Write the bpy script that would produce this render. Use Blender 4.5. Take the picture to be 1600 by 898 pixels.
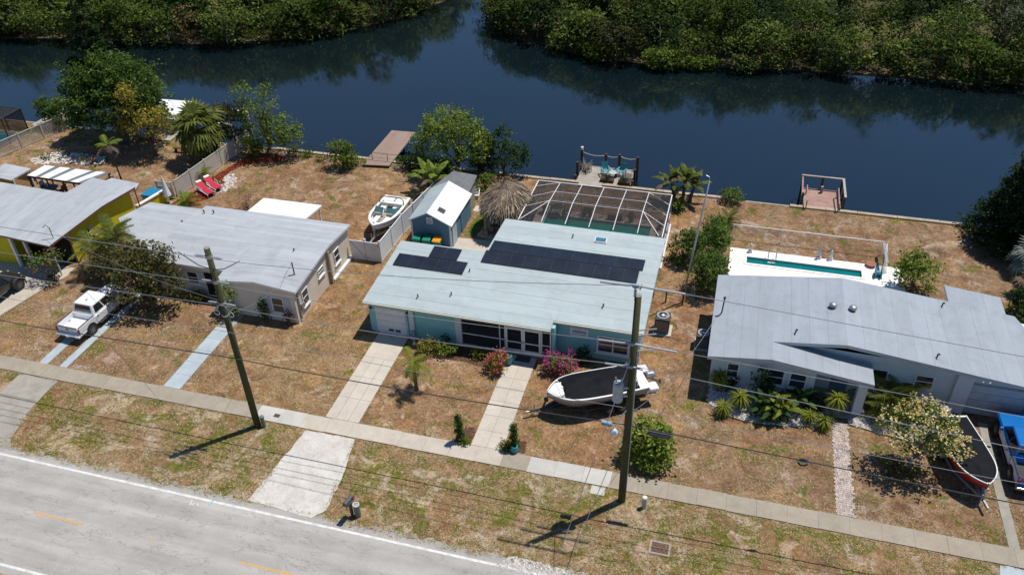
import bpy, bmesh, math, random
import numpy as np
from mathutils import Vector, Matrix

R = math.radians
for o in list(bpy.data.objects): bpy.data.objects.remove(o)
scene = bpy.context.scene
COL = scene.collection

# ---------------------------------------------------------------- camera
F_PX, CAM_H = 1285.0, 34.5            # focal length in photo pixels (photo 1600 wide), camera height in m
PITCH, ROLL, YAW = R(35.95), R(1.70), R(-16.45)
def _cam_axes():
    cp, sp = math.cos(PITCH), math.sin(PITCH)
    F = np.array([math.sin(YAW)*cp, math.cos(YAW)*cp, -sp]); Rr = np.array([math.cos(YAW), -math.sin(YAW), 0.0])
    D = np.cross(F, Rr)
    return np.array([math.cos(ROLL)*Rr+math.sin(ROLL)*D, -math.sin(ROLL)*Rr+math.cos(ROLL)*D, F])
AX = _cam_axes(); CPOS = np.array([0, 0, CAM_H])
cam_d = bpy.data.cameras.new('camera'); cam = bpy.data.objects.new('camera', cam_d); COL.objects.link(cam)
cam_d.sensor_width = 36.0; cam_d.lens = F_PX/1600*36.0; cam_d.clip_end = 2000; cam_d.clip_start = 0.5
m = Matrix.Identity(4)
for i in range(3):
    m[i][0] = AX[0][i]; m[i][1] = -AX[1][i]; m[i][2] = -AX[2][i]; m[i][3] = CPOS[i]
cam.matrix_world = m
scene.camera = cam

# ---------------------------------------------------------------- sky, sun, exposure
SUN_EL, SUN_DIR = R(68.5), (0.725, 0.689)         # sun stands behind the houses, to the right
world = bpy.data.worlds.new('World'); scene.world = world; world.use_nodes = True
nt = world.node_tree; nt.nodes.clear()
sky = nt.nodes.new('ShaderNodeTexSky'); sky.sky_type = 'NISHITA'; sky.sun_disc = False
sky.sun_elevation = SUN_EL; sky.sun_rotation = math.atan2(SUN_DIR[0], SUN_DIR[1]); sky.dust_density = 0.0; sky.air_density = 1.0; sky.ozone_density = 8.0
bg = nt.nodes.new('ShaderNodeBackground'); bg.inputs[1].default_value = 0.092
wo = nt.nodes.new('ShaderNodeOutputWorld')
nt.links.new(sky.outputs[0], bg.inputs[0]); nt.links.new(bg.outputs[0], wo.inputs[0])
sun_d = bpy.data.lights.new('sun', 'SUN'); sun_d.energy = 4.8; sun_d.angle = R(0.5); sun_d.color = (1, 0.945, 0.865)
sun = bpy.data.objects.new('sun', sun_d); COL.objects.link(sun); sun.location = (30, 60, 80)
_d = Vector((SUN_DIR[0]*math.cos(SUN_EL), SUN_DIR[1]*math.cos(SUN_EL), math.sin(SUN_EL)))
sun.rotation_euler = _d.to_track_quat('Z', 'Y').to_euler()
scene.view_settings.view_transform = 'Standard'; scene.view_settings.look = 'None'
scene.view_settings.exposure = 0.08; scene.view_settings.gamma = 1.0
scene.render.engine = 'CYCLES'
scene.cycles.max_bounces = 6; scene.cycles.transparent_max_bounces = 12; scene.cycles.use_denoising = True
scene.cycles.caustics_reflective = False; scene.cycles.caustics_refractive = False

# ---------------------------------------------------------------- photo pixel -> place on a known plane
def _ray(x, y): return AX.T @ np.array([(x-800)/F_PX, (y-449)/F_PX, 1.0])
def G(x, y, z=0.0):
    d = _ray(x, y); return tuple(CPOS + d*((z-CAM_H)/d[2]))
def ONY(x, y, Y):
    d = _ray(x, y); return tuple(CPOS + d*(Y/d[1]))
def UP(b, t):
    """height above ground of pixel t standing over ground pixel b"""
    B = G(*b); d = _ray(*t); n = d[:2]; k = (np.array(B[:2])@n)/(n@n); return CAM_H + d[2]*k

# ---------------------------------------------------------------- materials
MATS = {}
def _nodes(name):
    m = bpy.data.materials.new(name); m.use_nodes = True; t = m.node_tree; t.nodes.clear()
    out = t.nodes.new('ShaderNodeOutputMaterial'); b = t.nodes.new('ShaderNodeBsdfPrincipled')
    t.links.new(b.outputs[0], out.inputs[0]); MATS[name] = m
    return m, t, b
def _pos(t, scale=(1, 1, 1), obj=False):
    if obj:
        g = t.nodes.new('ShaderNodeTexCoord'); s = g.outputs['Object']
    else:
        g = t.nodes.new('ShaderNodeNewGeometry'); s = g.outputs['Position']
    mp = t.nodes.new('ShaderNodeMapping'); mp.inputs['Scale'].default_value = scale
    t.links.new(s, mp.inputs[0]); return mp.outputs[0]
def _noise(t, vec, scale, detail=4, rough=0.55, dist=0.0):
    n = t.nodes.new('ShaderNodeTexNoise'); n.inputs['Scale'].default_value = scale; n.inputs['Detail'].default_value = detail
    n.inputs['Roughness'].default_value = rough; n.inputs['Distortion'].default_value = dist
    t.links.new(vec, n.inputs['Vector']); return n.outputs['Fac']
def _ramp(t, fac, stops, interp='LINEAR'):
    r = t.nodes.new('ShaderNodeValToRGB'); r.color_ramp.interpolation = interp
    e = r.color_ramp.elements
    while len(e) < len(stops): e.new(0.5)
    for k, (p, c) in enumerate(stops):
        e[k].position = p; e[k].color = (c, c, c, 1) if isinstance(c, (int, float)) else (*c, 1)
    t.links.new(fac, r.inputs[0]); return r.outputs[0]
def _mix(t, fac, a, b, mode='MIX'):
    x = t.nodes.new('ShaderNodeMix'); x.data_type = 'RGBA'; x.blend_type = mode
    for s, v in ((x.inputs[0], fac), (x.inputs[6], a), (x.inputs[7], b)):
        if isinstance(v, (int, float)): s.default_value = v
        elif isinstance(v, tuple): s.default_value = (*v, 1)
        else: t.links.new(v, s)
    return x.outputs[2]
def _math(t, op, a, b=0.0, clamp=False):
    x = t.nodes.new('ShaderNodeMath'); x.operation = op; x.use_clamp = clamp
    for s, v in ((x.inputs[0], a), (x.inputs[1], b)):
        if isinstance(v, (int, float)): s.default_value = v
        else: t.links.new(v, s)
    return x.outputs[0]
def _bump(t, b, h, strength=0.4, dist=0.02):
    n = t.nodes.new('ShaderNodeBump'); n.inputs['Strength'].default_value = strength; n.inputs['Distance'].default_value = dist
    t.links.new(h, n.inputs['Height']); t.links.new(n.outputs[0], b.inputs['Normal'])
def mat(name, col, rough=0.7, col2=None, scale=3.0, metal=0.0, bump=0.0, bscale=40.0, fine=0.12, coat=0.0, stretch=(1, 1, 1), spec=0.5):
    """paint / concrete / wood / metal: a base colour, worn towards col2 by noise, with fine grain"""
    if name in MATS: return MATS[name]
    m, t, b = _nodes(name)
    b.inputs['Roughness'].default_value = rough; b.inputs['Metallic'].default_value = metal
    b.inputs['Coat Weight'].default_value = coat; b.inputs['Specular IOR Level'].default_value = spec
    v = _pos(t, stretch)
    c2 = col2 or tuple(x*0.82 for x in col)
    f = _ramp(t, _noise(t, v, scale, 5, 0.6, 0.3), [(0.38, 0.0), (0.68, 1.0)])
    c = _mix(t, f, col, c2)
    if fine:
        fn = _ramp(t, _noise(t, v, bscale*0.6, 3, 0.7), [(0.3, 1-fine), (0.7, 1.0)])
        c = _mix(t, 1.0, c, fn, 'MULTIPLY')
    t.links.new(c, b.inputs['Base Color'])
    if bump: _bump(t, b, _noise(t, v, bscale, 4, 0.65), bump, 0.02)
    return m
def foliage_mat(name, stops, rough=0.6, trans=0.42):
    """leaves: colour by the leaf's own tint attribute, some light through the blade"""
    if name in MATS: return MATS[name]
    m, t, b = _nodes(name)
    a = t.nodes.new('ShaderNodeAttribute'); a.attribute_name = 'tint'
    c = _ramp(t, a.outputs['Fac'], stops)
    t.links.new(c, b.inputs['Base Color']); b.inputs['Roughness'].default_value = rough
    b.inputs['Specular IOR Level'].default_value = 0.12
    tr = t.nodes.new('ShaderNodeBsdfTranslucent'); t.links.new(c, tr.inputs[0])
    mx = t.nodes.new('ShaderNodeMixShader'); mx.inputs[0].default_value = trans
    out = [n for n in t.nodes if n.type == 'OUTPUT_MATERIAL'][0]
    t.links.new(b.outputs[0], mx.inputs[1]); t.links.new(tr.outputs[0], mx.inputs[2]); t.links.new(mx.outputs[0], out.inputs[0])
    return m
def glass_mat(name, col=(0.02, 0.028, 0.035), rough=0.06):
    if name in MATS: return MATS[name]
    m, t, b = _nodes(name)
    v = _pos(t); f = _ramp(t, _noise(t, v, 0.9, 2), [(0.35, 0.0), (0.7, 1.0)])
    t.links.new(_mix(t, f, col, tuple(x*1.9 for x in col)), b.inputs['Base Color'])
    b.inputs['Roughness'].default_value = rough; b.inputs['Specular IOR Level'].default_value = 0.7
    return m

# ---------------------------------------------------------------- meshes
class MB:
    def __init__(s): s.v = []; s.f = []
    def add(s, vs, fs):
        n = len(s.v); s.v += [tuple(p) for p in vs]; s.f += [tuple(i+n for i in f) for f in fs]; return s
    def box(s, c, d, rz=0.0, M=None):
        x, y, z = d[0]/2, d[1]/2, d[2]/2
        vs = [(-x,-y,-z),(x,-y,-z),(x,y,-z),(-x,y,-z),(-x,-y,z),(x,-y,z),(x,y,z),(-x,y,z)]
        if M is None:
            cs, sn = math.cos(rz), math.sin(rz)
            vs = [(c[0]+a*cs-b*sn, c[1]+a*sn+b*cs, c[2]+e) for a, b, e in vs]
        else: vs = [tuple(Vector(c)+M@Vector(p)) for p in vs]
        return s.add(vs, [(0,3,2,1),(4,5,6,7),(0,1,5,4),(1,2,6,5),(2,3,7,6),(3,0,4,7)])
    def bx(s, x0, x1, y0, y1, z0, z1): return s.box(((x0+x1)/2,(y0+y1)/2,(z0+z1)/2),(x1-x0,y1-y0,z1-z0))
    def bar(s, a, b, w, h=None):
        """square bar from a to b, h measured upwards"""
        h = h or w; a, b = Vector(a), Vector(b); d = b-a
        q = d.to_track_quat('X', 'Z').to_matrix()
        return s.box((a+b)/2, (d.length, w, h), M=q)
    def prism(s, poly, z0, z1):
        n = len(poly); zb = z0 if isinstance(z0, (list, tuple)) else [z0]*n; zt = z1 if isinstance(z1, (list, tuple)) else [z1]*n
        vs = [(p[0],p[1],zb[i]) for i, p in enumerate(poly)]+[(p[0],p[1],zt[i]) for i, p in enumerate(poly)]
        ar = sum(poly[i][0]*poly[(i+1)%n][1]-poly[(i+1)%n][0]*poly[i][1] for i in range(n))
        fs = [tuple(range(n))[::-1], tuple(range(n,2*n))]+[(i,(i+1)%n,n+(i+1)%n,n+i) for i in range(n)]
        if ar < 0: fs = [f[::-1] for f in fs]
        return s.add(vs, fs)
    def slab3(s, poly3, t):
        """planar 3-D polygon thickened downwards by t"""
        n = len(poly3); vs = [tuple(p) for p in poly3]+[(p[0],p[1],p[2]-t) for p in poly3]
        ar = sum(poly3[i][0]*poly3[(i+1)%n][1]-poly3[(i+1)%n][0]*poly3[i][1] for i in range(n))
        fs = [tuple(range(n)), tuple(range(n,2*n))[::-1]]+[(i,n+i,n+(i+1)%n,(i+1)%n) for i in range(n)]
        if ar < 0: fs = [f[::-1] for f in fs]
        return s.add(vs, fs)
    def tube(s, pts, r, n=8, cap=True):
        pts = [Vector(p) for p in pts]; k = len(pts); rs = r if isinstance(r, (list, tuple)) else [r]*k
        vs = []; prev = None
        for i, p in enumerate(pts):
            d = (pts[min(i+1,k-1)]-pts[max(i-1,0)]); d = d.normalized() if d.length > 1e-9 else Vector((0,0,1))
            if prev is None: u = d.orthogonal().normalized()
            else:
                u = prev-d*prev.dot(d); u = u.normalized() if u.length > 1e-6 else d.orthogonal().normalized()
            prev = u; w = d.cross(u)
            for j in range(n):
                a = 2*math.pi*j/n; vs.append(tuple(p+(u*math.cos(a)+w*math.sin(a))*rs[i]))
        fs = [(i*n+j, i*n+(j+1)%n, (i+1)*n+(j+1)%n, (i+1)*n+j) for i in range(k-1) for j in range(n)]
        if cap: fs += [tuple(range(n))[::-1], tuple(range((k-1)*n, k*n))]
        return s.add(vs, fs)
    def lathe(s, prof, c=(0,0,0), n=16, axis='z', cap=True):
        """prof: (radius, height) pairs turned about an axis through c"""
        vs = []
        for r, h in prof:
            for j in range(n):
                a = 2*math.pi*j/n; x, y = r*math.cos(a), r*math.sin(a)
                p = {'z': (x,y,h), 'x': (h,x,y), 'y': (y,h,x)}[axis]
                vs.append((c[0]+p[0], c[1]+p[1], c[2]+p[2]))
        k = len(prof); fs = [(i*n+j, i*n+(j+1)%n, (i+1)*n+(j+1)%n, (i+1)*n+j) for i in range(k-1) for j in range(n)]
        if cap: fs += [tuple(range(n))[::-1], tuple(range((k-1)*n, k*n))]
        return s.add(vs, fs)
    def loft(s, rings, closed=True, cap=True):
        n = len(rings[0]); vs = [p for r in rings for p in r]; m = n if closed else n-1
        fs = [(i*n+j, i*n+(j+1)%n, (i+1)*n+(j+1)%n, (i+1)*n+j) for i in range(len(rings)-1) for j in range(m)]
        if cap and closed: fs += [tuple(range(n))[::-1], tuple(range((len(rings)-1)*n, len(rings)*n))]
        return s.add(vs, fs)
    def mesh(s, name):
        me = bpy.data.meshes.new(name); me.from_pydata(s.v, [], s.f); me.validate(); me.update(); return me

ORG = {}
def _root(o):
    while o.parent: o = o.parent
    return o
def obj(name, mb, material, parent=None, local=False, smooth=False, bevel=0.0, seg=2):
    """one mesh object; coordinates are world metres unless local=True, shifted to the origin of the thing it belongs to"""
    if isinstance(mb, MB):
        off = Vector((0,0,0)) if (local or parent is None) else ORG.get(_root(parent).name, Vector((0,0,0)))
        if off.length: mb.v = [(p[0]-off.x, p[1]-off.y, p[2]-off.z) for p in mb.v]
        me = mb.mesh(name)
        bm = bmesh.new(); bm.from_mesh(me); bmesh.ops.recalc_face_normals(bm, faces=bm.faces); bm.to_mesh(me); bm.free()
        if smooth: me.polygons.foreach_set('use_smooth', [True]*len(me.polygons))
    else: me = mb
    if isinstance(material, str): material = MATS[material]
    if not me.materials: me.materials.append(material)
    o = bpy.data.objects.new(name, me); COL.objects.link(o)
    if parent: o.parent = parent
    if bevel:
        b = o.modifiers.new('edge', 'BEVEL'); b.width = bevel; b.segments = seg; b.limit_method = 'ANGLE'; b.angle_limit = R(40)
    return o
def thing(name, label, cat, loc=(0,0,0), rz=0.0, group=None):
    o = bpy.data.objects.new(name, None); COL.objects.link(o); o.empty_display_size = 0.3
    o.location = loc; o.rotation_euler = (0,0,rz); o['label'] = label; o['category'] = cat
    if group: o['group'] = group
    ORG[o.name] = Vector(loc)
    return o
def tag(o, label, cat, group=None):
    o['label'] = label; o['category'] = cat
    if group: o['group'] = group
    return o
def struct(name, mb, material, **k):
    o = obj(name, mb, material, **k); o['kind'] = 'structure'; return o
def stuff(o): o['kind'] = 'stuff'; return o
def recentre(o, loc):
    """move the origin of a one-mesh thing to its base without moving the mesh"""
    d = Vector(loc); o.data.transform(Matrix.Translation(-d)); o.location = d; return o
def copy_tree(o, parent=None):
    c = o.copy(); COL.objects.link(c); c.parent = parent
    for ch in o.children: copy_tree(ch, c)
    return c

# ---------------------------------------------------------------- surface materials
def lawn_material():
    m, t, b = _nodes('lawn')
    v = _pos(t)
    sep = t.nodes.new('ShaderNodeSeparateXYZ'); t.links.new(v, sep.inputs[0]); Y = sep.outputs[1]; X = sep.outputs[0]
    big = _noise(t, v, 0.16, 4, 0.6, 0.6); mid = _noise(t, v, 0.9, 6, 0.72, 0.5); fine = _noise(t, v, 4.5, 6, 0.82, 0.3); tiny = _noise(t, v, 11.0, 5, 0.85, 0.2)
    base = _ramp(t, mid, [(0.30, (0.120, 0.078, 0.050)), (0.43, (0.215, 0.142, 0.088)), (0.57, (0.300, 0.208, 0.132)), (0.75, (0.385, 0.310, 0.235))])
    fineramp = _ramp(t, fine, [(0.27, (0.34, 0.33, 0.33)), (0.40, (0.70, 0.68, 0.70)), (0.53, (1.02, 1.0, 1.0)), (0.75, (1.62, 1.55, 1.45))])
    c = _mix(t, 1.0, base, fineramp, 'MULTIPLY')
    tinyr = _ramp(t, tiny, [(0.30, 0.38), (0.45, 0.90), (0.56, 1.06), (0.74, 1.7)])
    # the verge by the road is greener and sandier than the yards
    verge = _math(t, 'MULTIPLY', _math(t, 'LESS_THAN', Y, 29.2), 1.0)
    shore = _ramp(t, _math(t, 'MULTIPLY', _math(t, 'SUBTRACT', Y, 57.0), 0.2, True), [(0.0, 0.0), (1.0, 1.0)])
    gsel = _noise(t, v, 0.42, 4, 0.62, 1.3); gsel2 = _noise(t, v, 2.4, 5, 0.78, 0.6)
    gth = _math(t, 'ADD', _math(t, 'ADD', _math(t, 'MULTIPLY', gsel, 0.76), _math(t, 'MULTIPLY', gsel2, 0.24)), _math(t, 'ADD', _math(t, 'MULTIPLY', verge, 0.078), _math(t, 'MULTIPLY', shore, 0.045)))
    gm = _ramp(t, gth, [(0.555, 0.0), (0.615, 0.9)])
    green = _ramp(t, fine, [(0.3, (0.036, 0.055, 0.008)), (0.5, (0.105, 0.122, 0.018)), (0.75, (0.250, 0.240, 0.058))])
    c = _mix(t, gm, c, green)
    s1 = _noise(t, v, 0.48, 4, 0.62, 1.4); s2 = _noise(t, v, 3.4, 4, 0.75, 0.4)
    sth = _math(t, 'ADD', _math(t, 'ADD', _math(t, 'MULTIPLY', s1, 0.70), _math(t, 'MULTIPLY', s2, 0.30)), _math(t, 'MULTIPLY', verge, 0.045))
    sm = _ramp(t, sth, [(0.55, 0.0), (0.63, 0.92)])
    c = _mix(t, sm, c, _ramp(t, fine, [(0.3, (0.28, 0.225, 0.19)), (0.7, (0.52, 0.45, 0.39))]))
    c = _mix(t, 1.0, c, tinyr, 'MULTIPLY')
    patch2 = _noise(t, v, 0.33, 5, 0.7, 1.4)
    straw = _mix(t, 1.0, c, (1.22, 1.12, 0.84), 'MULTIPLY'); rust = _mix(t, 1.0, c, (0.88, 0.74, 0.66), 'MULTIPLY')
    c = _mix(t, _ramp(t, patch2, [(0.50, 0.0), (0.62, 0.8)]), c, straw)
    c = _mix(t, _ramp(t, big, [(0.45, 0.0), (0.62, 0.75)]), c, rust)
    # every lot has its own turf: dusty brown, golden, rust, grey-brown from left to right; the verge is olive
    xn = _math(t, 'ADD', _math(t, 'MULTIPLY', X, 0.01), _math(t, 'MULTIPLY', _noise(t, v, 0.25, 3), 0.05))
    lot = _ramp(t, _math(t, 'ADD', xn, 0.675), [(0.0, (1.0, 0.97, 0.92)), (0.26, (1.02, 0.96, 0.88)), (0.395, (0.98, 0.92, 0.85)), (0.43, (1.10, 1.03, 0.84)), (0.475, (1.06, 1.0, 0.82)), (0.50, (1.08, 0.95, 0.82)), (0.67, (1.10, 0.97, 0.82)), (0.70, (0.95, 0.90, 0.85)), (1.0, (0.94, 0.90, 0.86))])
    lot = _mix(t, verge, lot, (1.05, 1.0, 0.86))
    c = _mix(t, 1.0, c, lot, 'MULTIPLY')
    hs = t.nodes.new('ShaderNodeHueSaturation'); hs.inputs['Saturation'].default_value = 0.98; hs.inputs['Value'].default_value = 1.03; t.links.new(c, hs.inputs['Color']); c = hs.outputs[0]
    t.links.new(c, b.inputs['Base Color']); b.inputs['Roughness'].default_value = 0.95; b.inputs['Specular IOR Level'].default_value = 0.1
    h = _math(t, 'ADD', _math(t, 'MULTIPLY', tiny, 0.5), fine)
    _bump(t, b, h, 0.9, 0.09)
    return m
lawn_material()

def water_material():
    m, t, b = _nodes('canal_water')
    b.inputs['Roughness'].default_value = 0.045; b.inputs['IOR'].default_value = 1.85
    v = _pos(t)
    big = _ramp(t, _noise(t, v, 0.035, 3, 0.5), [(0.3, (0.0025, 0.0080, 0.0125)), (0.7, (0.0050, 0.0100, 0.0115))])
    t.links.new(big, b.inputs['Base Color'])
    v2 = _pos(t, (1.0, 0.55, 1.0))
    h = _math(t, 'ADD', _noise(t, v2, 1.1, 5, 0.6, 0.4), _math(t, 'MULTIPLY', _noise(t, v2, 6.5, 3, 0.6), 0.22))
    _bump(t, b, h, 0.075, 0.10)
    return m
water_material()

def road_material():
    m, t, b = _nodes('asphalt_old')
    v = _pos(t); vs = _pos(t, (0.10, 1.0, 1.0))
    f = _noise(t, vs, 1.5, 5, 0.6, 0.3)
    c = _ramp(t, f, [(0.3, (0.345, 0.328, 0.302)), (0.5, (0.387, 0.368, 0.340)), (0.7, (0.438, 0.418, 0.387))])
    c = _mix(t, 1.0, c, _ramp(t, _noise(t, v, 0.5, 6, 0.75, 0.6), [(0.3, 0.84), (0.7, 1.05)]), 'MULTIPLY')
    c = _mix(t, 1.0, c, _ramp(t, _noise(t, v, 26.0, 3, 0.8), [(0.3, 0.80), (0.7, 1.14)]), 'MULTIPLY')
    sp = t.nodes.new('ShaderNodeSeparateXYZ'); t.links.new(v, sp.inputs[0])
    band = _math(t, 'SINE', _math(t, 'ADD', _math(t, 'MULTIPLY', sp.outputs[1], 4.1), _math(t, 'MULTIPLY', _noise(t, vs, 0.6, 3), 2.0)))
    c = _mix(t, 1.0, c, _ramp(t, band, [(0.0, 0.92), (1.0, 1.03)]), 'MULTIPLY')
    # long shrinkage cracks running with the road, dark and thin
    wv = t.nodes.new('ShaderNodeTexNoise'); wv.inputs['Scale'].default_value = 0.22; wv.inputs['Detail'].default_value = 6; wv.inputs['Roughness'].default_value = 0.62
    t.links.new(_pos(t, (0.55, 1.6, 1.0)), wv.inputs['Vector'])
    k = _math(t, 'ABSOLUTE', _math(t, 'SUBTRACT', _math(t, 'FRACT', _math(t, 'MULTIPLY', wv.outputs['Fac'], 9.0)), 0.5))
    crack = _ramp(t, k, [(0.0, 0.74), (0.020, 0.80), (0.045, 1.0)])
    c = _mix(t, 1.0, c, crack, 'MULTIPLY')
    t.links.new(c, b.inputs['Base Color']); b.inputs['Roughness'].default_value = 0.9; b.inputs['Specular IOR Level'].default_value = 0.25
    _bump(t, b, _noise(t, v, 45, 3, 0.7), 0.35, 0.01)
road_material()

def concrete(name, c1, c2, stain=0.8):
    if name in MATS: return MATS[name]
    m, t, b = _nodes(name); v = _pos(t)
    oi = t.nodes.new('ShaderNodeObjectInfo')
    c = _mix(t, _ramp(t, _noise(t, v, 1.1, 6, 0.65, 0.5), [(0.34, 0.0), (0.68, 1.0)]), c1, c2)
    c = _mix(t, 1.0, c, _ramp(t, oi.outputs['Random'], [(0.0, 0.94), (1.0, 1.03)]), 'MULTIPLY')
    c = _mix(t, 1.0, c, _ramp(t, _noise(t, v, 30, 3, 0.8), [(0.3, 0.85), (0.7, 1.08)]), 'MULTIPLY')
    c = _mix(t, 1.0, c, _ramp(t, _noise(t, v, 4.0, 5, 0.8, 1.0), [(0.30, stain), (0.46, 1.0)]), 'MULTIPLY')
    t.links.new(c, b.inputs['Base Color']); b.inputs['Roughness'].default_value = 0.88; b.inputs['Specular IOR Level'].default_value = 0.25
    _bump(t, b, _noise(t, v, 60, 3, 0.7), 0.3, 0.006)
    return m
concrete('walk_grey', (0.345, 0.305, 0.245), (0.285, 0.245, 0.19))
concrete('walk_beige', (0.505, 0.455, 0.385), (0.42, 0.372, 0.308), 0.86)
concrete('walk_pale', (0.50, 0.485, 0.45), (0.42, 0.40, 0.365), 0.88)
concrete('drive_beige', (0.53, 0.478, 0.41), (0.455, 0.405, 0.34), 0.85)
concrete('drive_old', (0.345, 0.325, 0.285), (0.26, 0.24, 0.20))
concrete('strip_blue', (0.40, 0.465, 0.50), (0.335, 0.385, 0.41), 0.85)
concrete('pool_deck', (0.47, 0.385, 0.305), (0.40, 0.32, 0.25), 0.88)
concrete('white_deck', (0.80, 0.785, 0.745), (0.71, 0.69, 0.64), 0.93)
concrete('patio_concrete', (0.50, 0.455, 0.39), (0.42, 0.37, 0.31), 0.8)
concrete('seawall_cap', (0.44, 0.375, 0.285), (0.30, 0.245, 0.17), 0.65)
concrete('limestone_gravel', (0.60, 0.575, 0.53), (0.46, 0.43, 0.385), 0.7)
mat('joint_dark', (0.19, 0.165, 0.13), 0.95, (0.26, 0.225, 0.17), 3, spec=0.1)
mat('paint_white_line', (0.72, 0.72, 0.70), 0.7, (0.52, 0.51, 0.48), 2.5, fine=0.2)
mat('paint_orange_line', (0.62, 0.33, 0.075), 0.8, (0.46, 0.34, 0.20), 2.0, fine=0.2)
mat('paint_cyan_mark', (0.10, 0.40, 0.48), 0.8, (0.30, 0.40, 0.40), 4.0)
mat('mulch_red', (0.33, 0.075, 0.035), 0.95, (0.18, 0.045, 0.025), 6.0, bump=0.8, bscale=14, fine=0.5, spec=0.1)
mat('mulch_brown', (0.085, 0.045, 0.03), 0.95, (0.13, 0.075, 0.05), 6.0, bump=0.8, bscale=14, fine=0.4, spec=0.1)
mat('rock_white', (0.66, 0.635, 0.60), 0.85, (0.44, 0.41, 0.38), 5.0)
mat('far_ground', (0.17, 0.125, 0.075), 0.95, (0.05, 0.048, 0.022), 0.12, fine=0.4, bscale=8, spec=0.1)

# ---------------------------------------------------------------- ground with the two pool basins left open
POOLS = [(-13.45, -4.95, 51.2, 55.98), (2.50, 10.50, 52.58, 53.42)]
def sheet(rect, holes, z):
    xs = sorted({rect[0], rect[1]} | {h[0] for h in holes} | {h[1] for h in holes})
    ys = sorted({rect[2], rect[3]} | {h[2] for h in holes} | {h[3] for h in holes})
    mb = MB(); idx = {}
    def vid(x, y):
        if (x, y) not in idx: idx[(x, y)] = len(mb.v); mb.v.append((x, y, z))
        return idx[(x, y)]
    for a, b in zip(xs, xs[1:]):
        for c, d in zip(ys, ys[1:]):
            if any(h[0] <= a and b <= h[1] and h[2] <= c and d <= h[3] for h in holes): continue
            mb.f.append((vid(a, c), vid(b, c), vid(b, d), vid(a, d)))
    return mb
struct('ground', sheet((-170, 130, -60, 61.75), POOLS, 0.0), 'lawn')
struct('canal_water', sheet((-420, 380, 61.2, 420), [], -0.9), 'canal_water')
FAR_L = [(-420, 74), (-130, 80), (-94.2, 84.8), (-81, 87), (-67.3, 87.8), (-56, 92), (-48.8, 97.7), (-44.1, 104), (-41.4, 111), (-41, 124), (-44, 160), (-420, 420)]
FAR_R = [(-36.6, 160), (-36.3, 112), (-31.4, 102.5), (-25.4, 97.6), (-19, 94.4), (-11.1, 92.8), (3.2, 94.2), (28.9, 95), (70, 96), (380, 97), (380, 420), (60, 420)]
for P in (FAR_L, FAR_R):
    struct('far_bank', MB().prism(P, -2.0, -0.82), 'far_ground')

# ---------------------------------------------------------------- road
struct('road', MB().bx(-170, 130, 16.7, 23.62, -0.05, 0.006), 'asphalt_old')
def ragged(x0, x1, y0, y1, step, amp, z, seed):
    rg = random.Random(seed); n = int((x1-x0)/step); mb = MB()
    for i in range(n+1):
        x = x0+(x1-x0)*i/n; mb.v += [(x, y0, z), (x, y1+rg.uniform(-amp, amp), z)]
    mb.f = [(2*i, 2*i+2, 2*i+3, 2*i+1) for i in range(n)]
    return mb
struct('road_shoulder', ragged(-90, 70, 23.3, 23.85, 0.22, 0.16, 0.0035, 3), 'drive_old')
for nm, y0, y1 in (('north', 23.16, 23.30), ('south', 17.05, 17.19)):
    o = struct('edge_line', MB().bx(-120, 90, y0, y1, 0.004, 0.0105), 'paint_white_line')
x = -0.9465*34.5
for k in range(-4, 8):
    xa = x+k*12.19
    struct('centre_line_dash', MB().bx(xa, xa+3.08, 20.17, 20.28, 0.004, 0.0105), 'paint_orange_line')
a = G(334, 781)
struct('survey_mark', MB().box((a[0], a[1], 0.0085), (0.07, 0.85, 0.005), R(-8)), 'paint_cyan_mark')
for dx_, rz_ in ((-.12, .3), (.08, -.5), (.25, .9)):
    q_ = G(302, 785); struct('survey_mark', MB().box((q_[0]+dx_, q_[1], 0.0085), (0.05, 0.34, 0.005), rz_), 'paint_white_line')
a = G(238, 843)
struct('survey_dot', MB().lathe([(0.10, 0.0), (0.10, 0.0105)], (a[0], a[1], 0.0), 10), 'paint_orange_line')

# ---------------------------------------------------------------- sidewalk of separate slabs
sw = struct('sidewalk', MB().bx(-90, 60, 29.36, 30.37, -0.05, 0.012), 'joint_dark')
rg = random.Random(5)
sx = -72.0
while sx < 42:
    L = 1.52
    cx = sx+L/2
    mt = 'walk_beige' if -21.2 < cx < -10.2 else 'walk_pale' if -24.3 < cx < -21.2 or -8.1 < cx < -3.6 else 'walk_grey'
    dz = rg.uniform(-0.006, 0.006); dy = rg.uniform(-0.015, 0.015)
    o = obj('slab', MB().bx(sx+0.004, sx+L-0.004, 29.31+dy, 30.42+dy, -0.05, 0.055+dz), mt, sw)
    sx += L
mt = G(433, 650)
o = obj('water_meter_lid', MB().box((mt[0], mt[1], 0.063), (0.36, 0.26, 0.02)), mat('iron_dark', (0.045, 0.04, 0.038), 0.7, (0.09, 0.07, 0.06)), bevel=0.01)
tag(o, 'small dark water meter lid set in the pale sidewalk slab beside the left pole', 'meter lid')

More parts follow.
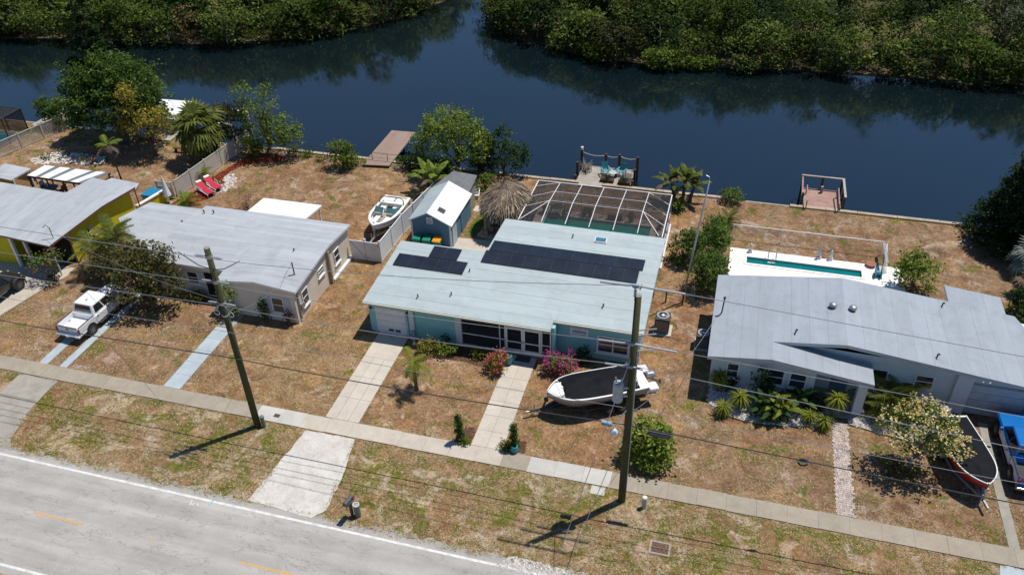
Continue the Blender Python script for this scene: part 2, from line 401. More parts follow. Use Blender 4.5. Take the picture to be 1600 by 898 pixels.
# main driveway, three columns by four rows of slabs
dr = struct('driveway', MB().bx(-20.70, -18.62, 30.44, 38.72, -0.05, 0.012), 'joint_dark')
ys = [30.45, 32.3, 34.2, 36.1, 38.72]
cols = [(-20.72, -20.06), (-20.045, -19.30), (-19.285, -18.60)]
for j in range(4):
    cc = cols if j < 3 else [(-20.72, -18.60)]
    for a, b in cc:
        obj('slab', MB().bx(a, b-0.004, ys[j]+0.008, ys[j+1]-0.008, -0.05, 0.05+rg.uniform(-.004, .004)), 'drive_beige', dr)
wk = struct('front_walk', MB().bx(-11.66, -9.88, 30.44, 38.5, -0.05, 0.012), 'joint_dark')
ys = [30.45, 31.7, 32.95, 34.2, 35.3, 36.35, 38.5]
for j in range(6):
    y0, y1 = ys[j]+0.007, ys[j+1]-0.007
    xl = -11.68
    if j == 5:
        obj('slab', MB().prism([(xl, y0), (-10.785, y0), (-10.785, y1), (xl+0.05, y1), (xl-0.02, y0+1.0)], -0.05, 0.05), 'drive_beige', wk)
    else:
        obj('slab', MB().bx(xl, -10.785, y0, y1, -0.05, 0.05+rg.uniform(-.004, .004)), 'drive_beige', wk)
    obj('slab', MB().bx(-10.77, -9.86, y0, y1, -0.05, 0.05+rg.uniform(-.004, .004)), 'drive_beige', wk)
def rag_poly(poly, step=0.35, amp=0.10, seed=1):
    rg = random.Random(seed); out = []
    for i in range(len(poly)):
        a, b = poly[i], poly[(i+1) % len(poly)]; n = max(1, int(math.dist(a, b)/step))
        for k in range(n):
            t = k/n; out.append((a[0]+(b[0]-a[0])*t+(rg.uniform(-amp, amp) if k else 0), a[1]+(b[1]-a[1])*t+(rg.uniform(-amp, amp) if k else 0)))
    return out
struct('gravel_apron', MB().prism(rag_poly([(-21.35, 29.24), (-18.3, 29.24), (-17.75, 26.2), (-17.65, 24.2), (-18.2, 23.55), (-22.0, 23.75), (-21.75, 26.0)], 0.25, 0.04, 4), -0.03, 0.014), 'limestone_gravel')
struct('old_apron', MB().prism(rag_poly([(-41.5, 29.26), (-38.65, 29.26), (-38.55, 26.9), (-37.9, 24.4), (-37.2, 23.6), (-44.0, 23.6), (-42.3, 25.0), (-41.5, 27.2)], 0.5, 0.04, 6), -0.03, 0.012), 'drive_old')
struct('apron_joint', MB().bx(-41.45, -38.6, 27.33, 27.40, 0.0, 0.0165), 'joint_dark')
for a, b in ((-41.10, -40.44), (-39.52, -38.97)):
    o = struct('drive_strip', MB().bx(a, b, 30.44, 38.6, -0.05, 0.03), 'strip_blue')
bl, br = G(256, 603)[0], G(284, 604)[0]
bs = struct('blue_walk', MB().bx(bl, br, 30.44, 36.5, -0.05, 0.012), 'joint_dark')
for j in range(5):
    obj('slab', MB().bx(bl-0.02, br+0.02, 30.45+j*1.22, 30.45+(j+1)*1.22-0.012, -0.05, 0.04), 'strip_blue', bs)
struct('stoop_path', MB().prism([(bl-0.02, 36.6), (br+0.02, 36.6), (br+0.02, 38.9), (bl-0.02, 38.9)], -0.03, 0.035), 'drive_old')
struct('left_driveway', MB().prism([(-47.6, 30.44), (-47.36, 34.2), (-46.7, 37.4), (-46.1, 39.2), (-46.3, 40.3), (-64, 40.3), (-64, 30.44)], -0.05, 0.03), 'patio_concrete')
px0, px1 = 15.95, 16.46
for a, b in ((px0, px1), (17.75, 18.26)):
    struct('drive_strip', MB().bx(a, b, 30.44, 39.2, -0.05, 0.03), 'drive_old')
struct('right_apron', MB().prism(rag_poly([(15.35, 29.26), (24, 29.26), (24, 23.6), (14.6, 23.6)], 0.4, 0.06, 8), -0.03, 0.012), 'strip_blue')

# paver path: small bricks, too fine to tell apart one by one
pv = struct('paver_path', MB().bx(7.97, 8.80, 30.44, 37.25, -0.05, 0.010), 'joint_dark')
pm, t, b = _nodes('paver')
at = t.nodes.new('ShaderNodeAttribute'); at.attribute_name = 'tint'
c = _ramp(t, at.outputs['Fac'], [(0.0, (0.21, 0.185, 0.18)), (0.35, (0.36, 0.30, 0.275)), (0.7, (0.43, 0.345, 0.295)), (1.0, (0.49, 0.42, 0.365))])
t.links.new(_mix(t, 1.0, c, _ramp(t, _noise(t, _pos(t), 25, 3), [(0.3, 0.85), (0.7, 1.1)]), 'MULTIPLY'), b.inputs['Base Color']); b.inputs['Roughness'].default_value = 0.9
def set_tint(me, vals):
    a = me.attributes.new('tint', 'FLOAT', 'FACE'); a.data.foreach_set('value', np.asarray(vals, dtype=np.float32))
mb = MB(); tn = []; rg = random.Random(12); y = 30.46; row = 0
while y < 37.2:
    x = 7.95+rg.uniform(-.012, .012)-(0.05 if row % 2 else 0); xe = 8.74
    while x < xe:
        w = rg.choice((0.10, 0.15, 0.20)); z = 0.045+rg.uniform(-.006, .006)
        mb.bx(x+.006, x+w-.006, y+.006, y+0.134, -0.02, z); tn += [min(1, max(0, rg.gauss(0.6, 0.28)))]*6; x += w
    y += 0.14; row += 1
o = stuff(obj('paver_bricks', mb, pm, pv)); set_tint(o.data, tn)

# mulch and white rock beds, pieces scattered as real chips
def in_poly(x, y, P):
    c = False; j = len(P)-1
    for i in range(len(P)):
        if (P[i][1] > y) != (P[j][1] > y) and x < (P[j][0]-P[i][0])*(y-P[i][1])/(P[j][1]-P[i][1])+P[i][0]: c = not c
        j = i
    return c
def chips(name, polys, n, size, mt, seed, flat=0.5, z=0.03, label='', cat='stones'):
    rg = random.Random(seed); mb = MB()
    xs = [p[0] for P in polys for p in P]; ys = [p[1] for P in polys for p in P]; k = 0
    while k < n:
        x, y = rg.uniform(min(xs), max(xs)), rg.uniform(min(ys), max(ys))
        if not any(in_poly(x, y, P) for P in polys): continue
        k += 1; s = size*rg.uniform(0.5, 1.5); q = Matrix.Rotation(rg.uniform(0, 6.3), 3, 'Z') @ Matrix.Rotation(rg.uniform(-.5, .5), 3, 'X')
        vs = []
        for i in range(5):
            a = i*1.257+rg.uniform(-.3, .3); vs.append(Vector((math.cos(a)*s*.5, math.sin(a)*s*.5*rg.uniform(.5, 1), 0)))
        top = Vector((rg.uniform(-.1, .1)*s, rg.uniform(-.1, .1)*s, s*flat))
        P3 = [Vector((x, y, z))+q@p for p in vs]+[Vector((x, y, z))+q@top]
        mb.add(P3, [(0,1,5),(1,2,5),(2,3,5),(3,4,5),(4,0,5)])
    o = stuff(obj(name, mb, mt)); o['label'] = label; o['category'] = cat; return o
MULCH_RED = [G(x, y)[:2] for x, y in ((268, 320), (300, 318), (322, 312), (338, 303), (350, 290), (348, 279), (360, 268), (380, 259), (404, 254), (434, 253), (446, 247), (432, 241), (405, 240), (388, 243), (372, 254), (345, 270), (322, 282), (305, 300), (285, 306))]
struct('red_mulch_bed', MB().prism(rag_poly(MULCH_RED, 0.4, 0.06, 2), -0.02, 0.02), 'mulch_red')
chips('red_mulch_chips', [MULCH_RED], 1500, 0.16, 'mulch_red', 3, label='red bark chips in the curved bed beside the tan fence', cat='mulch')
FRONT_BED = [G(x, y)[:2] for x, y in ((655, 556), (690, 560), (730, 566), (770, 578), (796, 572), (798, 556), (740, 545), (690, 538), (655, 534))]
struct('front_mulch_bed', MB().prism(rag_poly(FRONT_BED, 0.4, 0.08, 2), -0.02, 0.014), 'mulch_brown')
ROCK = [[(0.9, 37.3), (1.6, 36.5), (3.2, 36.1), (5.5, 36.3), (7.9, 36.9), (7.9, 38.2), (1.0, 38.6)], [(8.9, 37.3), (10.3, 36.95), (12.2, 36.7), (13.2, 37.3), (12.9, 38.6), (10.6, 38.2), (8.9, 38.2)]]
for P in ROCK: struct('rock_bed', MB().prism(rag_poly(P, 0.4, 0.05, 2), -0.02, 0.014), 'rock_white')
chips('white_rocks', ROCK, 2300, 0.20, 'rock_white', 8, 0.55, label='white rocks in the beds in front of the right house', cat='rocks')
SANDY = [G(x, y)[:2] for x, y in ((48, 248), (78, 238), (130, 240), (165, 246), (160, 258), (100, 256), (52, 256))]
chips('pale_rubble', [SANDY], 420, 0.30, 'rock_white', 9, 0.25, 0.0, label='pale rubble strewn on the left back yard', cat='rubble')
E4 = [G(x, y)[:2] for x, y in ((340, 285), (362, 268), (372, 282), (352, 300), (338, 300))]
chips('shell_rubble', [E4], 260, 0.20, 'rock_white', 10, 0.35, 0.0, label='white shell rubble beside the red loungers', cat='rubble')
chips('gravel_apron_stones', [[(-21.3, 29.1), (-18.4, 29.1), (-17.8, 26.2), (-17.7, 24.2), (-18.3, 23.7), (-21.9, 23.9), (-21.7, 26.0)]], 1500, 0.045, 'limestone_gravel', 15, 0.3, 0.014, label='pale loose stones on the driveway apron by the road', cat='gravel')
struct('dirt_strip', MB().prism(rag_poly([G(x, y)[:2] for x, y in ((1189, 808), (1209, 812), (1212, 905), (1187, 900))], .25, .06, 5), -.02, .006), mat('dirt_orange', (0.30, 0.175, 0.085), 0.95, (0.20, 0.115, 0.06), 3, bump=.7, bscale=14, fine=.4, spec=.1))
RS = [G(x, y)[:2] for x, y in ((770, 884), (800, 868), (850, 880), (905, 898), (830, 898))]
chips('roadside_limestone', [RS], 500, 0.13, 'rock_white', 14, 0.4, 0.0, label='white limestone pieces along the road edge at the bottom', cat='gravel')
# red timber edging the rock beds
for (xa, ya), (xb, yb), nm in (((1.6, 36.45), (3.2, 36.05), 0), ((3.2, 36.05), (7.9, 36.85), 1), ((8.9, 37.25), (12.3, 36.65), 2)):
    struct('bed_edging', MB().bar((xa, ya, 0.05), (xb, yb, 0.05), 0.10, 0.10), 'seawall_cap')

# ---------------------------------------------------------------- seawall: cap pieces along the canal
swl = struct('seawall', MB().bx(-170, 130, 61.70, 61.95, -2.0, -0.02), 'drive_old')
sx = -46.0; rg = random.Random(4)
while sx < 34:
    L = rg.uniform(2.2, 3.4); k = rg.uniform(-.05, .05)
    if not (sx+L > 2.9 and sx < 4.2):
        obj('cap_stone', MB().box((sx+L/2, 61.80+k, 0.03), (L-0.02, 0.36, 0.20), rg.uniform(-.006, .006)), 'seawall_cap', swl, bevel=0.02)
    sx += L

# ---------------------------------------------------------------- vegetation
GREEN = {
 'leaf_mangrove': [(0.0, (0.028, 0.042, 0.011)), (0.35, (0.070, 0.102, 0.021)), (0.65, (0.149, 0.193, 0.035)), (0.88, (0.263, 0.289, 0.063)), (1.0, (0.350, 0.263, 0.131))],
 'leaf_dark':   [(0.0, (0.018, 0.035, 0.013)), (0.5, (0.037, 0.077, 0.020)), (0.85, (0.081, 0.138, 0.030)), (1.0, (0.150, 0.200, 0.050))],
 'leaf_ficus':  [(0.0, (0.035, 0.067, 0.015)), (0.5, (0.083, 0.144, 0.028)), (0.85, (0.160, 0.239, 0.045)), (1.0, (0.255, 0.303, 0.079))],
 'leaf_bright': [(0.0, (0.068, 0.107, 0.019)), (0.5, (0.184, 0.254, 0.037)), (0.85, (0.315, 0.376, 0.068)), (1.0, (0.430, 0.430, 0.123))],
 'leaf_yellow': [(0.0, (0.132, 0.140, 0.024)), (0.5, (0.306, 0.281, 0.049)), (0.85, (0.527, 0.396, 0.074)), (1.0, (0.632, 0.351, 0.078))],
 'leaf_brownish': [(0.0, (0.037, 0.037, 0.015)), (0.4, (0.075, 0.090, 0.022)), (0.65, (0.150, 0.131, 0.040)), (0.85, (0.219, 0.125, 0.073)), (1.0, (0.294, 0.169, 0.119))],
 'leaf_palm':   [(0.0, (0.056, 0.073, 0.017)), (0.5, (0.133, 0.161, 0.031)), (0.85, (0.231, 0.238, 0.059)), (1.0, (0.364, 0.308, 0.126))],
 'leaf_lime':   [(0.0, (0.094, 0.116, 0.015)), (0.5, (0.204, 0.231, 0.026)), (0.85, (0.319, 0.330, 0.055)), (1.0, (0.396, 0.363, 0.110))],
 'leaf_dead':   [(0.0, (0.100, 0.070, 0.045)), (0.5, (0.200, 0.150, 0.105)), (1.0, (0.330, 0.280, 0.220))],
 'leaf_silver': [(0.0, (0.140, 0.170, 0.150)), (0.5, (0.240, 0.280, 0.250)), (1.0, (0.370, 0.410, 0.360))],
 'petal_magenta': [(0.0, (0.240, 0.020, 0.120)), (0.5, (0.420, 0.035, 0.220)), (1.0, (0.580, 0.100, 0.340))],
 'petal_coral': [(0.0, (0.320, 0.050, 0.060)), (0.5, (0.500, 0.100, 0.120)), (1.0, (0.600, 0.260, 0.100))],
 'petal_cream': [(0.0, (0.550, 0.380, 0.100)), (0.5, (0.700, 0.550, 0.220)), (1.0, (0.800, 0.740, 0.520))],
 'leaf_croton': [(0.0, (0.060, 0.020, 0.020)), (0.5, (0.160, 0.050, 0.035)), (1.0, (0.260, 0.160, 0.050))],
}
GREEN['leaf_grey'] = [(0.0, (0.050, 0.062, 0.030)), (0.5, (0.125, 0.150, 0.072)), (0.85, (0.205, 0.230, 0.120)), (1.0, (0.28, 0.28, 0.18))]
GREEN['leaf_mangrove'] = [(0.0, (0.035, 0.055, 0.010)), (0.35, (0.072, 0.112, 0.020)), (0.65, (0.135, 0.190, 0.034)), (0.9, (0.215, 0.265, 0.055)), (1.0, (0.29, 0.27, 0.09))]
for k, s in GREEN.items(): foliage_mat(k, s)
mat('bark_grey', (0.17, 0.145, 0.115), 0.95, (0.09, 0.072, 0.055), 8, bump=0.6, bscale=20, spec=0.15, fine=0.3)
mat('bark_pale', (0.36, 0.32, 0.27), 0.9, (0.22, 0.19, 0.15), 6, spec=0.15, fine=0.25)
mat('bark_brown', (0.12, 0.085, 0.055), 0.95, (0.065, 0.045, 0.03), 8, bump=0.6, bscale=18, spec=0.15, fine=0.3)

def leaf_arrays(P, L, W, rng, up=0.35, droop=0.0):
    """a small folded blade at every point: 2 quads meeting at the midrib -> (N*6 verts, N*2 faces)"""
    n = len(P)
    d = rng.normal(size=(n, 3)); d[:, 2] = d[:, 2]*0.6-droop; d /= np.linalg.norm(d, axis=1, keepdims=True)
    nn = rng.normal(size=(n, 3)); nn[:, 2] += up*3; nn -= d*np.sum(nn*d, axis=1, keepdims=True); nn /= np.linalg.norm(nn, axis=1, keepdims=True)+1e-9
    w = np.cross(d, nn)
    L = (L*rng.uniform(0.65, 1.35, n))[:, None]; W = (W*rng.uniform(0.65, 1.35, n))[:, None]
    a = P-d*L*0.5; b = P+d*L*0.5-nn*L*0.10
    s1 = P+w*W*0.5+nn*W*0.16; s2 = P-w*W*0.5+nn*W*0.16
    V = np.stack([a, s1, b, s2], axis=1).reshape(-1, 3)
    i = np.arange(n)*4
    Fc = np.stack([i, i+1, i+2, i+3], axis=1)
    return V, Fc
def fast_mesh(name, V, Fc, tint=None):
    me = bpy.data.meshes.new(name); n = len(V); k = Fc.shape[1]; m = len(Fc)
    me.vertices.add(n); me.vertices.foreach_set('co', np.asarray(V, dtype=np.float32).ravel())
    me.loops.add(m*k); me.loops.foreach_set('vertex_index', np.asarray(Fc, dtype=np.int32).ravel())
    me.polygons.add(m); me.polygons.foreach_set('loop_start', np.arange(m, dtype=np.int32)*k)
    me.polygons.foreach_set('loop_total', np.full(m, k, dtype=np.int32))
    if tint is not None: set_tint(me, np.clip(tint, 0, 1))
    me.update(); me.validate(); return me
def crown_points(lobes, per_m2, clump, rng, bottom=-0.55):
    """lobes: (centre, radii). Returns leaf points gathered in clumps near each lobe's surface, with a tint per leaf and the clump centres"""
    P, T, C = [], [], []
    for c, r in lobes:
        c, r = np.array(c, float), np.array(r, float)
        area = 4*math.pi*((r[0]*r[1])**1.6/3+(r[0]*r[2])**1.6/3+(r[1]*r[2])**1.6/3)**(1/1.6)
        nc = max(6, int(area/(clump*clump*2.0)))
        d = rng.normal(size=(nc, 3)); d /= np.linalg.norm(d, axis=1, keepdims=True); d = d[d[:, 2] > bottom]
        rad = rng.uniform(0.55, 1.0, len(d))**0.6*rng.uniform(0.82, 1.12, len(d))
        cc = c+d*r*rad[:, None]
        keep = rng.uniform(size=len(cc)) > 0.10; cc = cc[keep]
        tc = rng.normal(0.45, 0.17, len(cc))
        m = max(4, int(per_m2*clump*clump))
        for q, tq in zip(cc, tc):
            k = max(3, int(m*rng.uniform(0.5, 1.5)))
            g = rng.normal(size=(k, 3))*clump*np.array([0.52, 0.52, 0.36])
            P.append(q+g); T.append(np.clip(tq+rng.normal(0, 0.13, k), 0, 1))
        C.append(cc)
    return np.concatenate(P), np.concatenate(T), np.concatenate(C)
def limbs(mb, base, targets, r0, rng, fork=0.45, n=6):
    base = Vector(base)
    top = Vector(base)+Vector((0, 0, 1))*((sum(t[2] for t in targets)/len(targets))-base.z)*fork
    top.x += (sum(t[0] for t in targets)/len(targets)-base.x)*0.5; top.y += (sum(t[1] for t in targets)/len(targets)-base.y)*0.5
    mid = base.lerp(top, 0.5)+Vector((rng.normal()*0.08, rng.normal()*0.08, 0))
    mb.tube([base-Vector((0,0,0.05)), base+Vector((0,0,0.12)), mid, top], [r0*1.35, r0*1.05, r0*0.85, r0*0.72], max(6, n))
    for t in targets:
        t = Vector(t); s = base.lerp(top, rng.uniform(0.7, 1.0)) ; m1 = s.lerp(t, 0.5)+Vector((rng.normal()*0.15, rng.normal()*0.15, 0.12))
        mb.tube([s, m1, t], [r0*0.5, r0*0.32, r0*0.12], n)
def tree(name, label, cat, base, lobes, leaf, mat_leaf, mat_bark='bark_grey', trunk=0.18, dens=26, clump=0.5, seed=1, group=None, up=0.35, tint_shift=0.0, nlimb=9, flowers=None, fork=0.4, bottom=-0.55):
    """lobes in metres relative to the base"""
    rng = np.random.default_rng(seed)
    t = thing(name, label, cat, base, 0, group)
    lb = [((c[0], c[1], c[2]), r) for c, r in lobes]
    P, T, C = crown_points(lb, dens*3.1, clump, rng, bottom)
    P[:, 2] = np.maximum(P[:, 2], 0.06)
    V, Fc = leaf_arrays(P, leaf*0.90, leaf*0.52, rng, up)
    me = fast_mesh(name+'_crown', V, Fc, T+tint_shift); me.materials.append(MATS[mat_leaf])
    o = bpy.data.objects.new('crown', me); COL.objects.link(o); o.parent = t
    mb = MB(); idx = rng.choice(len(C), min(nlimb, len(C)), replace=False)
    limbs(mb, (0, 0, 0), [tuple(C[i]*np.array([0.9, 0.9, 0.95])) for i in idx], trunk, rng, fork)
    obj('trunk', mb, mat_bark, t, local=True, smooth=True)
    if flowers:
        fm, n, fs = flowers
        k = rng.choice(len(C), n); Q = C[k]; cen = np.mean(C, axis=0)
        dirn = Q-cen; dirn /= np.linalg.norm(dirn, axis=1, keepdims=True)+1e-6
        Q = Q+dirn*clump*0.55+rng.normal(size=Q.shape)*clump*0.35; Q[:, 2] += 0.05
        rep = 7; QQ = np.repeat(Q, rep, axis=0)+rng.normal(size=(len(Q)*rep, 3))*fs*0.75
        V, Fc = leaf_arrays(QQ, fs, fs*0.8, rng, 0.7)
        me = fast_mesh(name+'_blossom', V, Fc, rng.uniform(0, 1, len(Fc))); me.materials.append(MATS[fm])
        f = bpy.data.objects.new('blossom', me); COL.objects.link(f); f.parent = t
    return t
def bush(name, label, base, r, leaf, mat_leaf, seed=1, dens=42, clump=0.3, group=None, lobes=None, cat='shrub', **k):
    """rounded shrub with foliage to the ground; r = (rx, ry, height)"""
    if lobes is None:
        rg = random.Random(seed); h = r[2]
        lobes = [((0, 0, h*0.48), (r[0], r[1], h*0.52))]
        for i in range(3):
            a = rg.uniform(0, 6.28); lobes.append(((math.cos(a)*r[0]*0.45, math.sin(a)*r[1]*0.45, h*rg.uniform(.4, .75)), (r[0]*.6, r[1]*.6, h*.33)))
    return tree(name, label, cat, base, lobes, leaf, mat_leaf, trunk=min(0.09, r[2]*0.045), dens=dens, clump=clump, seed=seed, group=group, nlimb=7, fork=0.25, bottom=-0.9, **k)

# palm fronds: a few shared meshes, one object per frond
def frond_mesh(kind, L, seed, W=None):
    rng = np.random.default_rng(seed); V, Fq, T = [], [], []
    def quad(a, b, c, d, t):
        n = len(V); V.extend([a, b, c, d]); Fq.append((n, n+1, n+2, n+3)); T.append(t)
    if kind == 'feather':
        n = 15; W = W or L*0.22; sag = L*0.42
        def mid(s): return np.array([L*s*(1-0.10*s*s), 0, L*0.34*s-sag*s*s*1.35])
        for i in range(n):
            p, q = mid(i/n), mid((i+1)/n); h = 0.016*L*(1-i/n)+0.006
            quad(p+[0, -h, 0], q+[0, -h, 0], q+[0, h, 0], p+[0, h, 0], 0.75)
        m = 24
        for i in range(2, m+1):
            s = i/m; p = mid(s*0.98); l = W*(math.sin(math.pi*min(1, s*0.95+0.08))**0.55)*rng.uniform(0.85, 1.1)
            for sg in (-1, 1):
                tip = p+np.array([l*0.55, sg*l, -l*rng.uniform(0.25, 0.55)]); wd = L*0.022
                quad(p+[-wd*.3, 0, 0], p+[wd*1.2, 0, 0.0], tip+[wd*.35, 0, 0], tip+[-wd*.35, 0, 0], float(np.clip(0.42+rng.normal(0, .14), 0, 1)))
    elif kind == 'fan':
        pet = L*0.48; hub = np.array([pet, 0, pet*0.30])
        for i in range(5):
            a, b = hub*(i/5), hub*((i+1)/5); quad(a+[0, -.018, 0], b+[0, -.018, 0], b+[0, .018, 0], a+[0, .018, 0], 0.6)
        m = 19
        for i in range(m):
            a = R(-115+230*i/(m-1)); l = (L-pet)*(0.80+0.28*math.cos(a))*rng.uniform(.9, 1.08); dr = rng.uniform(0.25, 0.6)
            d = np.array([math.cos(a), math.sin(a), 0.12]); k = hub+d*l*0.62; tip = hub+d*l+np.array([0, 0, -l*dr]); w = np.array([-math.sin(a), math.cos(a), 0])*l*0.085
            t = float(np.clip(0.42+rng.normal(0, .15), 0, 1))
            quad(hub-w*.3, hub+w*.3, k+w, k-w, t); quad(k-w, k+w, tip+w*.15, tip-w*.15, t+0.12)
    elif kind == 'strap':
        n = 6; W = W or L*0.05
        def mid(s): return np.array([L*s*0.75, 0, L*0.75*s-L*1.05*s*s])
        for i in range(n):
            p, q = mid(i/n), mid((i+1)/n); h0, h1 = W*(1-(i/n)**2)+.003, W*(1-((i+1)/n)**2)+.003
            quad(p+[0, -h0, 0], q+[0, -h1, 0], q+[0, h1, 0], p+[0, h0, 0], float(np.clip(0.4+0.25*i/n+rng.normal(0, .08), 0, 1)))
    elif kind == 'paddle':      # banana / bird of paradise leaf: stalk and a wide blade folded along the rib, torn at the edge
        n = 9; W = W or L*0.13; st = 0.28
        def mid(s): return np.array([L*0.62*s+L*0.18*s*s, 0, L*0.72*s-L*0.62*s**2.4])
        for i in range(3):
            p, q = mid(st*i/3), mid(st*(i+1)/3); quad(p+[0, -.03, 0], q+[0, -.025, 0], q+[0, .025, 0], p+[0, .03, 0], 0.55)
        for i in range(n):
            s0, s1 = st+(1-st)*i/n, st+(1-st)*(i+1)/n; p, q = mid(s0), mid(s1)
            w0, w1 = W*math.sin(math.pi*min(.97, i/n*0.94+0.10))**.6, W*math.sin(math.pi*min(.97, (i+1)/n*0.94+.08))**.6
            for sg in (-1, 1):
                j = rng.uniform(0, 0.5)*W; gap = (q-p)*rng.uniform(0.0, 0.14)
                quad(p, q-gap*.3, q-gap+np.array([0.02, sg*w1, -0.35*w1-j*.4]), p+np.array([0.02, sg*w0, -0.35*w0-j*.4]), float(np.clip(0.45+rng.normal(0, .15), 0, 1)))
    V, Fq = np.array(V), np.array(Fq)
    return fast_mesh('frond', V, Fq, np.array(T))
FRONDS = {}
def frond(kind, L, mt, v):
    key = (kind, round(L, 2), mt, v)
    if key not in FRONDS:
        me = frond_mesh(kind, L, 100+v*7+len(FRONDS)); me.materials.append(MATS[mt]); FRONDS[key] = me
    return FRONDS[key]
def palm(name, label, base, h, kind, L, n, mt, seed=1, trunk_r=0.13, lean=(0, 0), bark='bark_grey', tilt=(-0.55, 1.0), cat='palm tree', group=None, part='frond', dead=0, heads=None):
    """trunk and one object per frond; tilt = range of frond elevation (radians, up positive)"""
    rg = random.Random(seed); t = thing(name, label, cat, base, 0, group)
    for hd in (heads or [(0, 0, h, lean)]):
        hx, hy, hh, ln = hd
        pts = [(hx+ln[0]*s*s, hy+ln[1]*s*s, hh*s) for s in (0, .15, .4, .7, 1.0)]
        if hh > 0.15: obj('trunk', MB().tube(pts, [trunk_r*1.35, trunk_r*1.05, trunk_r, trunk_r*.95, trunk_r*.9], 9), bark, t, local=True, smooth=True)
        for i in range(n):
            s = (i+0.5)/n; az = i*2.39996+rg.uniform(-.25, .25); el = tilt[1]+(tilt[0]-tilt[1])*s+rg.uniform(-.12, .12)
            dd = i >= n-dead
            o = bpy.data.objects.new(part, frond(kind, L, 'leaf_dead' if dd else mt, i % 3)); COL.objects.link(o); o.parent = t
            o.location = (pts[-1][0], pts[-1][1], hh-0.02); o.rotation_euler = (rg.uniform(-.2, .2), -el+0.25, az); k = rg.uniform(.82, 1.12); o.scale = (k, k, k)
    return t

# ---------------------------------------------------------------- far bank: a mangrove wood that reads as one mass
def forest(name, label, poly, inner, seed, n_try, hscale=1.0):
    rng = np.random.default_rng(seed); rg = random.Random(seed)
    pts = []; xs = [p[0] for p in inner]; ys = [p[1] for p in inner]
    for _ in range(n_try):
        x, y = rg.uniform(min(xs), max(xs)), rg.uniform(min(ys), max(ys))
        if not in_poly(x, y+0.9, poly) or not in_poly(x, y+0.9, inner): continue
        if any((x-q[0])**2+(y-q[1])**2 < q[2]**2 for q in pts): continue
        pts.append((x, y, rg.uniform(1.6, 2.7)))
    def shore(x, y):
        best = 1e9
        for i in range(len(poly)):
            a, b = np.array(poly[i]), np.array(poly[(i+1) % len(poly)]); d = b-a; s = np.clip(((x, y)-a)@d/(d@d), 0, 1); best = min(best, np.linalg.norm(a+d*s-(x, y)))
        return best
    ACC = {k: [[], [], [], 0] for k in ('leaf_mangrove', 'leaf_grey', 'leaf_brownish', 'leaf_dark')}; tb = MB()
    for x, y, r in pts:
        if rg.random() < .05: continue
        sd = shore(x, y); edge = sd < 3.2
        h = hscale*(rg.uniform(2.6, 4.8) if edge else rg.uniform(3.4, 7.0)+min(1.6, sd*0.10)); rr = r*rg.uniform(0.8, 1.35)
        lob = [((x, y, h*0.52), (rr*.95, rr*.95, h*0.47))]
        for k in range(3):
            a = rg.uniform(0, 6.28); q = rg.uniform(.40, .62); lob.append(((x+math.cos(a)*rr*.6, y+math.sin(a)*rr*.6, h*rg.uniform(.5, 1.0)), (rr*q, rr*q, h*rg.uniform(.15, .26))))
        if edge:
            for k in range(3): a = rg.uniform(0, 6.28); lob.append(((x+math.cos(a)*rr*.7, y-abs(math.sin(a))*rr*.5, rg.uniform(-.3, 1.0)), (rr*.5, rr*.42, rg.uniform(.4, .8))))
        u = rg.random(); sp = 'leaf_mangrove' if edge and u < .88 or u < .66 else 'leaf_grey' if u < .84 else 'leaf_dark' if u < .95 else 'leaf_brownish'
        P, T, C = crown_points(lob, rg.uniform(17, 27) if sp != 'leaf_brownish' else 8, rg.uniform(.45, .75), rng, -0.6)
        P[:, 2] = np.maximum(P[:, 2], -0.85)
        V, Fc = leaf_arrays(P, rg.uniform(.30, .46), rg.uniform(.17, .28), rng, 0.45)
        A = ACC[sp]; A[0].append(V); A[1].append(Fc+A[3]); A[3] += len(V); A[2].append(T+rg.gauss(-.03, .20))
        for k in range(2 if rg.random() < .35 else 0):
            a = rg.uniform(0, 6.28); tb.tube([(x+rg.uniform(-.6, .6), y+rg.uniform(-.6, .6), -1.0), (x+math.cos(a)*rr*.4, y+math.sin(a)*rr*.4, h*.5), (x+math.cos(a)*rr*.8, y+math.sin(a)*rr*.8, h*rg.uniform(.75, 1.0))], [0.09, 0.06, 0.025], 5)
    root = bpy.data.objects.new(name, None); COL.objects.link(root); root['kind'] = 'stuff'; root['label'] = label; root['category'] = 'wood'
    for sp, (Vs, Fs, Ts, nv) in ACC.items():
        if not Vs: continue
        me = fast_mesh(name, np.concatenate(Vs), np.concatenate(Fs), np.concatenate(Ts)); me.materials.append(MATS[sp])
        o = bpy.data.objects.new('foliage', me); COL.objects.link(o); o.parent = root; o['kind'] = 'stuff'
    stuff(obj('branches', tb, 'bark_pale', root, local=True))
    return len(pts)
IN_L = [(-150, 78), (-94, 84.6), (-81, 86.6), (-67, 87.5), (-56, 91.6), (-48.6, 97.5), (-44, 104), (-42, 111), (-42, 124), (-60, 124), (-75, 117), (-100, 112), (-150, 105)]
IN_R = [(-36, 126), (-36, 112), (-31, 102.5), (-25, 97.8), (-19, 94.8), (-11, 93.2), (3.2, 94.6), (28.9, 95.4), (60, 96), (64, 117), (38, 115), (27, 109), (18, 106), (6, 107), (-2, 111), (-10, 114), (-18, 119)]
n1 = forest('mangrove_wood', 'dense green mangrove wood on the far bank left of the canal mouth', FAR_L, IN_L, 21, 16000)
n2 = forest('mangrove_wood', 'dense green mangrove wood on the far bank right of the canal mouth', FAR_R, IN_R, 22, 16000)
IN_B1 = [(-30, 138), (-18, 121), (-8, 116), (10, 117), (30, 119), (66, 122), (66, 138)]
n3 = forest('inland_scrub', 'patchy scrub and trees growing inland behind the right mangroves', FAR_R, IN_B1, 23, 500)
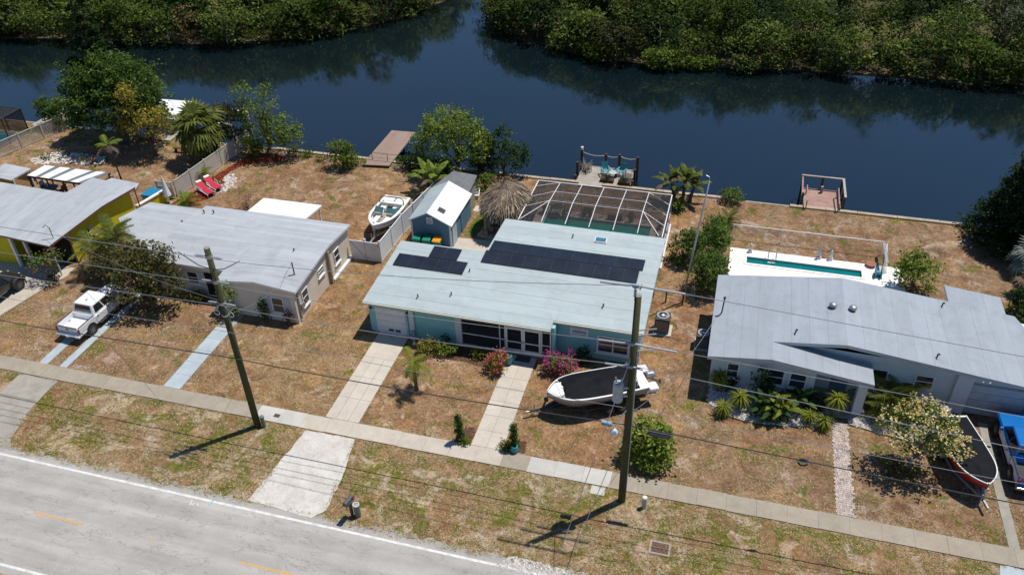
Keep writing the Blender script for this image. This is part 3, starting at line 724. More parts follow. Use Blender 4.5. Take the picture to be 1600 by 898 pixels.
IN_B2 = [(-150, 107), (-100, 114), (-75, 119), (-60, 126), (-60, 140), (-150, 130)]
n4 = forest('inland_scrub', 'patchy scrub and trees growing inland behind the left mangroves', FAR_L, IN_B2, 24, 900)
print('forest trees', n1, n2, n3, n4)
for i, (px, py, h) in enumerate(((1172, 40, 6.5), (1184, 42, 7.2), (1196, 36, 6.2))):
    b = G(px, py, -0.55)
    palm('cabbage_palm', ['leftmost', 'middle', 'rightmost'][i]+' of three dark cabbage palms behind the far mangroves', b, h, 'fan', 2.0, 16, 'leaf_dark', 300+i, 0.2, group='palms behind the far mangroves', bark='bark_brown')
for i, (px, py, r, hh) in enumerate(((1040, 106, 2.6, 2.3), (932, 92, 2.0, 1.9), (1092, 107, 1.9, 1.6))):
    b = G(px, py, -0.9)
    bush('mangrove_bush', ['broad light green mangrove bush standing out into the canal', 'small mangrove bush standing out from the bank near the canal bend', 'low spreading mangrove bush at the right of the broad one'][i], b, (r, r*.8, hh), 0.36, 'leaf_bright', 310+i, 16, 0.5, tint_shift=-0.12)
b = G(1310, 109, -0.9)
eg = thing('egret', 'small white egret standing at the foot of the far mangroves', 'bird', b)
obj('body', MB().loft([[(bx_, r*math.cos(a), 0.42+zz+r*1.1*math.sin(a)) for a in [k*math.pi/4 for k in range(8)]] for bx_, r, zz in ((-.28, .02, -.03), (-.15, .09, 0), (0, .11, .02), (.12, .08, .06), (.2, .04, .14), (.22, .03, .30), (.27, .035, .38), (.33, .02, .37), (.44, .005, .35))]), mat('feather_white', (0.8, 0.8, 0.78), 0.8), eg, local=True, smooth=True)
for s in (-.04, .04): obj('leg', MB().tube([(0, s, 0), (0.01, s, 0.38)], 0.012, 5), 'bark_brown', eg, local=True)

# ---------------------------------------------------------------- dry grass: tufts too many to count, so the lawn has relief
def grass(n, seed):
    rng = np.random.default_rng(seed)
    def off(P):
        x, y = P[:, 0], P[:, 1]; k = np.ones(len(P), bool)
        for a, b, c, d in ((-99, 99, 16.6, 23.5), (-99, 99, 29.25, 30.5), (-20.8, -18.5, 30, 39), (-11.7, -9.8, 30, 39), (7.9, 8.9, 30, 37.4), (-21.7, -17.7, 23.5, 29.3), (-42, -38.4, 23.5, 29.3), (-41.1, -40.4, 30, 38.6), (-39.5, -38.9, 30, 38.6), (bl-.1, br+.1, 30, 39), (-64, -47.3, 30, 40), (15.9, 16.5, 30, 39), (15, 25, 23.5, 29.3),
                           (-21.4, -3.4, 38.4, 56.7), (-38.5, -26.2, 38.1, 46.8), (-60, -46, 39, 48.5), (0.6, 18, 37, 48.4), (1.2, 13, 48, 54.5), (-23, -19, 49, 55), (-45, -38, 40.7, 46.8), (-19.9, -14, 49, 52)):
            k &= ~((x > a) & (x < b) & (y > c) & (y < d))
        return k
    # spread by how large the ground shows in the picture
    P = np.concatenate([np.c_[rng.uniform(-46, 22, int(n*.42)), rng.uniform(23.5, 30, int(n*.42))], np.c_[rng.uniform(-50, 22, int(n*.38)), rng.uniform(30, 40, int(n*.38))], np.c_[rng.uniform(-64, 26, int(n*.20)), rng.uniform(40, 61.5, int(n*.20))]])
    P = P[off(P)]
    E_ = []
    for (xa, ya), (xb, yb), den in (((-46, 29.27), (20, 29.27), 26), ((-46, 30.45), (-20.8, 30.45), 26), ((-18.5, 30.45), (-11.8, 30.45), 26), ((-9.8, 30.45), (20, 30.45), 26), ((-20.76, 30.4), (-20.76, 38.3), 18), ((-18.57, 30.4), (-18.57, 37.5), 24), ((-11.72, 30.4), (-11.72, 37), 12), ((-9.82, 30.4), (-9.82, 37.5), 16), ((7.9, 30.4), (7.9, 37), 26), ((8.87, 30.4), (8.87, 37), 26), ((-41.13, 30.5), (-41.13, 38), 20), ((-40.4, 30.5), (-40.4, 38), 20), ((-39.55, 30.5), (-39.55, 38), 20), ((-38.93, 30.5), (-38.93, 38), 20), ((-46, 23.75), (20, 23.75), 14), ((bl-.03, 30.5), (bl-.03, 36.5), 18), ((br+.03, 30.5), (br+.03, 36.5), 18), ((-21.6, 29.2), (-21.8, 24), 30), ((-18.25, 29.2), (-17.65, 24), 30), ((-38.5, 29.2), (-38.3, 25), 20), ((15.92, 30.5), (15.92, 38), 22), ((16.5, 30.5), (16.5, 38), 22)):
        n_ = int(math.dist((xa, ya), (xb, yb))*den); s_ = rng.uniform(0, 1, n_)[:, None]; s_ = s_[np.sin(s_[:, 0]*math.dist((xa, ya), (xb, yb))*2.1)+rng.normal(0, .8, n_) > -.2]
        E_.append(np.array([[xa, ya]])*(1-s_)+np.array([[xb, yb]])*s_+rng.normal(0, .035, (len(s_), 2)))
    E_ = np.concatenate(E_); P = np.concatenate([P, E_]); m = len(P)
    # clumpy: keep more where a coarse random field is high
    fx = np.sin(P[:, 0]*1.7+np.sin(P[:, 1]*2.3)*1.3)+np.sin(P[:, 1]*2.9+np.sin(P[:, 0]*1.1)*1.7)+rng.normal(0, .9, m)
    fx[-len(E_):] = 9; P = P[fx > -0.3]; m = len(P); V, T = [], []
    for k in range(3):
        a = rng.uniform(0, 6.28, m); h = rng.uniform(0.015, 0.05, m); s = rng.uniform(0.06, 0.15, m); w = rng.uniform(.010, .025, m)
        d = np.c_[np.cos(a), np.sin(a)]; q = np.c_[-d[:, 1], d[:, 0]]; b0 = P+rng.normal(0, .03, P.shape)
        z0 = np.zeros(m)
        V.append(np.stack([np.c_[b0-q*w[:, None], z0], np.c_[b0+q*w[:, None], z0], np.c_[b0+d*s[:, None]+q*w[:, None]*.3, h], np.c_[b0+d*s[:, None]-q*w[:, None]*.3, h]], axis=1).reshape(-1, 3))
        green = np.sin(P[:, 0]*0.9+1.3*np.sin(P[:, 1]*0.8))+np.sin(P[:, 1]*1.3+P[:, 0]*.4)
        T.append(np.clip(0.45+rng.normal(0, .25, m)-0.16*(green > 0.9), 0, 1))
    V = np.concatenate(V); Fc = np.arange(len(V)).reshape(-1, 4)
    foliage_mat('grass_dry', [(0.0, (0.10, 0.11, 0.025)), (0.22, (0.19, 0.165, 0.05)), (0.45, (0.33, 0.23, 0.12)), (0.75, (0.46, 0.35, 0.21)), (1.0, (0.58, 0.49, 0.34))], 0.8, 0.15)
    me = fast_mesh('dry_grass', V, Fc, np.concatenate(T)); me.materials.append(MATS['grass_dry'])
    o = bpy.data.objects.new('dry_grass', me); COL.objects.link(o); o['kind'] = 'stuff'; o['label'] = 'short dry brown grass with green tufts over the yards and verge'; o['category'] = 'grass'
grass(90000, 7)

# ---------------------------------------------------------------- buildings
def roof_sheet_mat(name, c1, c2, streak=(0.15, 1, 1)):
    if name in MATS: return MATS[name]
    m, t, b = _nodes(name); v = _pos(t); vs = _pos(t, streak)
    oi = t.nodes.new('ShaderNodeObjectInfo')
    c = _mix(t, _ramp(t, _noise(t, vs, 1.6, 5, 0.65, 0.4), [(0.35, 0.0), (0.7, 1.0)]), c1, c2)
    c = _mix(t, 1.0, c, _ramp(t, oi.outputs['Random'], [(0.0, 0.95), (1.0, 1.03)]), 'MULTIPLY')
    c = _mix(t, 1.0, c, _ramp(t, _noise(t, v, 0.9, 6, 0.7, 0.8), [(0.28, 0.86), (0.5, 1.0), (0.75, 1.05)]), 'MULTIPLY')
    c = _mix(t, 1.0, c, _ramp(t, _noise(t, v, 34, 3, 0.7), [(0.3, 0.93), (0.7, 1.04)]), 'MULTIPLY')
    t.links.new(c, b.inputs['Base Color']); b.inputs['Roughness'].default_value = 0.75; b.inputs['Specular IOR Level'].default_value = 0.3
    return m
roof_sheet_mat('roof_mint', (0.375, 0.435, 0.445), (0.335, 0.392, 0.402))
roof_sheet_mat('roof_grey', (0.405, 0.43, 0.455), (0.315, 0.335, 0.36), (0.06, 1.3, 1))
roof_sheet_mat('roof_blue_grey', (0.305, 0.340, 0.380), (0.268, 0.300, 0.338), (1, 0.15, 1))
roof_sheet_mat('roof_white', (0.72, 0.73, 0.72), (0.62, 0.63, 0.62))
roof_sheet_mat('roof_yellow_house', (0.375, 0.40, 0.425), (0.315, 0.34, 0.36), (1, 0.2, 1))
roof_sheet_mat('roof_brown', (0.29, 0.205, 0.165), (0.245, 0.17, 0.135), (1, 0.1, 1))
roof_sheet_mat('roof_shingle_dark', (0.165, 0.175, 0.185), (0.12, 0.13, 0.14), (1, 1, 1))
mat('trim_cream', (0.60, 0.58, 0.46), 0.6, (0.50, 0.48, 0.38), 4)
mat('trim_white', (0.78, 0.78, 0.76), 0.5, (0.68, 0.68, 0.66), 4)
mat('trim_grey', (0.46, 0.50, 0.53), 0.55, (0.40, 0.44, 0.47), 4)
mat('trim_redbrown', (0.20, 0.075, 0.055), 0.6, (0.14, 0.06, 0.045), 4)
mat('wall_teal', (0.27, 0.545, 0.545), 0.8, (0.24, 0.50, 0.505), 1.2, bump=0.2, bscale=30, spec=0.25)
mat('wall_cream', (0.70, 0.62, 0.51), 0.85, (0.62, 0.54, 0.44), 1.0, bump=0.25, bscale=25, spec=0.2)
mat('wall_pale_blue', (0.56, 0.64, 0.67), 0.8, (0.50, 0.575, 0.61), 1.2, bump=0.2, bscale=25, spec=0.25)
mat('wall_yellow', (0.56, 0.50, 0.018), 0.8, (0.49, 0.43, 0.016), 1.4, bump=0.2, bscale=25, spec=0.25)
mat('wall_shed_blue', (0.115, 0.215, 0.30), 0.75, (0.10, 0.185, 0.26), 1.4, spec=0.25)
mat('wood_light', (0.52, 0.33, 0.15), 0.75, (0.42, 0.26, 0.11), 5, stretch=(1, 1, 6))
mat('wood_grey', (0.34, 0.315, 0.285), 0.9, (0.24, 0.215, 0.19), 5, spec=0.2, fine=0.25)
mat('wood_dark', (0.10, 0.065, 0.045), 0.85, (0.065, 0.042, 0.03), 5, spec=0.25)
mat('shutter_blue', (0.44, 0.52, 0.57), 0.6, (0.40, 0.47, 0.52), 3)
mat('door_white', (0.66, 0.67, 0.67), 0.5, (0.58, 0.59, 0.59), 2)
mat('metal_galv', (0.42, 0.43, 0.44), 0.42, (0.33, 0.34, 0.35), 5, metal=0.6)
mat('metal_dark', (0.045, 0.045, 0.048), 0.5, (0.07, 0.07, 0.07), 5, metal=0.3)
mat('metal_white', (0.78, 0.78, 0.78), 0.4, (0.70, 0.70, 0.70), 5)
mat('dark_interior', (0.022, 0.020, 0.019), 0.95, (0.035, 0.03, 0.028), 2, spec=0.1)
glass_mat('window_glass'); glass_mat('solar_glass', (0.007, 0.009, 0.014), 0.30); glass_mat('skylight_glass', (0.03, 0.10, 0.15), 0.1)

def clip_strip(poly, ax, lo, hi):
    def half(P, val, keep_gt):
        out = []
        for i in range(len(P)):
            a, b = P[i], P[(i+1) % len(P)]; ia = (a[ax] >= val) == keep_gt or a[ax] == val; ib = (b[ax] >= val) == keep_gt or b[ax] == val
            if ia: out.append(a)
            if ia != ib:
                t = (val-a[ax])/(b[ax]-a[ax]); out.append(tuple(a[k]+(b[k]-a[k])*t for k in range(3)))
        return out
    P = half(list(poly), lo, True)
    return half(P, hi, False) if len(P) >= 3 else []
def build_roof(root, facets, sheet_mat, edge_mat, ax, width, thick=0.16, seed=1, name='roof', gap=0.006):
    """slab of planar facets with its roofing sheets laid on top as separate pieces; ax = axis the strips step along"""
    mb = MB()
    for P in facets: mb.slab3(P, thick)
    rf = obj(name, mb, edge_mat, root)
    rg = random.Random(seed)
    for P in facets:
        lo, hi = min(p[ax] for p in P), max(p[ax] for p in P); n = max(1, round((hi-lo)/width)); w = (hi-lo)/n
        for i in range(n):
            Q = clip_strip(P, ax, lo+i*w+(gap/2 if i else -0.001), lo+(i+1)*w-(gap/2 if i < n-1 else -0.001))
            if len(Q) < 3: continue
            cx = sum(p[0] for p in Q)/len(Q); cy = sum(p[1] for p in Q)/len(Q)
            dz = 0.012+rg.uniform(0, 0.006)
            Q = [(p[0]+(0.012 if p[0] > cx else -0.012)*(ax == 1), p[1]+(0.012 if p[1] > cy else -0.012)*(ax == 0), p[2]+dz) for p in Q]
            obj('roof_sheet', MB().slab3(Q, 0.0115), sheet_mat, rf)
    return rf
def walls(root, poly, ztop, material, name='wall', z0=-0.02):
    """closed wall block; ztop(x, y) gives the underside of the roof"""
    return obj(name, MB().prism(poly, z0, [ztop(p[0], p[1]) for p in poly]), material, root)
def face(side):
    """outward normal and along-wall axes of an axis-aligned wall side"""
    return {'-y': (Vector((0,-1,0)), Vector((1,0,0))), '+x': (Vector((1,0,0)), Vector((0,1,0))), '-x': (Vector((-1,0,0)), Vector((0,-1,0))), '+y': (Vector((0,1,0)), Vector((-1,0,0)))}[side]
def fbox(mb, c, side, w, h, d, out):
    """box on a wall: c = centre on the wall face, w along, h up, d thick, standing 'out' from the face (to its inner side)"""
    n, u = face(side); cc = Vector(c)+n*(out+d/2)
    return mb.box(cc, (w, d, h) if abs(n.y) > 0.5 else (d, w, h))
def window(root, c, side, w, h, rows=2, cols=1, frame='trim_white', glass='window_glass', sill=True, fw=0.07, label=None):
    n, u = face(side); mb = MB(); c = Vector(c)
    for s in (-1, 1): fbox(mb, c+u*s*(w/2-fw/2), side, fw, h, 0.07, -0.01)
    for s in (-1, 1): fbox(mb, c+Vector((0,0,s*(h/2-fw/2))), side, w-2*fw, fw, 0.07, -0.01)
    win = obj('window', mb, frame, root)
    if label: win['label'] = label
    for k in range(1, rows): obj('rail', fbox(MB(), c+Vector((0,0,h*(k/rows-0.5))), side, w-2*fw, fw*0.8, 0.05, -0.01), frame, win)
    for k in range(1, cols): obj('mullion', fbox(MB(), c+u*w*(k/cols-0.5), side, fw*0.8, h-2*fw, 0.055, -0.01), frame, win)
    for i in range(rows):
        for j in range(cols):
            pw, ph = (w-2*fw)/cols, (h-2*fw)/rows
            p = c+u*(pw*(j-(cols-1)/2))+Vector((0,0,ph*(i-(rows-1)/2)))
            obj('pane', fbox(MB(), p, side, pw-fw*0.7, ph-fw*0.7, 0.012, 0.004), glass, win)
    if sill: obj('sill', fbox(MB(), c+Vector((0,0,-h/2-0.04)), side, w+0.16, 0.07, 0.13, -0.01), frame, win)
    return win
def vent_pipe(root, x, y, z, kind='bent', h=0.28):
    mb = MB()
    if kind == 'bent': mb.tube([(x, y, z-0.05), (x, y, z+h*.7), (x+0.03, y-0.05, z+h), (x+0.05, y-0.14, z+h*.98)], 0.045, 8)
    else: mb.lathe([(0.13, -0.02), (0.13, h*.3), (0.22, h*.35), (0.24, h*.75), (0.17, h), (0.03, h*1.1)], (x, y, z), 12)
    return obj('roof_vent', mb, 'metal_galv' if kind != 'bent' else 'metal_dark', root, smooth=kind != 'bent')

# ---- the mint-roofed house in the middle
H = thing('teal_house', 'teal house with pale mint roof and solar panels in the middle of the row', 'house', (-12.3, 38.7, 0))
ZR = 3.05
def zmain(x, y): return 2.68+(ZR-2.68)*max(0, 1-abs(y-45.2)/6.9)
xl, xw, xr, y0, y1, yb = -21.45, -15.15, -3.35, 38.32, 45.3, 50.2
def rp(x, y, z=None): return (x, y, zmain(x, y) if z is None else z)
facets = [[rp(xl, y0), rp(xw, y0), rp(xw, 45.2), rp(xl, 45.2)],
          [rp(xw, y0), rp(-8.95, y0), rp(-8.95, 45.2), rp(xw, 45.2)],
          [rp(-8.95, 39.22), rp(xr, 39.22), rp(xr, 45.2), rp(-8.95, 45.2)],
          [rp(xw, 45.2), rp(xr, 45.2), rp(xr, yb), rp(xw, yb)]]
RF = build_roof(H, facets, 'roof_mint', 'trim_cream', 1, 0.98, 0.17, 3, gap=0.014)
walls(H, [(-21.3, 38.72), (-15.12, 38.72), (-15.12, 44.9), (-21.3, 44.9)], lambda x, y: zmain(x, y)-0.12, 'wall_teal')
walls(H, [(-8.75, 39.5), (-3.6, 39.5), (-3.6, 45.2), (-3.6, 49.9), (-15.0, 49.9), (-15.0, 45.2), (-15.0, 40.9), (-8.75, 40.9)], lambda x, y: zmain(x, y)-0.12, 'wall_teal')
obj('gutter', MB().bx(xl, -8.95, y0-0.09, y0-0.005, 2.56, 2.655), 'trim_cream', H)
obj('gutter', MB().bx(-8.93, xr, 39.13, 39.215, 2.60, 2.70), 'trim_cream', H)
# garage front
gd = obj('garage_door', MB().bx(-20.85, -18.72, 38.66, 38.70, 0.03, 2.12), 'door_white', H)
for k in range(4): obj('door_panel', MB().bx(-20.82, -18.75, 38.635, 38.665, 0.05+k*0.52, 0.05+k*0.52+0.50), 'door_white', gd, bevel=0.01)
for k in (0, 1): obj('door_vent', MB().bx(-20.0+k*0.48, -19.66+k*0.48, 38.61, 38.637, 0.28, 0.47), 'metal_dark', gd)
obj('door_frame', MB().bx(-20.97, -20.86, 38.64, 38.715, 0.0, 2.22).bx(-18.71, -18.60, 38.64, 38.715, 0.0, 2.22).bx(-20.86, -18.71, 38.64, 38.715, 2.13, 2.22), 'wall_teal', H)
for a, b in ((-18.45, -18.12), (-15.28, -14.86)):
    obj('pilaster', MB().bx(a, b, 38.58, 38.74, -0.02, 2.54), mat('pilaster_pale', (0.60, 0.62, 0.61), 0.7), H)
for x in (-21.12, -18.55):
    obj('wall_lamp', MB().lathe([(0.05, -.12), (0.10, -.05), (0.09, .10), (0.03, .16)], (x, 38.6, 1.95), 8), 'metal_dark', H)
# porch: screened recess with posts, rails and a double screen door
obj('porch_floor', MB().bx(-15.0, -8.8, 38.66, 40.9, -0.02, 0.10), 'patio_concrete', H)
obj('porch_wall', MB().bx(-14.98, -8.78, 40.78, 40.88, 0.1, 2.6), mat('wall_teal_shaded', (0.13, 0.27, 0.28), 0.85), H)  # darker copy of the wall teal, with the recess shade put into the colour
obj('house_door', MB().bx(-11.3, -10.35, 40.70, 40.775, 0.1, 2.12), mat('door_brown', (0.11, 0.05, 0.035), 0.6), H)
window(H, (-13.1, 40.77, 1.65), '-y', 1.5, 0.7, 1, 2)
pf = MB(); pfr = obj
PY0, PY1 = 38.68, 38.74
frame_bars = [(-14.84, -11.95, PY0, PY1, 1.02, 1.08), (-14.84, -11.95, PY0, PY1, 0.10, 0.16), (-14.86, -8.98, PY0, PY1, 2.44, 2.52), (-12.36, -12.30, PY0, PY1, 0.1, 2.44), (-12.02, -11.95, PY0, PY1, 0.1, 2.44), (-9.62, -9.55, PY0, PY1, 0.1, 2.44), (-9.05, -8.98, PY0, PY1, 0.1, 2.5), (-9.55, -9.05, PY0, PY1, 1.02, 1.08), (-9.55, -9.05, PY0, PY1, 0.1, 0.16), (-11.95, -9.62, PY0, PY1, 2.14, 2.20)]
for i, q in enumerate(frame_bars): obj('porch_bar', MB().bx(*q), 'trim_white', H)
def screen_mat(name, dens, col=(0.03, 0.03, 0.032)):
    if name in MATS: return MATS[name]
    m, t, b = _nodes(name); b.inputs['Base Color'].default_value = (*col, 1); b.inputs['Roughness'].default_value = 0.9; b.inputs['Specular IOR Level'].default_value = 0.1
    tr = t.nodes.new('ShaderNodeBsdfTransparent'); mx = t.nodes.new('ShaderNodeMixShader'); mx.inputs[0].default_value = dens
    out = [n for n in t.nodes if n.type == 'OUTPUT_MATERIAL'][0]
    t.links.new(tr.outputs[0], mx.inputs[1]); t.links.new(b.outputs[0], mx.inputs[2]); t.links.new(mx.outputs[0], out.inputs[0]); return m
screen_mat('porch_screen', 0.45); screen_mat('cage_screen', 0.57, (0.034, 0.034, 0.037)); screen_mat('cage_screen_dark', 0.6, (0.02, 0.02, 0.022))
for q in ((-14.84, -12.36, 1.08, 2.44), (-14.84, -12.36, 0.16, 1.02), (-12.30, -12.02, 0.1, 2.44), (-9.55, -9.05, 1.08, 2.44), (-9.55, -9.05, 0.16, 1.02), (-11.95, -9.62, 2.20, 2.44)):
    obj('porch_screen', MB().bx(q[0], q[1], 38.705, 38.711, q[2], q[3]), 'porch_screen', H)
for k in (0, 1):
    xa = -11.93+k*1.15; d = MB()
    for q in ((xa, xa+.11, .1, 2.12), (xa+1.02, xa+1.13, .1, 2.12), (xa+.11, xa+1.02, 2.02, 2.12), (xa+.11, xa+1.02, .1, .42), (xa+.11, xa+1.02, .98, 1.05)): d.bx(q[0], q[1], 38.65, 38.70, q[2], q[3])
    dd = obj('screen_door', d, 'trim_white', H)
    for z0_, z1_ in ((.42, .98), (1.05, 2.02)): obj('screen', MB().bx(xa+.11, xa+1.02, 38.672, 38.678, z0_, z1_), 'porch_screen', dd)
    obj('handle', MB().bx(xa+(1.04 if k == 0 else .03), xa+(1.08 if k == 0 else .07), 38.60, 38.65, 1.0, 1.14), 'metal_dark', dd)
window(H, (-7.35, 39.5, 1.95), '-y', 1.15, 0.62, 3, 1, sill=False, fw=0.11)
window(H, (-5.2, 39.5, 1.25), '-y', 2.05, 1.35, 2, 2, fw=0.10)
obj('corner_board', MB().bx(-3.68, -3.52, 39.44, 39.62, 0, 2.5), 'trim_white', H)
obj('porch_end_wall', MB().bx(-8.95, -8.76, 38.74, 39.5, 0.0, 2.52), 'wall_teal', H)
for x, y in ((-18.05, 39.5), (-16.0, 42.0-1.8), (-9.75, 48.7), (-6.2, 41.2)):
    vent_pipe(RF, x, y, zmain(x, y))
vent_pipe(RF, -15.6, 42.9, zmain(-15.6, 42.9), h=0.2)
vent_pipe(RF, -4.15, 43.6, zmain(-4.15, 43.6), h=0.3)
sk = obj('skylight', MB().bx(-8.15, -7.3, 48.35, 48.95, zmain(-8, 48.6)-.02, zmain(-8, 48.6)+.13), 'trim_white', RF)
obj('skylight_pane', MB().bx(-8.09, -7.36, 48.41, 48.89, zmain(-8, 48.6)+.13, zmain(-8, 48.6)+.15), 'skylight_glass', RF)
# solar panels, one object each
def solar(x0_, x1_, ya, yb_, n):
    w = (x1_-x0_)/n
    for i in range(n):
        a, b = x0_+i*w+0.005, x0_+(i+1)*w-0.005
        za, zb = zmain(0, ya)+0.11, zmain(0, yb_)+0.13
        P = [(a, ya, za), (b, ya, za), (b, yb_, zb), (a, yb_, zb)]
        p = obj('solar_panel', MB().slab3(P, 0.035), 'metal_dark', RF)
        ins = 0.010
        obj('solar_panel_glass', MB().slab3([(a+ins, ya+ins, za+.003), (b-ins, ya+ins, za+.003), (b-ins, yb_-ins, zb+.003), (a+ins, yb_-ins, zb+.003)], 0.002), 'solar_glass', RF)
    obj('panel_rail', MB().bx(x0_+.05, x1_-.05, ya+.25, ya+.29, zmain(0, ya)+.015, zmain(0, ya)+.075).bx(x0_+.05, x1_-.05, yb_-.29, yb_-.25, zmain(0, yb_)+.015, zmain(0, yb_)+.085), 'metal_galv', RF)
solar(-20.95, -15.95, 42.35, 43.62, 5); solar(-18.85, -16.8, 43.72, 44.95, 2)
solar(-15.15, -4.50, 43.95, 45.28, 11); solar(-14.98, -4.30, 45.38, 46.70, 11)

# ---- cream house on the left
H1 = thing('cream_house', 'cream house with streaky grey roof beside the left utility pole', 'house', (-32, 39, 0))
zr, ze, zv = 3.10, 2.70, 2.72
def z1_(x, y):
    a = ze+(zr-ze)*max(0, 1-abs(y-43.3)/4.1)
    if x > -32.2 and y < 43.3: a = max(a, 2.70+0.36*max(0, 1-abs(x+29.2)/3.0))
    return a
V5 = (-26.2, 38.1, 2.70); AP = (-29.2, 38.1, 3.06); VL = (-32.2, 38.1, 2.66)
ridge_r, ridge_l = (-26.2, 43.3, zr), (-38.35, 43.3, zr)
f1 = [[(-38.35, 39.25, ze), (-32.2, 39.25, ze), (-32.2, 43.3, zr), ridge_l],
      [VL, AP, (-29.2, 43.3, zr+0.0)], [VL, (-29.2, 43.3, zr), (-32.2, 43.3, zr), (-32.2, 39.25, ze)],
      [AP, V5, ridge_r, (-29.2, 43.3, zr)],
      [ridge_l, ridge_r, (-26.2, 46.85, 2.72), (-38.35, 46.85, 2.72)]]
f1 = [f1[0], f1[1], [AP, V5, ridge_r], [AP, ridge_r, (-29.2, 43.3, zr)], f1[4], [VL, (-29.2, 43.3, zr), (-32.2, 43.3, zr)]]
RF1 = build_roof(H1, f1, 'roof_grey', 'trim_white', 1, 1.0, 0.14, 5)
RF1b = build_roof(H1, [[(x_, y_, 2.30+0.05*(y_-40.7)) for x_, y_ in ((-44.3, 44.0), (-41.0, 41.0), (-38.36, 40.75), (-38.36, 46.5), (-43.2, 46.5))]], 'roof_grey', 'trim_white', 1, 1.0, 0.14, 6, 'wing_roof')
walls(H1, [(-26.42, 38.2), (-26.42, 43.3), (-26.42, 46.6), (-38.1, 46.6), (-38.1, 43.3), (-38.1, 39.6), (-32.0, 39.6), (-32.0, 38.2), (-29.2, 38.2)], lambda x, y: z1_(x, y)-0.12, 'wall_cream')
walls(H1, [(-38.1, 41.3), (-38.1, 46.2), (-42.9, 46.2), (-43.6, 44.1), (-40.9, 41.5)], lambda x, y: 2.18+0.05*(y-40.7), 'wall_cream')
window(H1, (-27.75, 38.2, 1.35), '-y', 0.95, 1.30, 2, 1)
for s in (-28.47, -27.03): obj('shutter', fbox(MB(), (s, 38.2, 1.35), '-y', 0.42, 1.35, 0.04, 0.002), 'shutter_blue', H1)
for xx in (-35.2, -37.2):
    window(H1, (xx, 39.6, 1.45), '-y', 0.95, 1.05, 2, 1)
    for s in (-0.72, 0.72): obj('shutter', fbox(MB(), (xx+s, 39.6, 1.45), '-y', 0.40, 1.15, 0.04, 0.002), 'shutter_blue', H1)
obj('front_door', fbox(MB(), (-32.9, 39.6, 1.06), '-y', 0.95, 2.05, 0.05, 0.0), mat('door_slate', (0.16, 0.25, 0.33), 0.6), H1, bevel=0.01)
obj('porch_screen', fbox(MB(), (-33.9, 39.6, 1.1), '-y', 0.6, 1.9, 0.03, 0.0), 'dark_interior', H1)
for yy, zz, ww, hh in ((39.5, 1.35, 0.85, 1.25), (42.0, 1.75, 0.85, 0.62), (44.5, 1.45, 0.85, 1.15)):
    window(H1, (-26.42, yy, zz), '+x', ww, hh, 2, 1)
obj('chimney_pipe', MB().bx(-26.40, -26.20, 43.05, 43.22, 0, 2.7), mat('tan_pipe', (0.42, 0.31, 0.20), 0.7), H1)
obj('drain_channel', MB().bx(-26.38, -26.16, 43.3, 46.5, 0.05, 0.22), 'metal_white', H1)
mb = MB(); mb.bx(-26.40, -26.22, 38.62, 38.85, 0.85, 1.35).bx(-26.40, -26.25, 38.95, 39.10, 0.9, 1.25).bx(-26.40, -26.30, 38.5, 38.58, 0.2, 2.3)
obj('electric_meter', mb, 'metal_galv', H1)
for x, y in ((-28.3, 42.2), (-38.9, 44.4), (-37.7, 45.6), (-37.0, 45.8)): vent_pipe(RF1 if x > -38.3 else RF1b, x, y, z1_(x, y) if x > -38.3 else 2.5, h=0.3)
obj('antenna_mast', MB().tube([(-27.0, 39.7, 2.8), (-27.05, 39.75, 3.9)], 0.045, 6).tube([(-27.0, 39.7, 3.0), (-27.5, 39.2, 2.9)], 0.02, 5).tube([(-27.05, 39.75, 3.85), (-27.6, 39.1, 2.85)], 0.012, 4), 'metal_dark', RF1)
# its flat white patio roof
PT = thing('patio_cover', 'flat white patio roof on posts behind the cream house', 'patio cover', (-32.4, 48, 0))
build_roof(PT, [[(-34.9, 46.95, 2.62), (-29.95, 46.95, 2.62), (-29.75, 49.3, 2.50), (-34.8, 49.3, 2.50)]], 'roof_white', 'trim_white', 0, 1.25, 0.12, 7)
for x in (-34.6, -32.3, -29.95): obj('post', MB().bx(x-.05, x+.05, 49.05, 49.15, 0, 2.38), 'trim_white', PT)

# ---- yellow house at the left edge
HY = thing('yellow_house', 'mustard yellow house with grey roof at the left edge', 'house', (-52, 44, 0))
def zy(x, y): return 2.75+0.25*max(0, 1-abs(y-44.5)/6)
fy = [[(-64, 39.75, zy(0, 39.75)), (-50.4, 39.35, zy(0, 39.4)), (-46.35, 39.0, zy(0, 39)), (-46.0, 44.5, zy(0, 44.5)), (-64, 44.5, zy(0, 44.5))],
      [(-64, 44.5, zy(0, 44.5)), (-50.5, 44.5, zy(0, 44.5)), (-50.4, 45.75, 2.93), (-64, 46.4, 2.90)],
      [(-50.5, 44.5, zy(0, 44.5)), (-46.0, 44.5, zy(0, 44.5)), (-45.6, 48.0, 2.83), (-50.15, 48.6, 2.82)]]
RFY = build_roof(HY, fy, 'roof_yellow_house', 'trim_redbrown', 0, 1.0, 0.15, 8)
build_roof(HY, [[(-49.4, 48.2, 2.55), (-45.7, 48.05, 2.55), (-46.2, 49.2, 2.45), (-49.1, 49.5, 2.45)]], 'roof_yellow_house', 'trim_redbrown', 0, 1.2, 0.1, 9, 'lean_to_roof')
walls(HY, [(-46.55, 41.0), (-46.3, 44.5), (-46.05, 47.7), (-50.2, 48.2), (-50.5, 45.5), (-63, 46.0), (-63, 41.0)], lambda x, y: zy(x, y)-0.12, 'wall_yellow')
walls(HY, [(-50.6, 39.7), (-50.6, 41.05), (-63, 41.05), (-63, 39.8)], lambda x, y: 2.6, 'wall_yellow', 'front_room')
obj('carport_back', MB().bx(-50.5, -46.6, 40.9, 40.98, 0, 2.6), 'dark_interior', HY)  # near-black sheet over the yellow wall, carport shade put into its colour
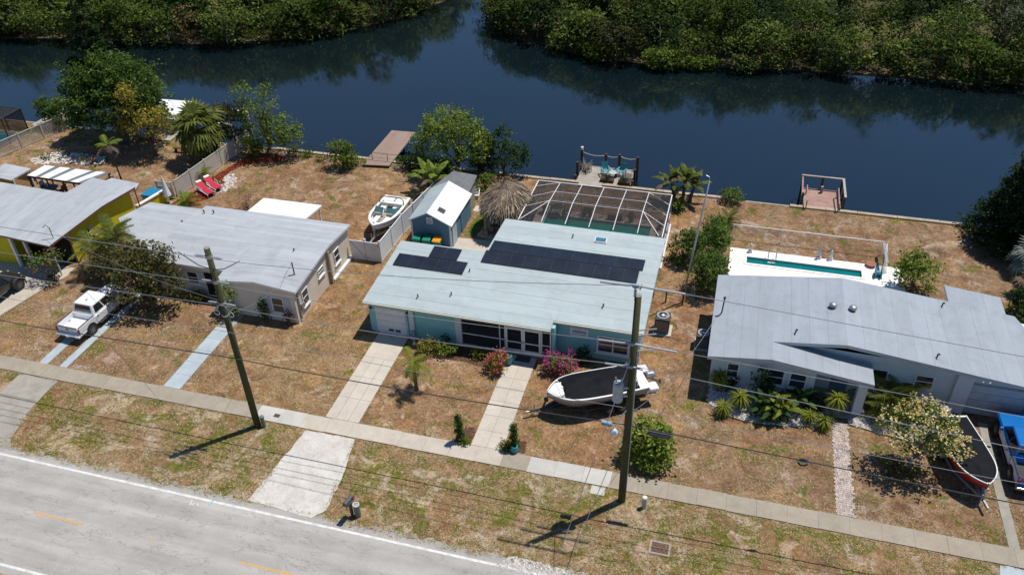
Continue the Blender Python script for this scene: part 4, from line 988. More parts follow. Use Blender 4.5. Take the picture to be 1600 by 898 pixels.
obj('carport_post', MB().bx(-50.55, -50.35, 39.45, 39.65, 0, 2.62), 'trim_white', HY)
obj('carport_post', MB().bx(-49.85, -49.65, 39.9, 40.1, 0, 2.62), 'trim_white', HY)
obj('corner_post', MB().tube([(-46.5, 39.2, 0), (-46.5, 39.2, 2.65)], 0.055, 6), 'trim_white', HY)
obj('corner_post', MB().tube([(-46.2, 40.7, 0), (-46.2, 40.7, 2.7)], 0.05, 6), 'trim_redbrown', HY)
obj('corner_post', MB().tube([(-45.75, 48.0, 0), (-45.75, 48.0, 2.6)], 0.05, 6), 'trim_redbrown', HY)
wn = window(HY, (-46.43, 43.0, 1.55), '+x', 0.7, 0.95, 2, 1, frame='trim_cream')
obj('low_wall', MB().prism([(-46.0, 47.8), (-45.85, 47.8), (-45.2, 50.9), (-45.35, 50.9)], 0, 1.1), 'wall_yellow', HY)
obj('wall_cap', MB().prism([(-46.08, 47.8), (-45.78, 47.8), (-45.12, 50.95), (-45.42, 50.95)], 1.1, 1.18), 'trim_white', HY)
obj('service_mast', MB().tube([(-46.7, 39.9, 2.7), (-46.75, 39.95, 3.7), (-46.95, 39.9, 3.95), (-47.15, 39.8, 3.75)], 0.04, 7), 'metal_galv', RFY)
# pieces behind it
SH = thing('tan_lean_to', 'small cream lean-to with slatted wooden side left of the white canopy', 'shed', (-56, 47.5, 0))
a, b, c, d = [G(x, y, 2.5) for x, y in ((-25, 262), (28, 256), (0, 272), (-25, 282))]
build_roof(SH, [[(-60, 49.6, 2.5), (-57.0, 49.3, 2.5), (-57.35, 47.3, 2.4), (-60, 47.6, 2.4)]], 'roof_grey', 'trim_cream', 0, 1.0, 0.1, 10)
for k in range(8): obj('slat', MB().bx(-59.9, -57.3, 47.5, 47.56, 0.1+k*0.28, 0.34+k*0.28), 'wood_light', SH)
for k in range(8): obj('slat', MB().bx(-57.34, -57.28, 47.6, 49.1, 0.1+k*0.28, 0.34+k*0.28), 'wood_light', SH)
for x, y in ((-57.3, 47.5), (-57.2, 49.2)): obj('post', MB().bx(x-.05, x+.05, y-.05, y+.05, 0, 2.38), 'trim_white', SH)
CN = thing('white_canopy', 'white sheet canopy with grey strips on posts behind the yellow house', 'canopy', (-53, 49, 0))
za = 2.35
cq = [G(x, y, za) for x, y in ((42, 274), (70, 258), (172, 270), (127, 286))]
A0, A1, B1, B0 = [Vector(p) for p in cq]
seq = [(0, .16, 'w'), (.16, .24, 'g'), (.24, .40, 'w'), (.40, .48, 'g'), (.48, .72, 'w'), (.72, .80, 'g'), (.80, .93, 'w'), (.93, 1.0, 'g')]
for s0, s1, kd in seq:
    P = [A0.lerp(B0, s0), A0.lerp(B0, s1), A1.lerp(B1, s1), A1.lerp(B1, s0)]
    z_ = 0.015 if kd == 'g' else 0.0
    obj('roof_panel' if kd == 'w' else 'clear_panel', MB().slab3([(p.x, p.y, p.z-z_) for p in P], 0.03), 'roof_white' if kd == 'w' else mat('clear_plastic', (0.16, 0.18, 0.195), 0.5), CN)
obj('beam', MB().bar(A0-Vector((0,0,.1)), B0-Vector((0,0,.1)), 0.08, 0.16), 'wood_dark', CN)
obj('beam', MB().bar(A1-Vector((0,0,.1)), B1-Vector((0,0,.1)), 0.08, 0.16), 'wood_dark', CN)
for s in (0.02, 0.35, 0.65, 0.97):
    for p, q in ((A0, B0), (A1, B1)):
        w = p.lerp(q, s); obj('post', MB().bx(w.x-.05, w.x+.05, w.y-.05, w.y+.05, 0, w.z-.18), 'wood_dark', CN)

# ---- grey-roofed house on the right
HR = thing('pale_blue_house', 'pale blue house with large grey gabled roof and square porch column on the right', 'house', (9, 39.5, 0))
RX, RZ = 8.15, 3.86
def zR(x): return 2.86+(RZ-2.86)*(1-abs(x-RX)/(RX-0.55)) if x < RX else RZ-(x-RX)*0.117
PXr, PZr = 4.12, zR(4.12)
fr = [[(0.55, 37.95, zR(.55)), (PXr, 37.95, PZr), (PXr, 46.4, PZr), (0.55, 46.4, zR(.55))],
      [(PXr, 39.6, PZr), (RX, 39.6, RZ), (RX, 46.4, RZ), (PXr, 46.4, PZr)],
      [(RX, 39.6, RZ), (19.6, 39.6, zR(19.6)), (19.6, 43.2, zR(19.6)), (18.4, 46.4, zR(18.4)), (RX, 46.4, RZ)],
      [(14.55, 46.41, zR(14.55)), (17.9, 46.41, zR(17.9)), (17.9, 48.2, zR(17.9)), (14.55, 48.2, zR(14.55))],
      [(PXr, 37.95, PZr), (9.75, 37.95, 2.62), (9.75, 39.75, 2.62), (PXr, 39.75, PZr)]]
RFR = build_roof(HR, fr, 'roof_blue_grey', 'trim_grey', 0, 0.98, 0.22, 11)
walls(HR, [(0.85, 38.6), (4.3, 38.6), (4.3, 40.0), (RX, 40.0), (14.0, 40.0), (19.3, 40.0), (19.3, 46.1), (RX, 46.1), (4.12, 46.1), (0.85, 46.1)], lambda x, y: zR(x)-0.18, 'wall_pale_blue')
walls(HR, [(4.3, 38.6), (6.75, 38.6), (6.75, 40.05), (4.3, 40.05)], lambda x, y: PZr-(x-PXr)*0.155-0.16, 'wall_pale_blue', 'front_room')
walls(HR, [(14.8, 46.05), (17.7, 46.05), (17.7, 48.0), (14.8, 48.0)], lambda x, y: zR(x)-0.2, 'wall_pale_blue', 'rear_room')
obj('porch_column', MB().bx(9.0, 9.5, 38.05, 38.55, 0, 2.52), 'wall_pale_blue', HR)
obj('porch_slab', MB().bx(6.76, 9.75, 37.7, 40.0, -0.02, 0.12), 'drive_old', HR)
obj('entry_door', fbox(MB(), (8.3, 40.0, 1.2), '-y', 0.95, 2.1, 0.05, 0.0), mat('door_blue', (0.12, 0.20, 0.30), 0.5), HR)
window(HR, (2.1, 38.6, 1.55), '-y', 0.75, 1.15, 2, 1)
window(HR, (4.55, 38.6, 1.55), '-y', 1.0, 1.2, 2, 1); window(HR, (5.8, 38.6, 1.55), '-y', 1.0, 1.2, 2, 1)
window(HR, (12.75, 40.0, 1.75), '-y', 1.05, 0.95, 2, 1); window(HR, (10.35, 40.0, 1.5), '-y', 0.9, 1.4, 2, 1)
obj('pier', MB().bx(14.3, 15.15, 39.72, 40.02, 0, zR(14.7)-0.2), 'wall_pale_blue', HR)
obj('pier', MB().bx(18.2, 18.9, 39.72, 40.02, 0, zR(18.7)-0.2), 'wall_pale_blue', HR)
gd = obj('garage_door', MB().bx(15.16, 18.19, 39.90, 39.97, 0.02, 2.2), mat('garage_grey', (0.44, 0.49, 0.52), 0.6), HR)
for k in range(4): obj('door_panel', MB().bx(15.2, 18.15, 39.87, 39.905, 0.05+k*0.535, 0.05+k*0.535+0.51), 'garage_grey', gd)
obj('planter_wall', MB().bx(10.6, 14.0, 39.2, 39.35, 0, 0.35), 'wall_pale_blue', HR)
for x in (15.5, 15.85): obj('flood_lamp', MB().lathe([(0.03, 0), (0.08, .04), (0.08, .12)], (x, 39.5, 2.72), 8, 'y'), 'metal_white', HR)
for px, py, kd in ((1243, 520, 'bent'), (1464, 558, 'bent'), (1472, 478, 'bent'), (1301, 480, 'dome'), (1332, 485, 'dome')):
    p = G(px, py, 3.5); p = G(px, py, zR(p[0])); vent_pipe(RFR, p[0], p[1], zR(p[0]), kd, 0.32)
p = G(1104, 509, 2.9)
obj('service_mast', MB().tube([(0.75, 41.6, 2.8), (1.05, 42.1, 3.05), (1.1, 42.15, 4.1)], 0.045, 7).lathe([(0.02, 0), (0.09, .03), (0.06, .14)], (1.1, 42.15, 4.08), 8), 'metal_dark', RFR)

# ---- shed, grey store, boathouse and tiki hut
S = thing('blue_shed', 'slate blue gabled garden shed with white roof slope and trim', 'shed', (-20.9, 51.3, 0))
sx0, sx1, sxm, sy0, sy1 = -22.62, -19.15, -21.05, 49.3, 54.4
zs0, zs1, zsm = 2.15, 2.05, 3.0
build_roof(S, [[(sx0, sy0, zs0), (sxm, sy0, zsm), (sxm, sy1, zsm), (sx0, sy1, zs0)]], 'roof_mint', 'trim_white', 1, 1.0, 0.08, 12, 'roof_slope')
rfs = build_roof(S, [[(sxm, sy0, zsm), (sx1, sy0, zs1), (sx1, sy1, zs1), (sxm, sy1, zsm)]], 'roof_white', 'trim_white', 1, 0.6, 0.08, 13, 'roof_slope')
def zsh(x, y): return (zs0+(zsm-zs0)*(x-sx0)/(sxm-sx0) if x < sxm else zsm+(zs1-zsm)*(x-sxm)/(sx1-sxm))-0.06
walls(S, [(sx0+.12, sy0+.2), (sxm, sy0+.2), (sx1-.15, sy0+.2), (sx1-.15, sy1-.1), (sxm, sy1-.1), (sx0+.12, sy1-.1)], zsh, 'wall_shed_blue')
for x, z_ in ((sx0+.17, 2.05), (sx1-.2, 2.0)): obj('corner_board', MB().bx(x-.07, x+.07, sy0+.15, sy0+.2, 0, z_), 'trim_white', S)
obj('shed_door', fbox(MB(), (sx1-.15, 50.2, 0.98), '+x', 0.95, 1.85, 0.05, 0), 'shutter_blue', S); obj('shed_door', fbox(MB(), (sx1-.15, 52.4, 0.98), '+x', 1.3, 1.7, 0.05, 0), 'wall_shed_blue', S)
window(S, (-20.95, sy0+.2, 2.25), '-y', 0.48, 0.55, 1, 1, sill=False, glass='shutter_blue')
obj('roof_hatch', MB().slab3([(-20.55, 50.2, zsh(-20.55, 0)+.10), (-20.05, 50.2, zsh(-20.05, 0)+.10), (-20.05, 50.75, zsh(-20.05, 0)+.10), (-20.55, 50.75, zsh(-20.55, 0)+.10)], 0.04), 'metal_dark', rfs)
GS = thing('grey_store', 'low store with weathered dark grey roof behind the blue shed', 'shed', (-20.9, 55.8, 0))
build_roof(GS, [[(-22.6, 54.6, 2.15), (-19.4, 54.45, 2.15), (-19.55, 57.0, 2.3), (-21.7, 57.3, 2.3)]], 'roof_shingle_dark', 'wood_grey', 0, 0.9, 0.08, 14)
walls(GS, [(-22.2, 54.7), (-19.6, 54.7), (-19.75, 56.8), (-21.6, 57.0)], lambda x, y: 2.08, 'wood_grey')
BH = thing('boathouse', 'open boathouse with long brown roof standing in the canal', 'boathouse', (-29.2, 63, -0.9))
bq = [G(x_, y_, 0.25) for x_, y_ in ((566, 257), (608, 259), (649, 207), (612, 204))]
build_roof(BH, [bq], 'roof_brown', 'wood_grey', 0, 0.65, 0.10, 15)
for x in (-30.6, -28.6):
    for y in (62.3, 64.0, 65.6, 66.9): obj('pile', MB().tube([(x+(y-62)*.06, y, -1.6), (x+(y-62)*.06, y, 0.22)], 0.09, 7), 'wood_dark', BH)
TK = thing('tiki_hut', 'thatched tiki hut with shaggy grey palm roof beside the pool cage', 'hut', (-15.95, 53.2, 0))
rng = np.random.default_rng(44)
tcx, tcy = -15.95, 53.4; ridge_n, ridge_f = (tcx-0.2, tcy-0.55, 4.0), (tcx-0.2, tcy+1.0, 4.15)
mat('thatch_core', (0.20, 0.165, 0.125), 0.95, (0.12, 0.10, 0.075), 4, spec=0.05)
rx_, ry_ = 1.95, 2.45
def ring(k, z, n=28): return [(tcx+rx_*k*math.cos(2*math.pi*i/n), tcy+(ry_*k+0.3*(1-k))*math.sin(2*math.pi*i/n), z) for i in range(n)]
obj('thatch_core', MB().loft([ring(1.0, 2.0), ring(0.99, 2.28), ring(0.78, 2.95), ring(0.5, 3.5), ring(0.2, 3.9), ring(0.05, 4.02)]), 'thatch_core', TK, smooth=True)
P = []; n = 5200
u = rng.uniform(0, 2*math.pi, n); k = np.sqrt(rng.uniform(0.02, 1.0, n))
z = np.interp(k, [0.05, .2, .5, .78, 1.0], [4.05, 3.93, 3.55, 3.0, 2.3])
base = np.c_[tcx+rx_*k*np.cos(u), tcy+(ry_*k+0.3*(1-k))*np.sin(u), z+0.03]
out = np.c_[np.cos(u), np.sin(u), -1.15-1.3*(k > 0.88)+rng.normal(0, .25, n)]; out /= np.linalg.norm(out, axis=1, keepdims=True)
side = np.c_[-np.sin(u), np.cos(u), rng.normal(0, .15, n)]; L = rng.uniform(.35, .8, n)[:, None]; w = rng.uniform(.015, .045, n)[:, None]
lift = np.c_[np.cos(u)*.05, np.sin(u)*.05, np.full(n, .07)]*rng.uniform(0, 1.6, n)[:, None]
V = np.stack([base-side*w, base+side*w, base+out*L+side*w*.5+lift, base+out*L-side*w*.5+lift], axis=1).reshape(-1, 3)
V -= np.array(TK.location)
foliage_mat('thatch', [(0.0, (0.075, 0.055, 0.042)), (0.35, (0.19, 0.145, 0.105)), (0.7, (0.32, 0.25, 0.185)), (1.0, (0.46, 0.38, 0.285))], 0.9, 0.1)
me = fast_mesh('thatch', V, np.arange(len(V)).reshape(-1, 4), np.clip(rng.normal(.5, .25, n), 0, 1)); me.materials.append(MATS['thatch'])
o = bpy.data.objects.new('thatch', me); COL.objects.link(o); o.parent = TK; o['kind'] = 'stuff'
for k in range(7):
    y = tcy-0.75+k*0.32; obj('ridge_pole', MB().tube([(tcx-.75+.02*k, y, 3.62), (tcx-.05, y+.05, 4.17), (tcx+.70, y, 3.55)], 0.028, 5), 'wood_dark', TK)
for x, y in ((-17.35, 52.0), (-14.55, 52.0), (-17.35, 54.9), (-14.55, 54.9)):
    obj('post', MB().tube([(x, y, 0), (x, y, 2.5)], 0.11, 8), mat('post_tan', (0.34, 0.24, 0.14), 0.8), TK)
    obj('post_footing', MB().bx(x-.22, x+.22, y-.22, y+.22, -.01, .42), 'post_tan', TK)
struct('back_patio', MB().prism([(-19.9, 50.95), (-19.05, 51.0), (-16.3, 51.2), (-18.0, 51.6), (-17.6, 55.2), (-14.35, 55.2), (-14.3, 49.95), (-15.05, 49.95), (-15.05, 44.9), (-19.9, 44.9)], -0.02, 0.03), 'patio_concrete')
for i, (x, y, w, h) in enumerate(((-19.0, 55.6, .9, .9), (-18.8, 56.9, .8, .6))):
    struct('stepping_slab', MB().bx(x-w/2, x+w/2, y-h/2, y+h/2, -.02, .035), 'walk_pale')
mat('grass_green_bed', (0.10, 0.135, 0.026), 0.95, (0.19, 0.185, 0.05), 2.0, bump=0.6, bscale=20, fine=0.4, spec=0.1)
struct('green_lawn', MB().prism(rag_poly([(-19.0, 51.3), (-18.1, 51.5), (-17.8, 55.3), (-17.2, 57.2), (-18.6, 57.6), (-18.9, 54.5)], .3, .12, 5), -.02, .008), 'grass_green_bed')
T = thing('picnic_table', 'reddish brown wooden table under the tiki hut', 'table', (-16.2, 52.5, 0))
mat('wood_red', (0.20, 0.075, 0.045), 0.6, (0.14, 0.05, 0.03), 5)
for k in range(5): obj('plank', MB().bx(-17.0, -15.3, 52.0+k*.18, 52.16+k*.18, .74, .79), 'wood_red', T)
for x in (-16.8, -15.5): obj('trestle', MB().bar((x, 52.05, 0), (x, 52.75, .73), .08).bar((x, 52.75, 0), (x, 52.05, .73), .08), 'wood_red', T)
for y in (51.65, 53.2): obj('bench_seat', MB().bx(-17.0, -15.3, y-.13, y+.13, .42, .47), 'wood_red', T)

# ---------------------------------------------------------------- pools
def pool_water(name, col):
    m, t, b = _nodes(name); v = _pos(t)
    c = _mix(t, _ramp(t, _noise(t, v, 1.2, 3), [(0.35, 0.0), (0.7, 1.0)]), col, tuple(x*0.80 for x in col))
    t.links.new(c, b.inputs['Base Color']); b.inputs['Roughness'].default_value = 0.06; b.inputs['IOR'].default_value = 1.333
    _bump(t, b, _noise(t, v, 4, 3), 0.08, 0.05)
pool_water('pool_teal', (0.008, 0.245, 0.195)); pool_water('pool_blue', (0.004, 0.155, 0.165))
for (a, b, c, d), wm, dm, dk in ((POOLS[0], 'pool_teal', 'pool_deck', (-14.25, -3.62, 49.95, 56.62)), (POOLS[1], 'pool_blue', 'white_deck', (1.25, 13.3, 46.45, 54.45))):
    i_ = 0 if wm == 'pool_teal' else 1
    deck = sheet(dk, [(a, b, c, d)], 0.03)
    o = struct('pool_deck', deck, dm)
    p = thing('swimming_pool', ['green rectangular swimming pool inside the screened cage', 'narrow blue swimming pool in the white deck behind the right house'][i_], 'pool', ((a+b)/2, (c+d)/2, 0))
    mb = MB(); mb.bx(a-.02, a, c, d, -1.2, .029).bx(b, b+.02, c, d, -1.2, .029).bx(a, b, c-.02, c, -1.2, .029).bx(a, b, d, d+.02, -1.2, .029).bx(a, b, c, d, -1.25, -1.2)
    obj('basin', mb, mat('pool_plaster', (0.35, 0.55, 0.55), 0.6), p)
    obj('water', MB().bx(a+.001, b-.001, c+.001, d-.001, -1.19, -0.10), wm, p)
    cp = MB(); wdt = 0.22
    cp.bx(a-wdt, b+wdt, d, d+wdt, .031, .075).bx(a-wdt, b+wdt, c-wdt, c, .031, .075).bx(a-wdt, a, c, d, .031, .075).bx(b, b+wdt, c, d, .031, .075)
    obj('coping', cp, 'white_deck' if i_ else mat('coping_tan', (0.56, 0.45, 0.33), 0.7, (0.48, 0.38, 0.27)), p)
    if i_ == 0:
        obj('step', MB().bx(-8.8, -5.2, 51.9, 52.6, -1.0, -0.095), mat('pool_step', (0.08, 0.38, 0.33), 0.4), p)
    else:
        for x in (4.0, 4.55): obj('ladder_rail', MB().tube([(x, 53.75, 0.03), (x, 53.7, .75), (x, 53.5, .9), (x, 53.3, .7), (x, 53.25, -.4)], 0.022, 6), 'metal_galv', p)
        obj('ladder_step', MB().bx(4.0, 4.55, 53.18, 53.28, -.14, -.08), 'metal_white', p)

# screened pool cage
CG = thing('pool_cage', 'white framed screen cage with sloping roof over the green pool', 'screen enclosure', (-8.9, 53.5, 0))
cx0, cx1, cyN, cyF, czE, czR, cyR = -14.22, -3.62, 50.32, 56.62, 2.70, 3.12, 53.0
nb = 6; bays = [cx0+(cx1-cx0)*i/nb for i in range(nb+1)]
def bar(n, a, b, w=0.07, h=None, m='metal_white', par=CG): return obj(n, MB().bar(a, b, w, h or w), m, par)
zN = 2.86
def crz(x): return czE if x in (bays[0], bays[-1]) else czR
for x in bays:
    if x in (bays[0], bays[-1]): bar('eave_beam', (x, cyN, zN-.1), (x, cyF, czE), .065)
    else:
        bar('rafter', (x, cyN, zN), (x, cyR, czR), .045); bar('rafter', (x, cyR, czR), (x, cyF, czE), .045)
    bar('post', (x, cyF, 0.03), (x, cyF, czE), .07)
bar('eave_beam', (cx0, cyF, czE), (cx1, cyF, czE), .065); bar('bottom_rail', (cx0, cyF, .1), (cx1, cyF, .1), .06); bar('mid_rail', (cx0, cyF, 1.1), (cx1, cyF, 1.1), .05)
def roofz(y, x=0): return zN+(czR-zN)*(y-cyN)/(cyR-cyN) if y < cyR else czR+(czE-czR)*(y-cyR)/(cyF-cyR)
for y in (cyR, 54.8):
    for i in range(1, nb-1): bar('purlin', (bays[i], y, roofz(y)), (bays[i+1], y, roofz(y)), .028)
for i0, sgn in ((nb-1, 1),):
    x_, xe = bays[i0], bays[i0+1]
    for y, ye in ((cyF, 55.0), (54.8, 53.4), (cyR, 51.9)): bar('brace', (x_, y, roofz(y)), (xe, ye, czE+.03), .035)
    bar('brace', (x_, cyR, czR), (xe-.25, cyN+.1, zN-.08), .045)
for y, ye in ((cyF, 55.6), (54.8, 53.9), (cyR, 52.4)): bar('brace', (bays[1], y, roofz(y)), (bays[0], ye, czE+.03), .035)
bar('brace', (bays[1], cyR, czR), (bays[0]+.1, cyN+.2, zN-.12), .05)
bar('brace', (bays[1], cyR+.2, 2.5), (bays[0]+.9, cyN+.2, .2), .07)
for y in (52.0, 53.6, 55.2):
    for x in (cx0, cx1): bar('post', (x, y, .03), (x, y, czE), .07)
for x in (cx0, cx1): bar('mid_rail', (x, cyN, 1.1), (x, cyF, 1.1), .05); bar('bottom_rail', (x, cyN, .08), (x, cyF, .08), .06)
def pane3(P, m='cage_screen'): return obj('screen_panel', MB().add(P, [tuple(range(len(P)))]), m, CG)
for i in range(nb):
    a, b = bays[i], bays[i+1]; ya = [cyN, cyR, 54.8, cyF]
    for j in range(3):
        e = 0.02
        za = [crz(a) if k in (1,) else 0 for k in range(4)]
        def zz(x, y): return (zN-.1+(czE-zN+.1)*(y-cyN)/(cyF-cyN)) if x in (bays[0], bays[-1]) else roofz(y)
        pane3([(a, ya[j], zz(a, ya[j])-e), (b, ya[j], zz(b, ya[j])-e), (b, ya[j+1], zz(b, ya[j+1])-e)]); pane3([(a, ya[j], zz(a, ya[j])-e), (b, ya[j+1], zz(b, ya[j+1])-e), (a, ya[j+1], zz(a, ya[j+1])-e)])
    pane3([(a, cyF, .1), (b, cyF, .1), (b, cyF, czE-.03), (a, cyF, czE-.03)])
for x in (cx0, cx1):
    for y, ye in ((cyN, 52.0), (52.0, 53.6), (53.6, 55.2), (55.2, cyF)): pane3([(x, y, .1), (x, ye, .1), (x, ye, czE-.03), (x, y, czE-.03)])
obj('kick_plate', MB().bx(cx1+.06, cx1+.16, cyN, cyF, -.02, .12), 'metal_white', CG)

def chair(name, label, loc, rz, m, group=None, slat=True):
    t = thing(name, label, 'chair', loc, rz, group)
    for k in range(5): obj('seat_slat', MB().box((0, -.22+k*.11, .40+.012*k), (.52, .09, .03)), m, t, local=True)
    for k in range(5): obj('back_slat', MB().box((-.22+k*.11, -.36, .72), (.09, .03, .68), M=Matrix.Rotation(R(14), 3, 'X')), m, t, local=True)
    for s in (-1, 1):
        obj('arm', MB().box((s*.34, -.02, .62), (.12, .66, .03)), m, t, local=True)
        for y in (-.28, .26): obj('leg', MB().box((s*.31, y, .31), (.06, .08, .62)), m, t, local=True)
    return t
def round_table(name, label, loc, r, h, m, group=None):
    t = thing(name, label, 'table', loc, 0, group)
    obj('table_top', MB().lathe([(r*.98, h-.03), (r, h-.02), (r, h), (0.01, h+.002)], (0, 0, 0), 20), m, t, local=True)
    for k in range(4):
        a = k*math.pi/2+.4; obj('leg', MB().tube([(math.cos(a)*r*.7, math.sin(a)*r*.7, 0), (math.cos(a)*r*.35, math.sin(a)*r*.35, h-.03)], .02, 6), m, t, local=True)
    return t
mat('patio_dark', (0.05, 0.055, 0.06), 0.6); mat('teal_paint', (0.055, 0.30, 0.34), 0.6, (0.045, 0.25, 0.29)); mat('teal_glaze', (0.03, 0.28, 0.29), 0.3, (0.02, 0.20, 0.22)); mat('glass_top', (0.42, 0.55, 0.58), 0.15)
round_table('patio_table', 'dark round patio table inside the pool cage', (-12.6, 56.2, .03), .5, .72, 'patio_dark')
for i, (x, y, a) in enumerate(((-13.4, 56.25, -90), (-11.8, 56.25, 90))): chair('patio_chair', ['dark patio chair left of the table in the cage', 'dark patio chair right of the table in the cage'][i], (x, y, .03), R(a), 'patio_dark')
for i, (x, y) in enumerate(((-10.4, 56.4), (-9.9, 56.42), (-6.6, 56.4), (-4.3, 55.9))):
    t = bush('potted_plant', ['first', 'second', 'third', 'fourth'][i]+' potted plant from the left along the far side of the cage', (x, y, .25), (.28, .28, .65), .13, 'leaf_dark', 400+i, 60, .15, cat='plant')
    obj('pot', MB().lathe([(.13, -.22), (.2, -.02), (.21, .02), (.17, .02)], (0, 0, 0), 12), mat('terracotta', (.32, .13, .07), .8), t, local=True)
bn = thing('storage_bench', 'reddish storage bench on the far side of the pool', 'bench', (-7.9, 56.4, .03))
obj('box', MB().bx(-8.5, -7.3, 56.24, 56.54, .03, .5), 'wood_red', bn, bevel=.02); obj('lid', MB().bx(-8.54, -7.26, 56.22, 56.56, .501, .55), 'wood_red', bn, bevel=.01)

# ---------------------------------------------------------------- docks
def dock(name, label, x0, x1, y0, y1, z, m, along='x', n=16, piles=()):
    t = thing(name, label, 'dock', ((x0+x1)/2, (y0+y1)/2, -0.9)); rg = random.Random(n)
    for k in range(n):
        j = rg.uniform(-.03, .03)
        if along == 'x': a = y0+(y1-y0)*k/n; b = y0+(y1-y0)*(k+1)/n-.02; obj('plank', MB().bx(x0+j, x1+j, a, b, z-.04, z+rg.uniform(-.006, .006)), m, t)
        else: a = x0+(x1-x0)*k/n; b = x0+(x1-x0)*(k+1)/n-.02; obj('plank', MB().bx(a, b, y0+j, y1+j, z-.04, z+rg.uniform(-.006, .006)), m, t)
    for x in (x0+.15, x1-.15): obj('joist', MB().bx(x-.06, x+.06, y0, y1, z-.22, z-.045), 'wood_dark', t)
    for px, py, pz in piles: obj('pile', MB().tube([(px, py, -1.8), (px, py, pz)], .12, 9), 'wood_dark', t)
    return t
concrete('dock_wood_grey', (0.42, 0.385, 0.335), (0.31, 0.275, 0.235), 0.7); concrete('dock_wood_red', (0.43, 0.275, 0.225), (0.33, 0.205, 0.165), 0.65)
D1 = dock('canal_dock', 'grey plank dock with dark rope-strung piles behind the pool cage', -12.2, -7.55, 61.95, 64.9, 0.12, 'dock_wood_grey', 'x', 18, [])
PIL = [(-12.35, 64.95, 1.55), (-12.4, 63.3, 1.2), (-10.2, 65.05, 1.35), (-9.0, 65.0, 1.45), (-9.0, 63.2, .5), (-7.4, 64.95, 1.4), (-7.4, 63.4, 1.0), (-7.4, 62.1, .6), (-12.35, 62.2, .5)]
for p in PIL: obj('pile', MB().tube([(p[0], p[1], -1.8), (p[0], p[1], p[2])], [.14, .12], 9), 'wood_dark', D1)
obj('lantern', MB().lathe([(.10, 0), (.13, .05), (.10, .22), (.14, .26), (.02, .36)], (-12.35, 64.95, 1.55), 8), 'metal_white', D1)
for a, b in ((PIL[0], PIL[2]), (PIL[2], PIL[3]), (PIL[3], PIL[5])):
    pts = [(a[0]+(b[0]-a[0])*s, a[1]+(b[1]-a[1])*s, a[2]-.15+(b[2]-a[2])*s-1.5*s*(1-s)*(.35+.1*abs(b[0]-a[0]))) for s in np.linspace(0, 1, 9)]
    obj('rope', MB().tube(pts, .035, 6), mat('rope', (.45, .42, .36), .9), D1)
obj('dock_step', MB().bx(-11.9, -9.9, 61.2, 61.95, .05, .16), 'dock_wood_grey', D1)
for i, (x, y, a) in enumerate(((-9.95, 63.5, 205), (-8.6, 63.6, 160))): chair('dock_chair', ['teal slatted chair on the dock left of the little table', 'teal slatted chair on the dock right of the little table'][i], (x, y, .13), R(a), 'teal_paint')
round_table('dock_table', 'small glass-topped table between the teal dock chairs', (-9.25, 63.15, .13), .35, .5, 'glass_top')
br_ = thing('driftwood_pile', 'grey tangle of dry branches on the left corner of the dock', 'branches', (-11.75, 63.9, .13)); rg = random.Random(6)
for k in range(34):
    a = rg.uniform(0, 6.28); r_ = rg.uniform(.1, .6); q = rg.uniform(0, 6.28)
    obj('branch', MB().tube([(math.cos(a)*r_, math.sin(a)*r_*1.4, .02), (math.cos(a)*r_*.5+rg.uniform(-.2, .2), math.sin(a)*r_*.5, rg.uniform(.25, .6)), (math.cos(q)*.6, math.sin(q)*.8, rg.uniform(.2, 1.0))], [.035, .025, .012], 5), 'bark_pale', br_, local=True)
cr = thing('crab_trap', 'dark wire crab trap on the right end of the dock', 'trap', (-7.95, 62.9, .13)); mb = MB()
for s in range(6):
    for (a, b) in (((-.35+s*.14, -.45, .03), (-.35+s*.14, .45, .03)), ((-.35+s*.14, -.45, .45), (-.35+s*.14, .45, .45)), ((-.35+s*.14, -.45, .03), (-.35+s*.14, -.45, .45)), ((-.35+s*.14, .45, .03), (-.35+s*.14, .45, .45)), ((-.35, -.45+s*.18, .45), (.35, -.45+s*.18, .45)), ((-.35, -.45, .03+s*.08), (.35, -.45, .03+s*.08))): mb.bar(a, b, .025)
obj('cage', mb, 'metal_dark', cr, local=True)
for i, (x, y, w) in enumerate(((-9.6, 62.3, .9), (-8.1, 62.2, .8))):
    t = bush('dock_planter', ['leafy planter box along the near edge of the dock', 'leafy planter box by the right pile of the dock'][i], (x, y, .38), (w*.55, .25, .4), .13, 'leaf_dark', 420+i, 60, .15, cat='planter')
    obj('box', MB().box((0, 0, -.12), (w*1.3, .45, .26)), 'wood_dark', t, local=True)
D2 = dock('red_dock', 'small weathered reddish dock with a wooden railing at the right', 6.5, 9.45, 61.95, 65.0, 0.12, 'dock_wood_red', 'x', 18, [])
for p in ((6.45, 65.1), (8.0, 65.1), (9.55, 65.1), (6.4, 62.2), (9.6, 62.2), (9.6, 63.6)): obj('pile', MB().tube([(p[0], p[1], -1.8), (p[0], p[1], 1.15)], .09, 8), 'wood_dark', D2)
obj('rail', MB().bx(6.3, 9.7, 65.02, 65.2, 1.15, 1.24), 'dock_wood_grey', D2); obj('rail', MB().bx(9.51, 9.69, 62.0, 65.0, 1.15, 1.24), 'dock_wood_grey', D2); obj('rail', MB().bar((6.4, 65.0, 1.1), (6.4, 62.2, .6), .12, .08), 'dock_wood_red', D2)
obj('mooring_post', MB().bx(7.9, 8.1, 64.3, 64.5, .13, .7), 'wood_grey', D2)
for x in (6.75, 9.2): obj('handrail', MB().bar((x, 61.6, .75), (x, 63.8, 1.0), .08).bar((x, 61.6, 0), (x, 61.6, .75), .08).bar((x, 63.8, 0), (x, 63.8, 1.0), .08), 'dock_wood_red', D2)
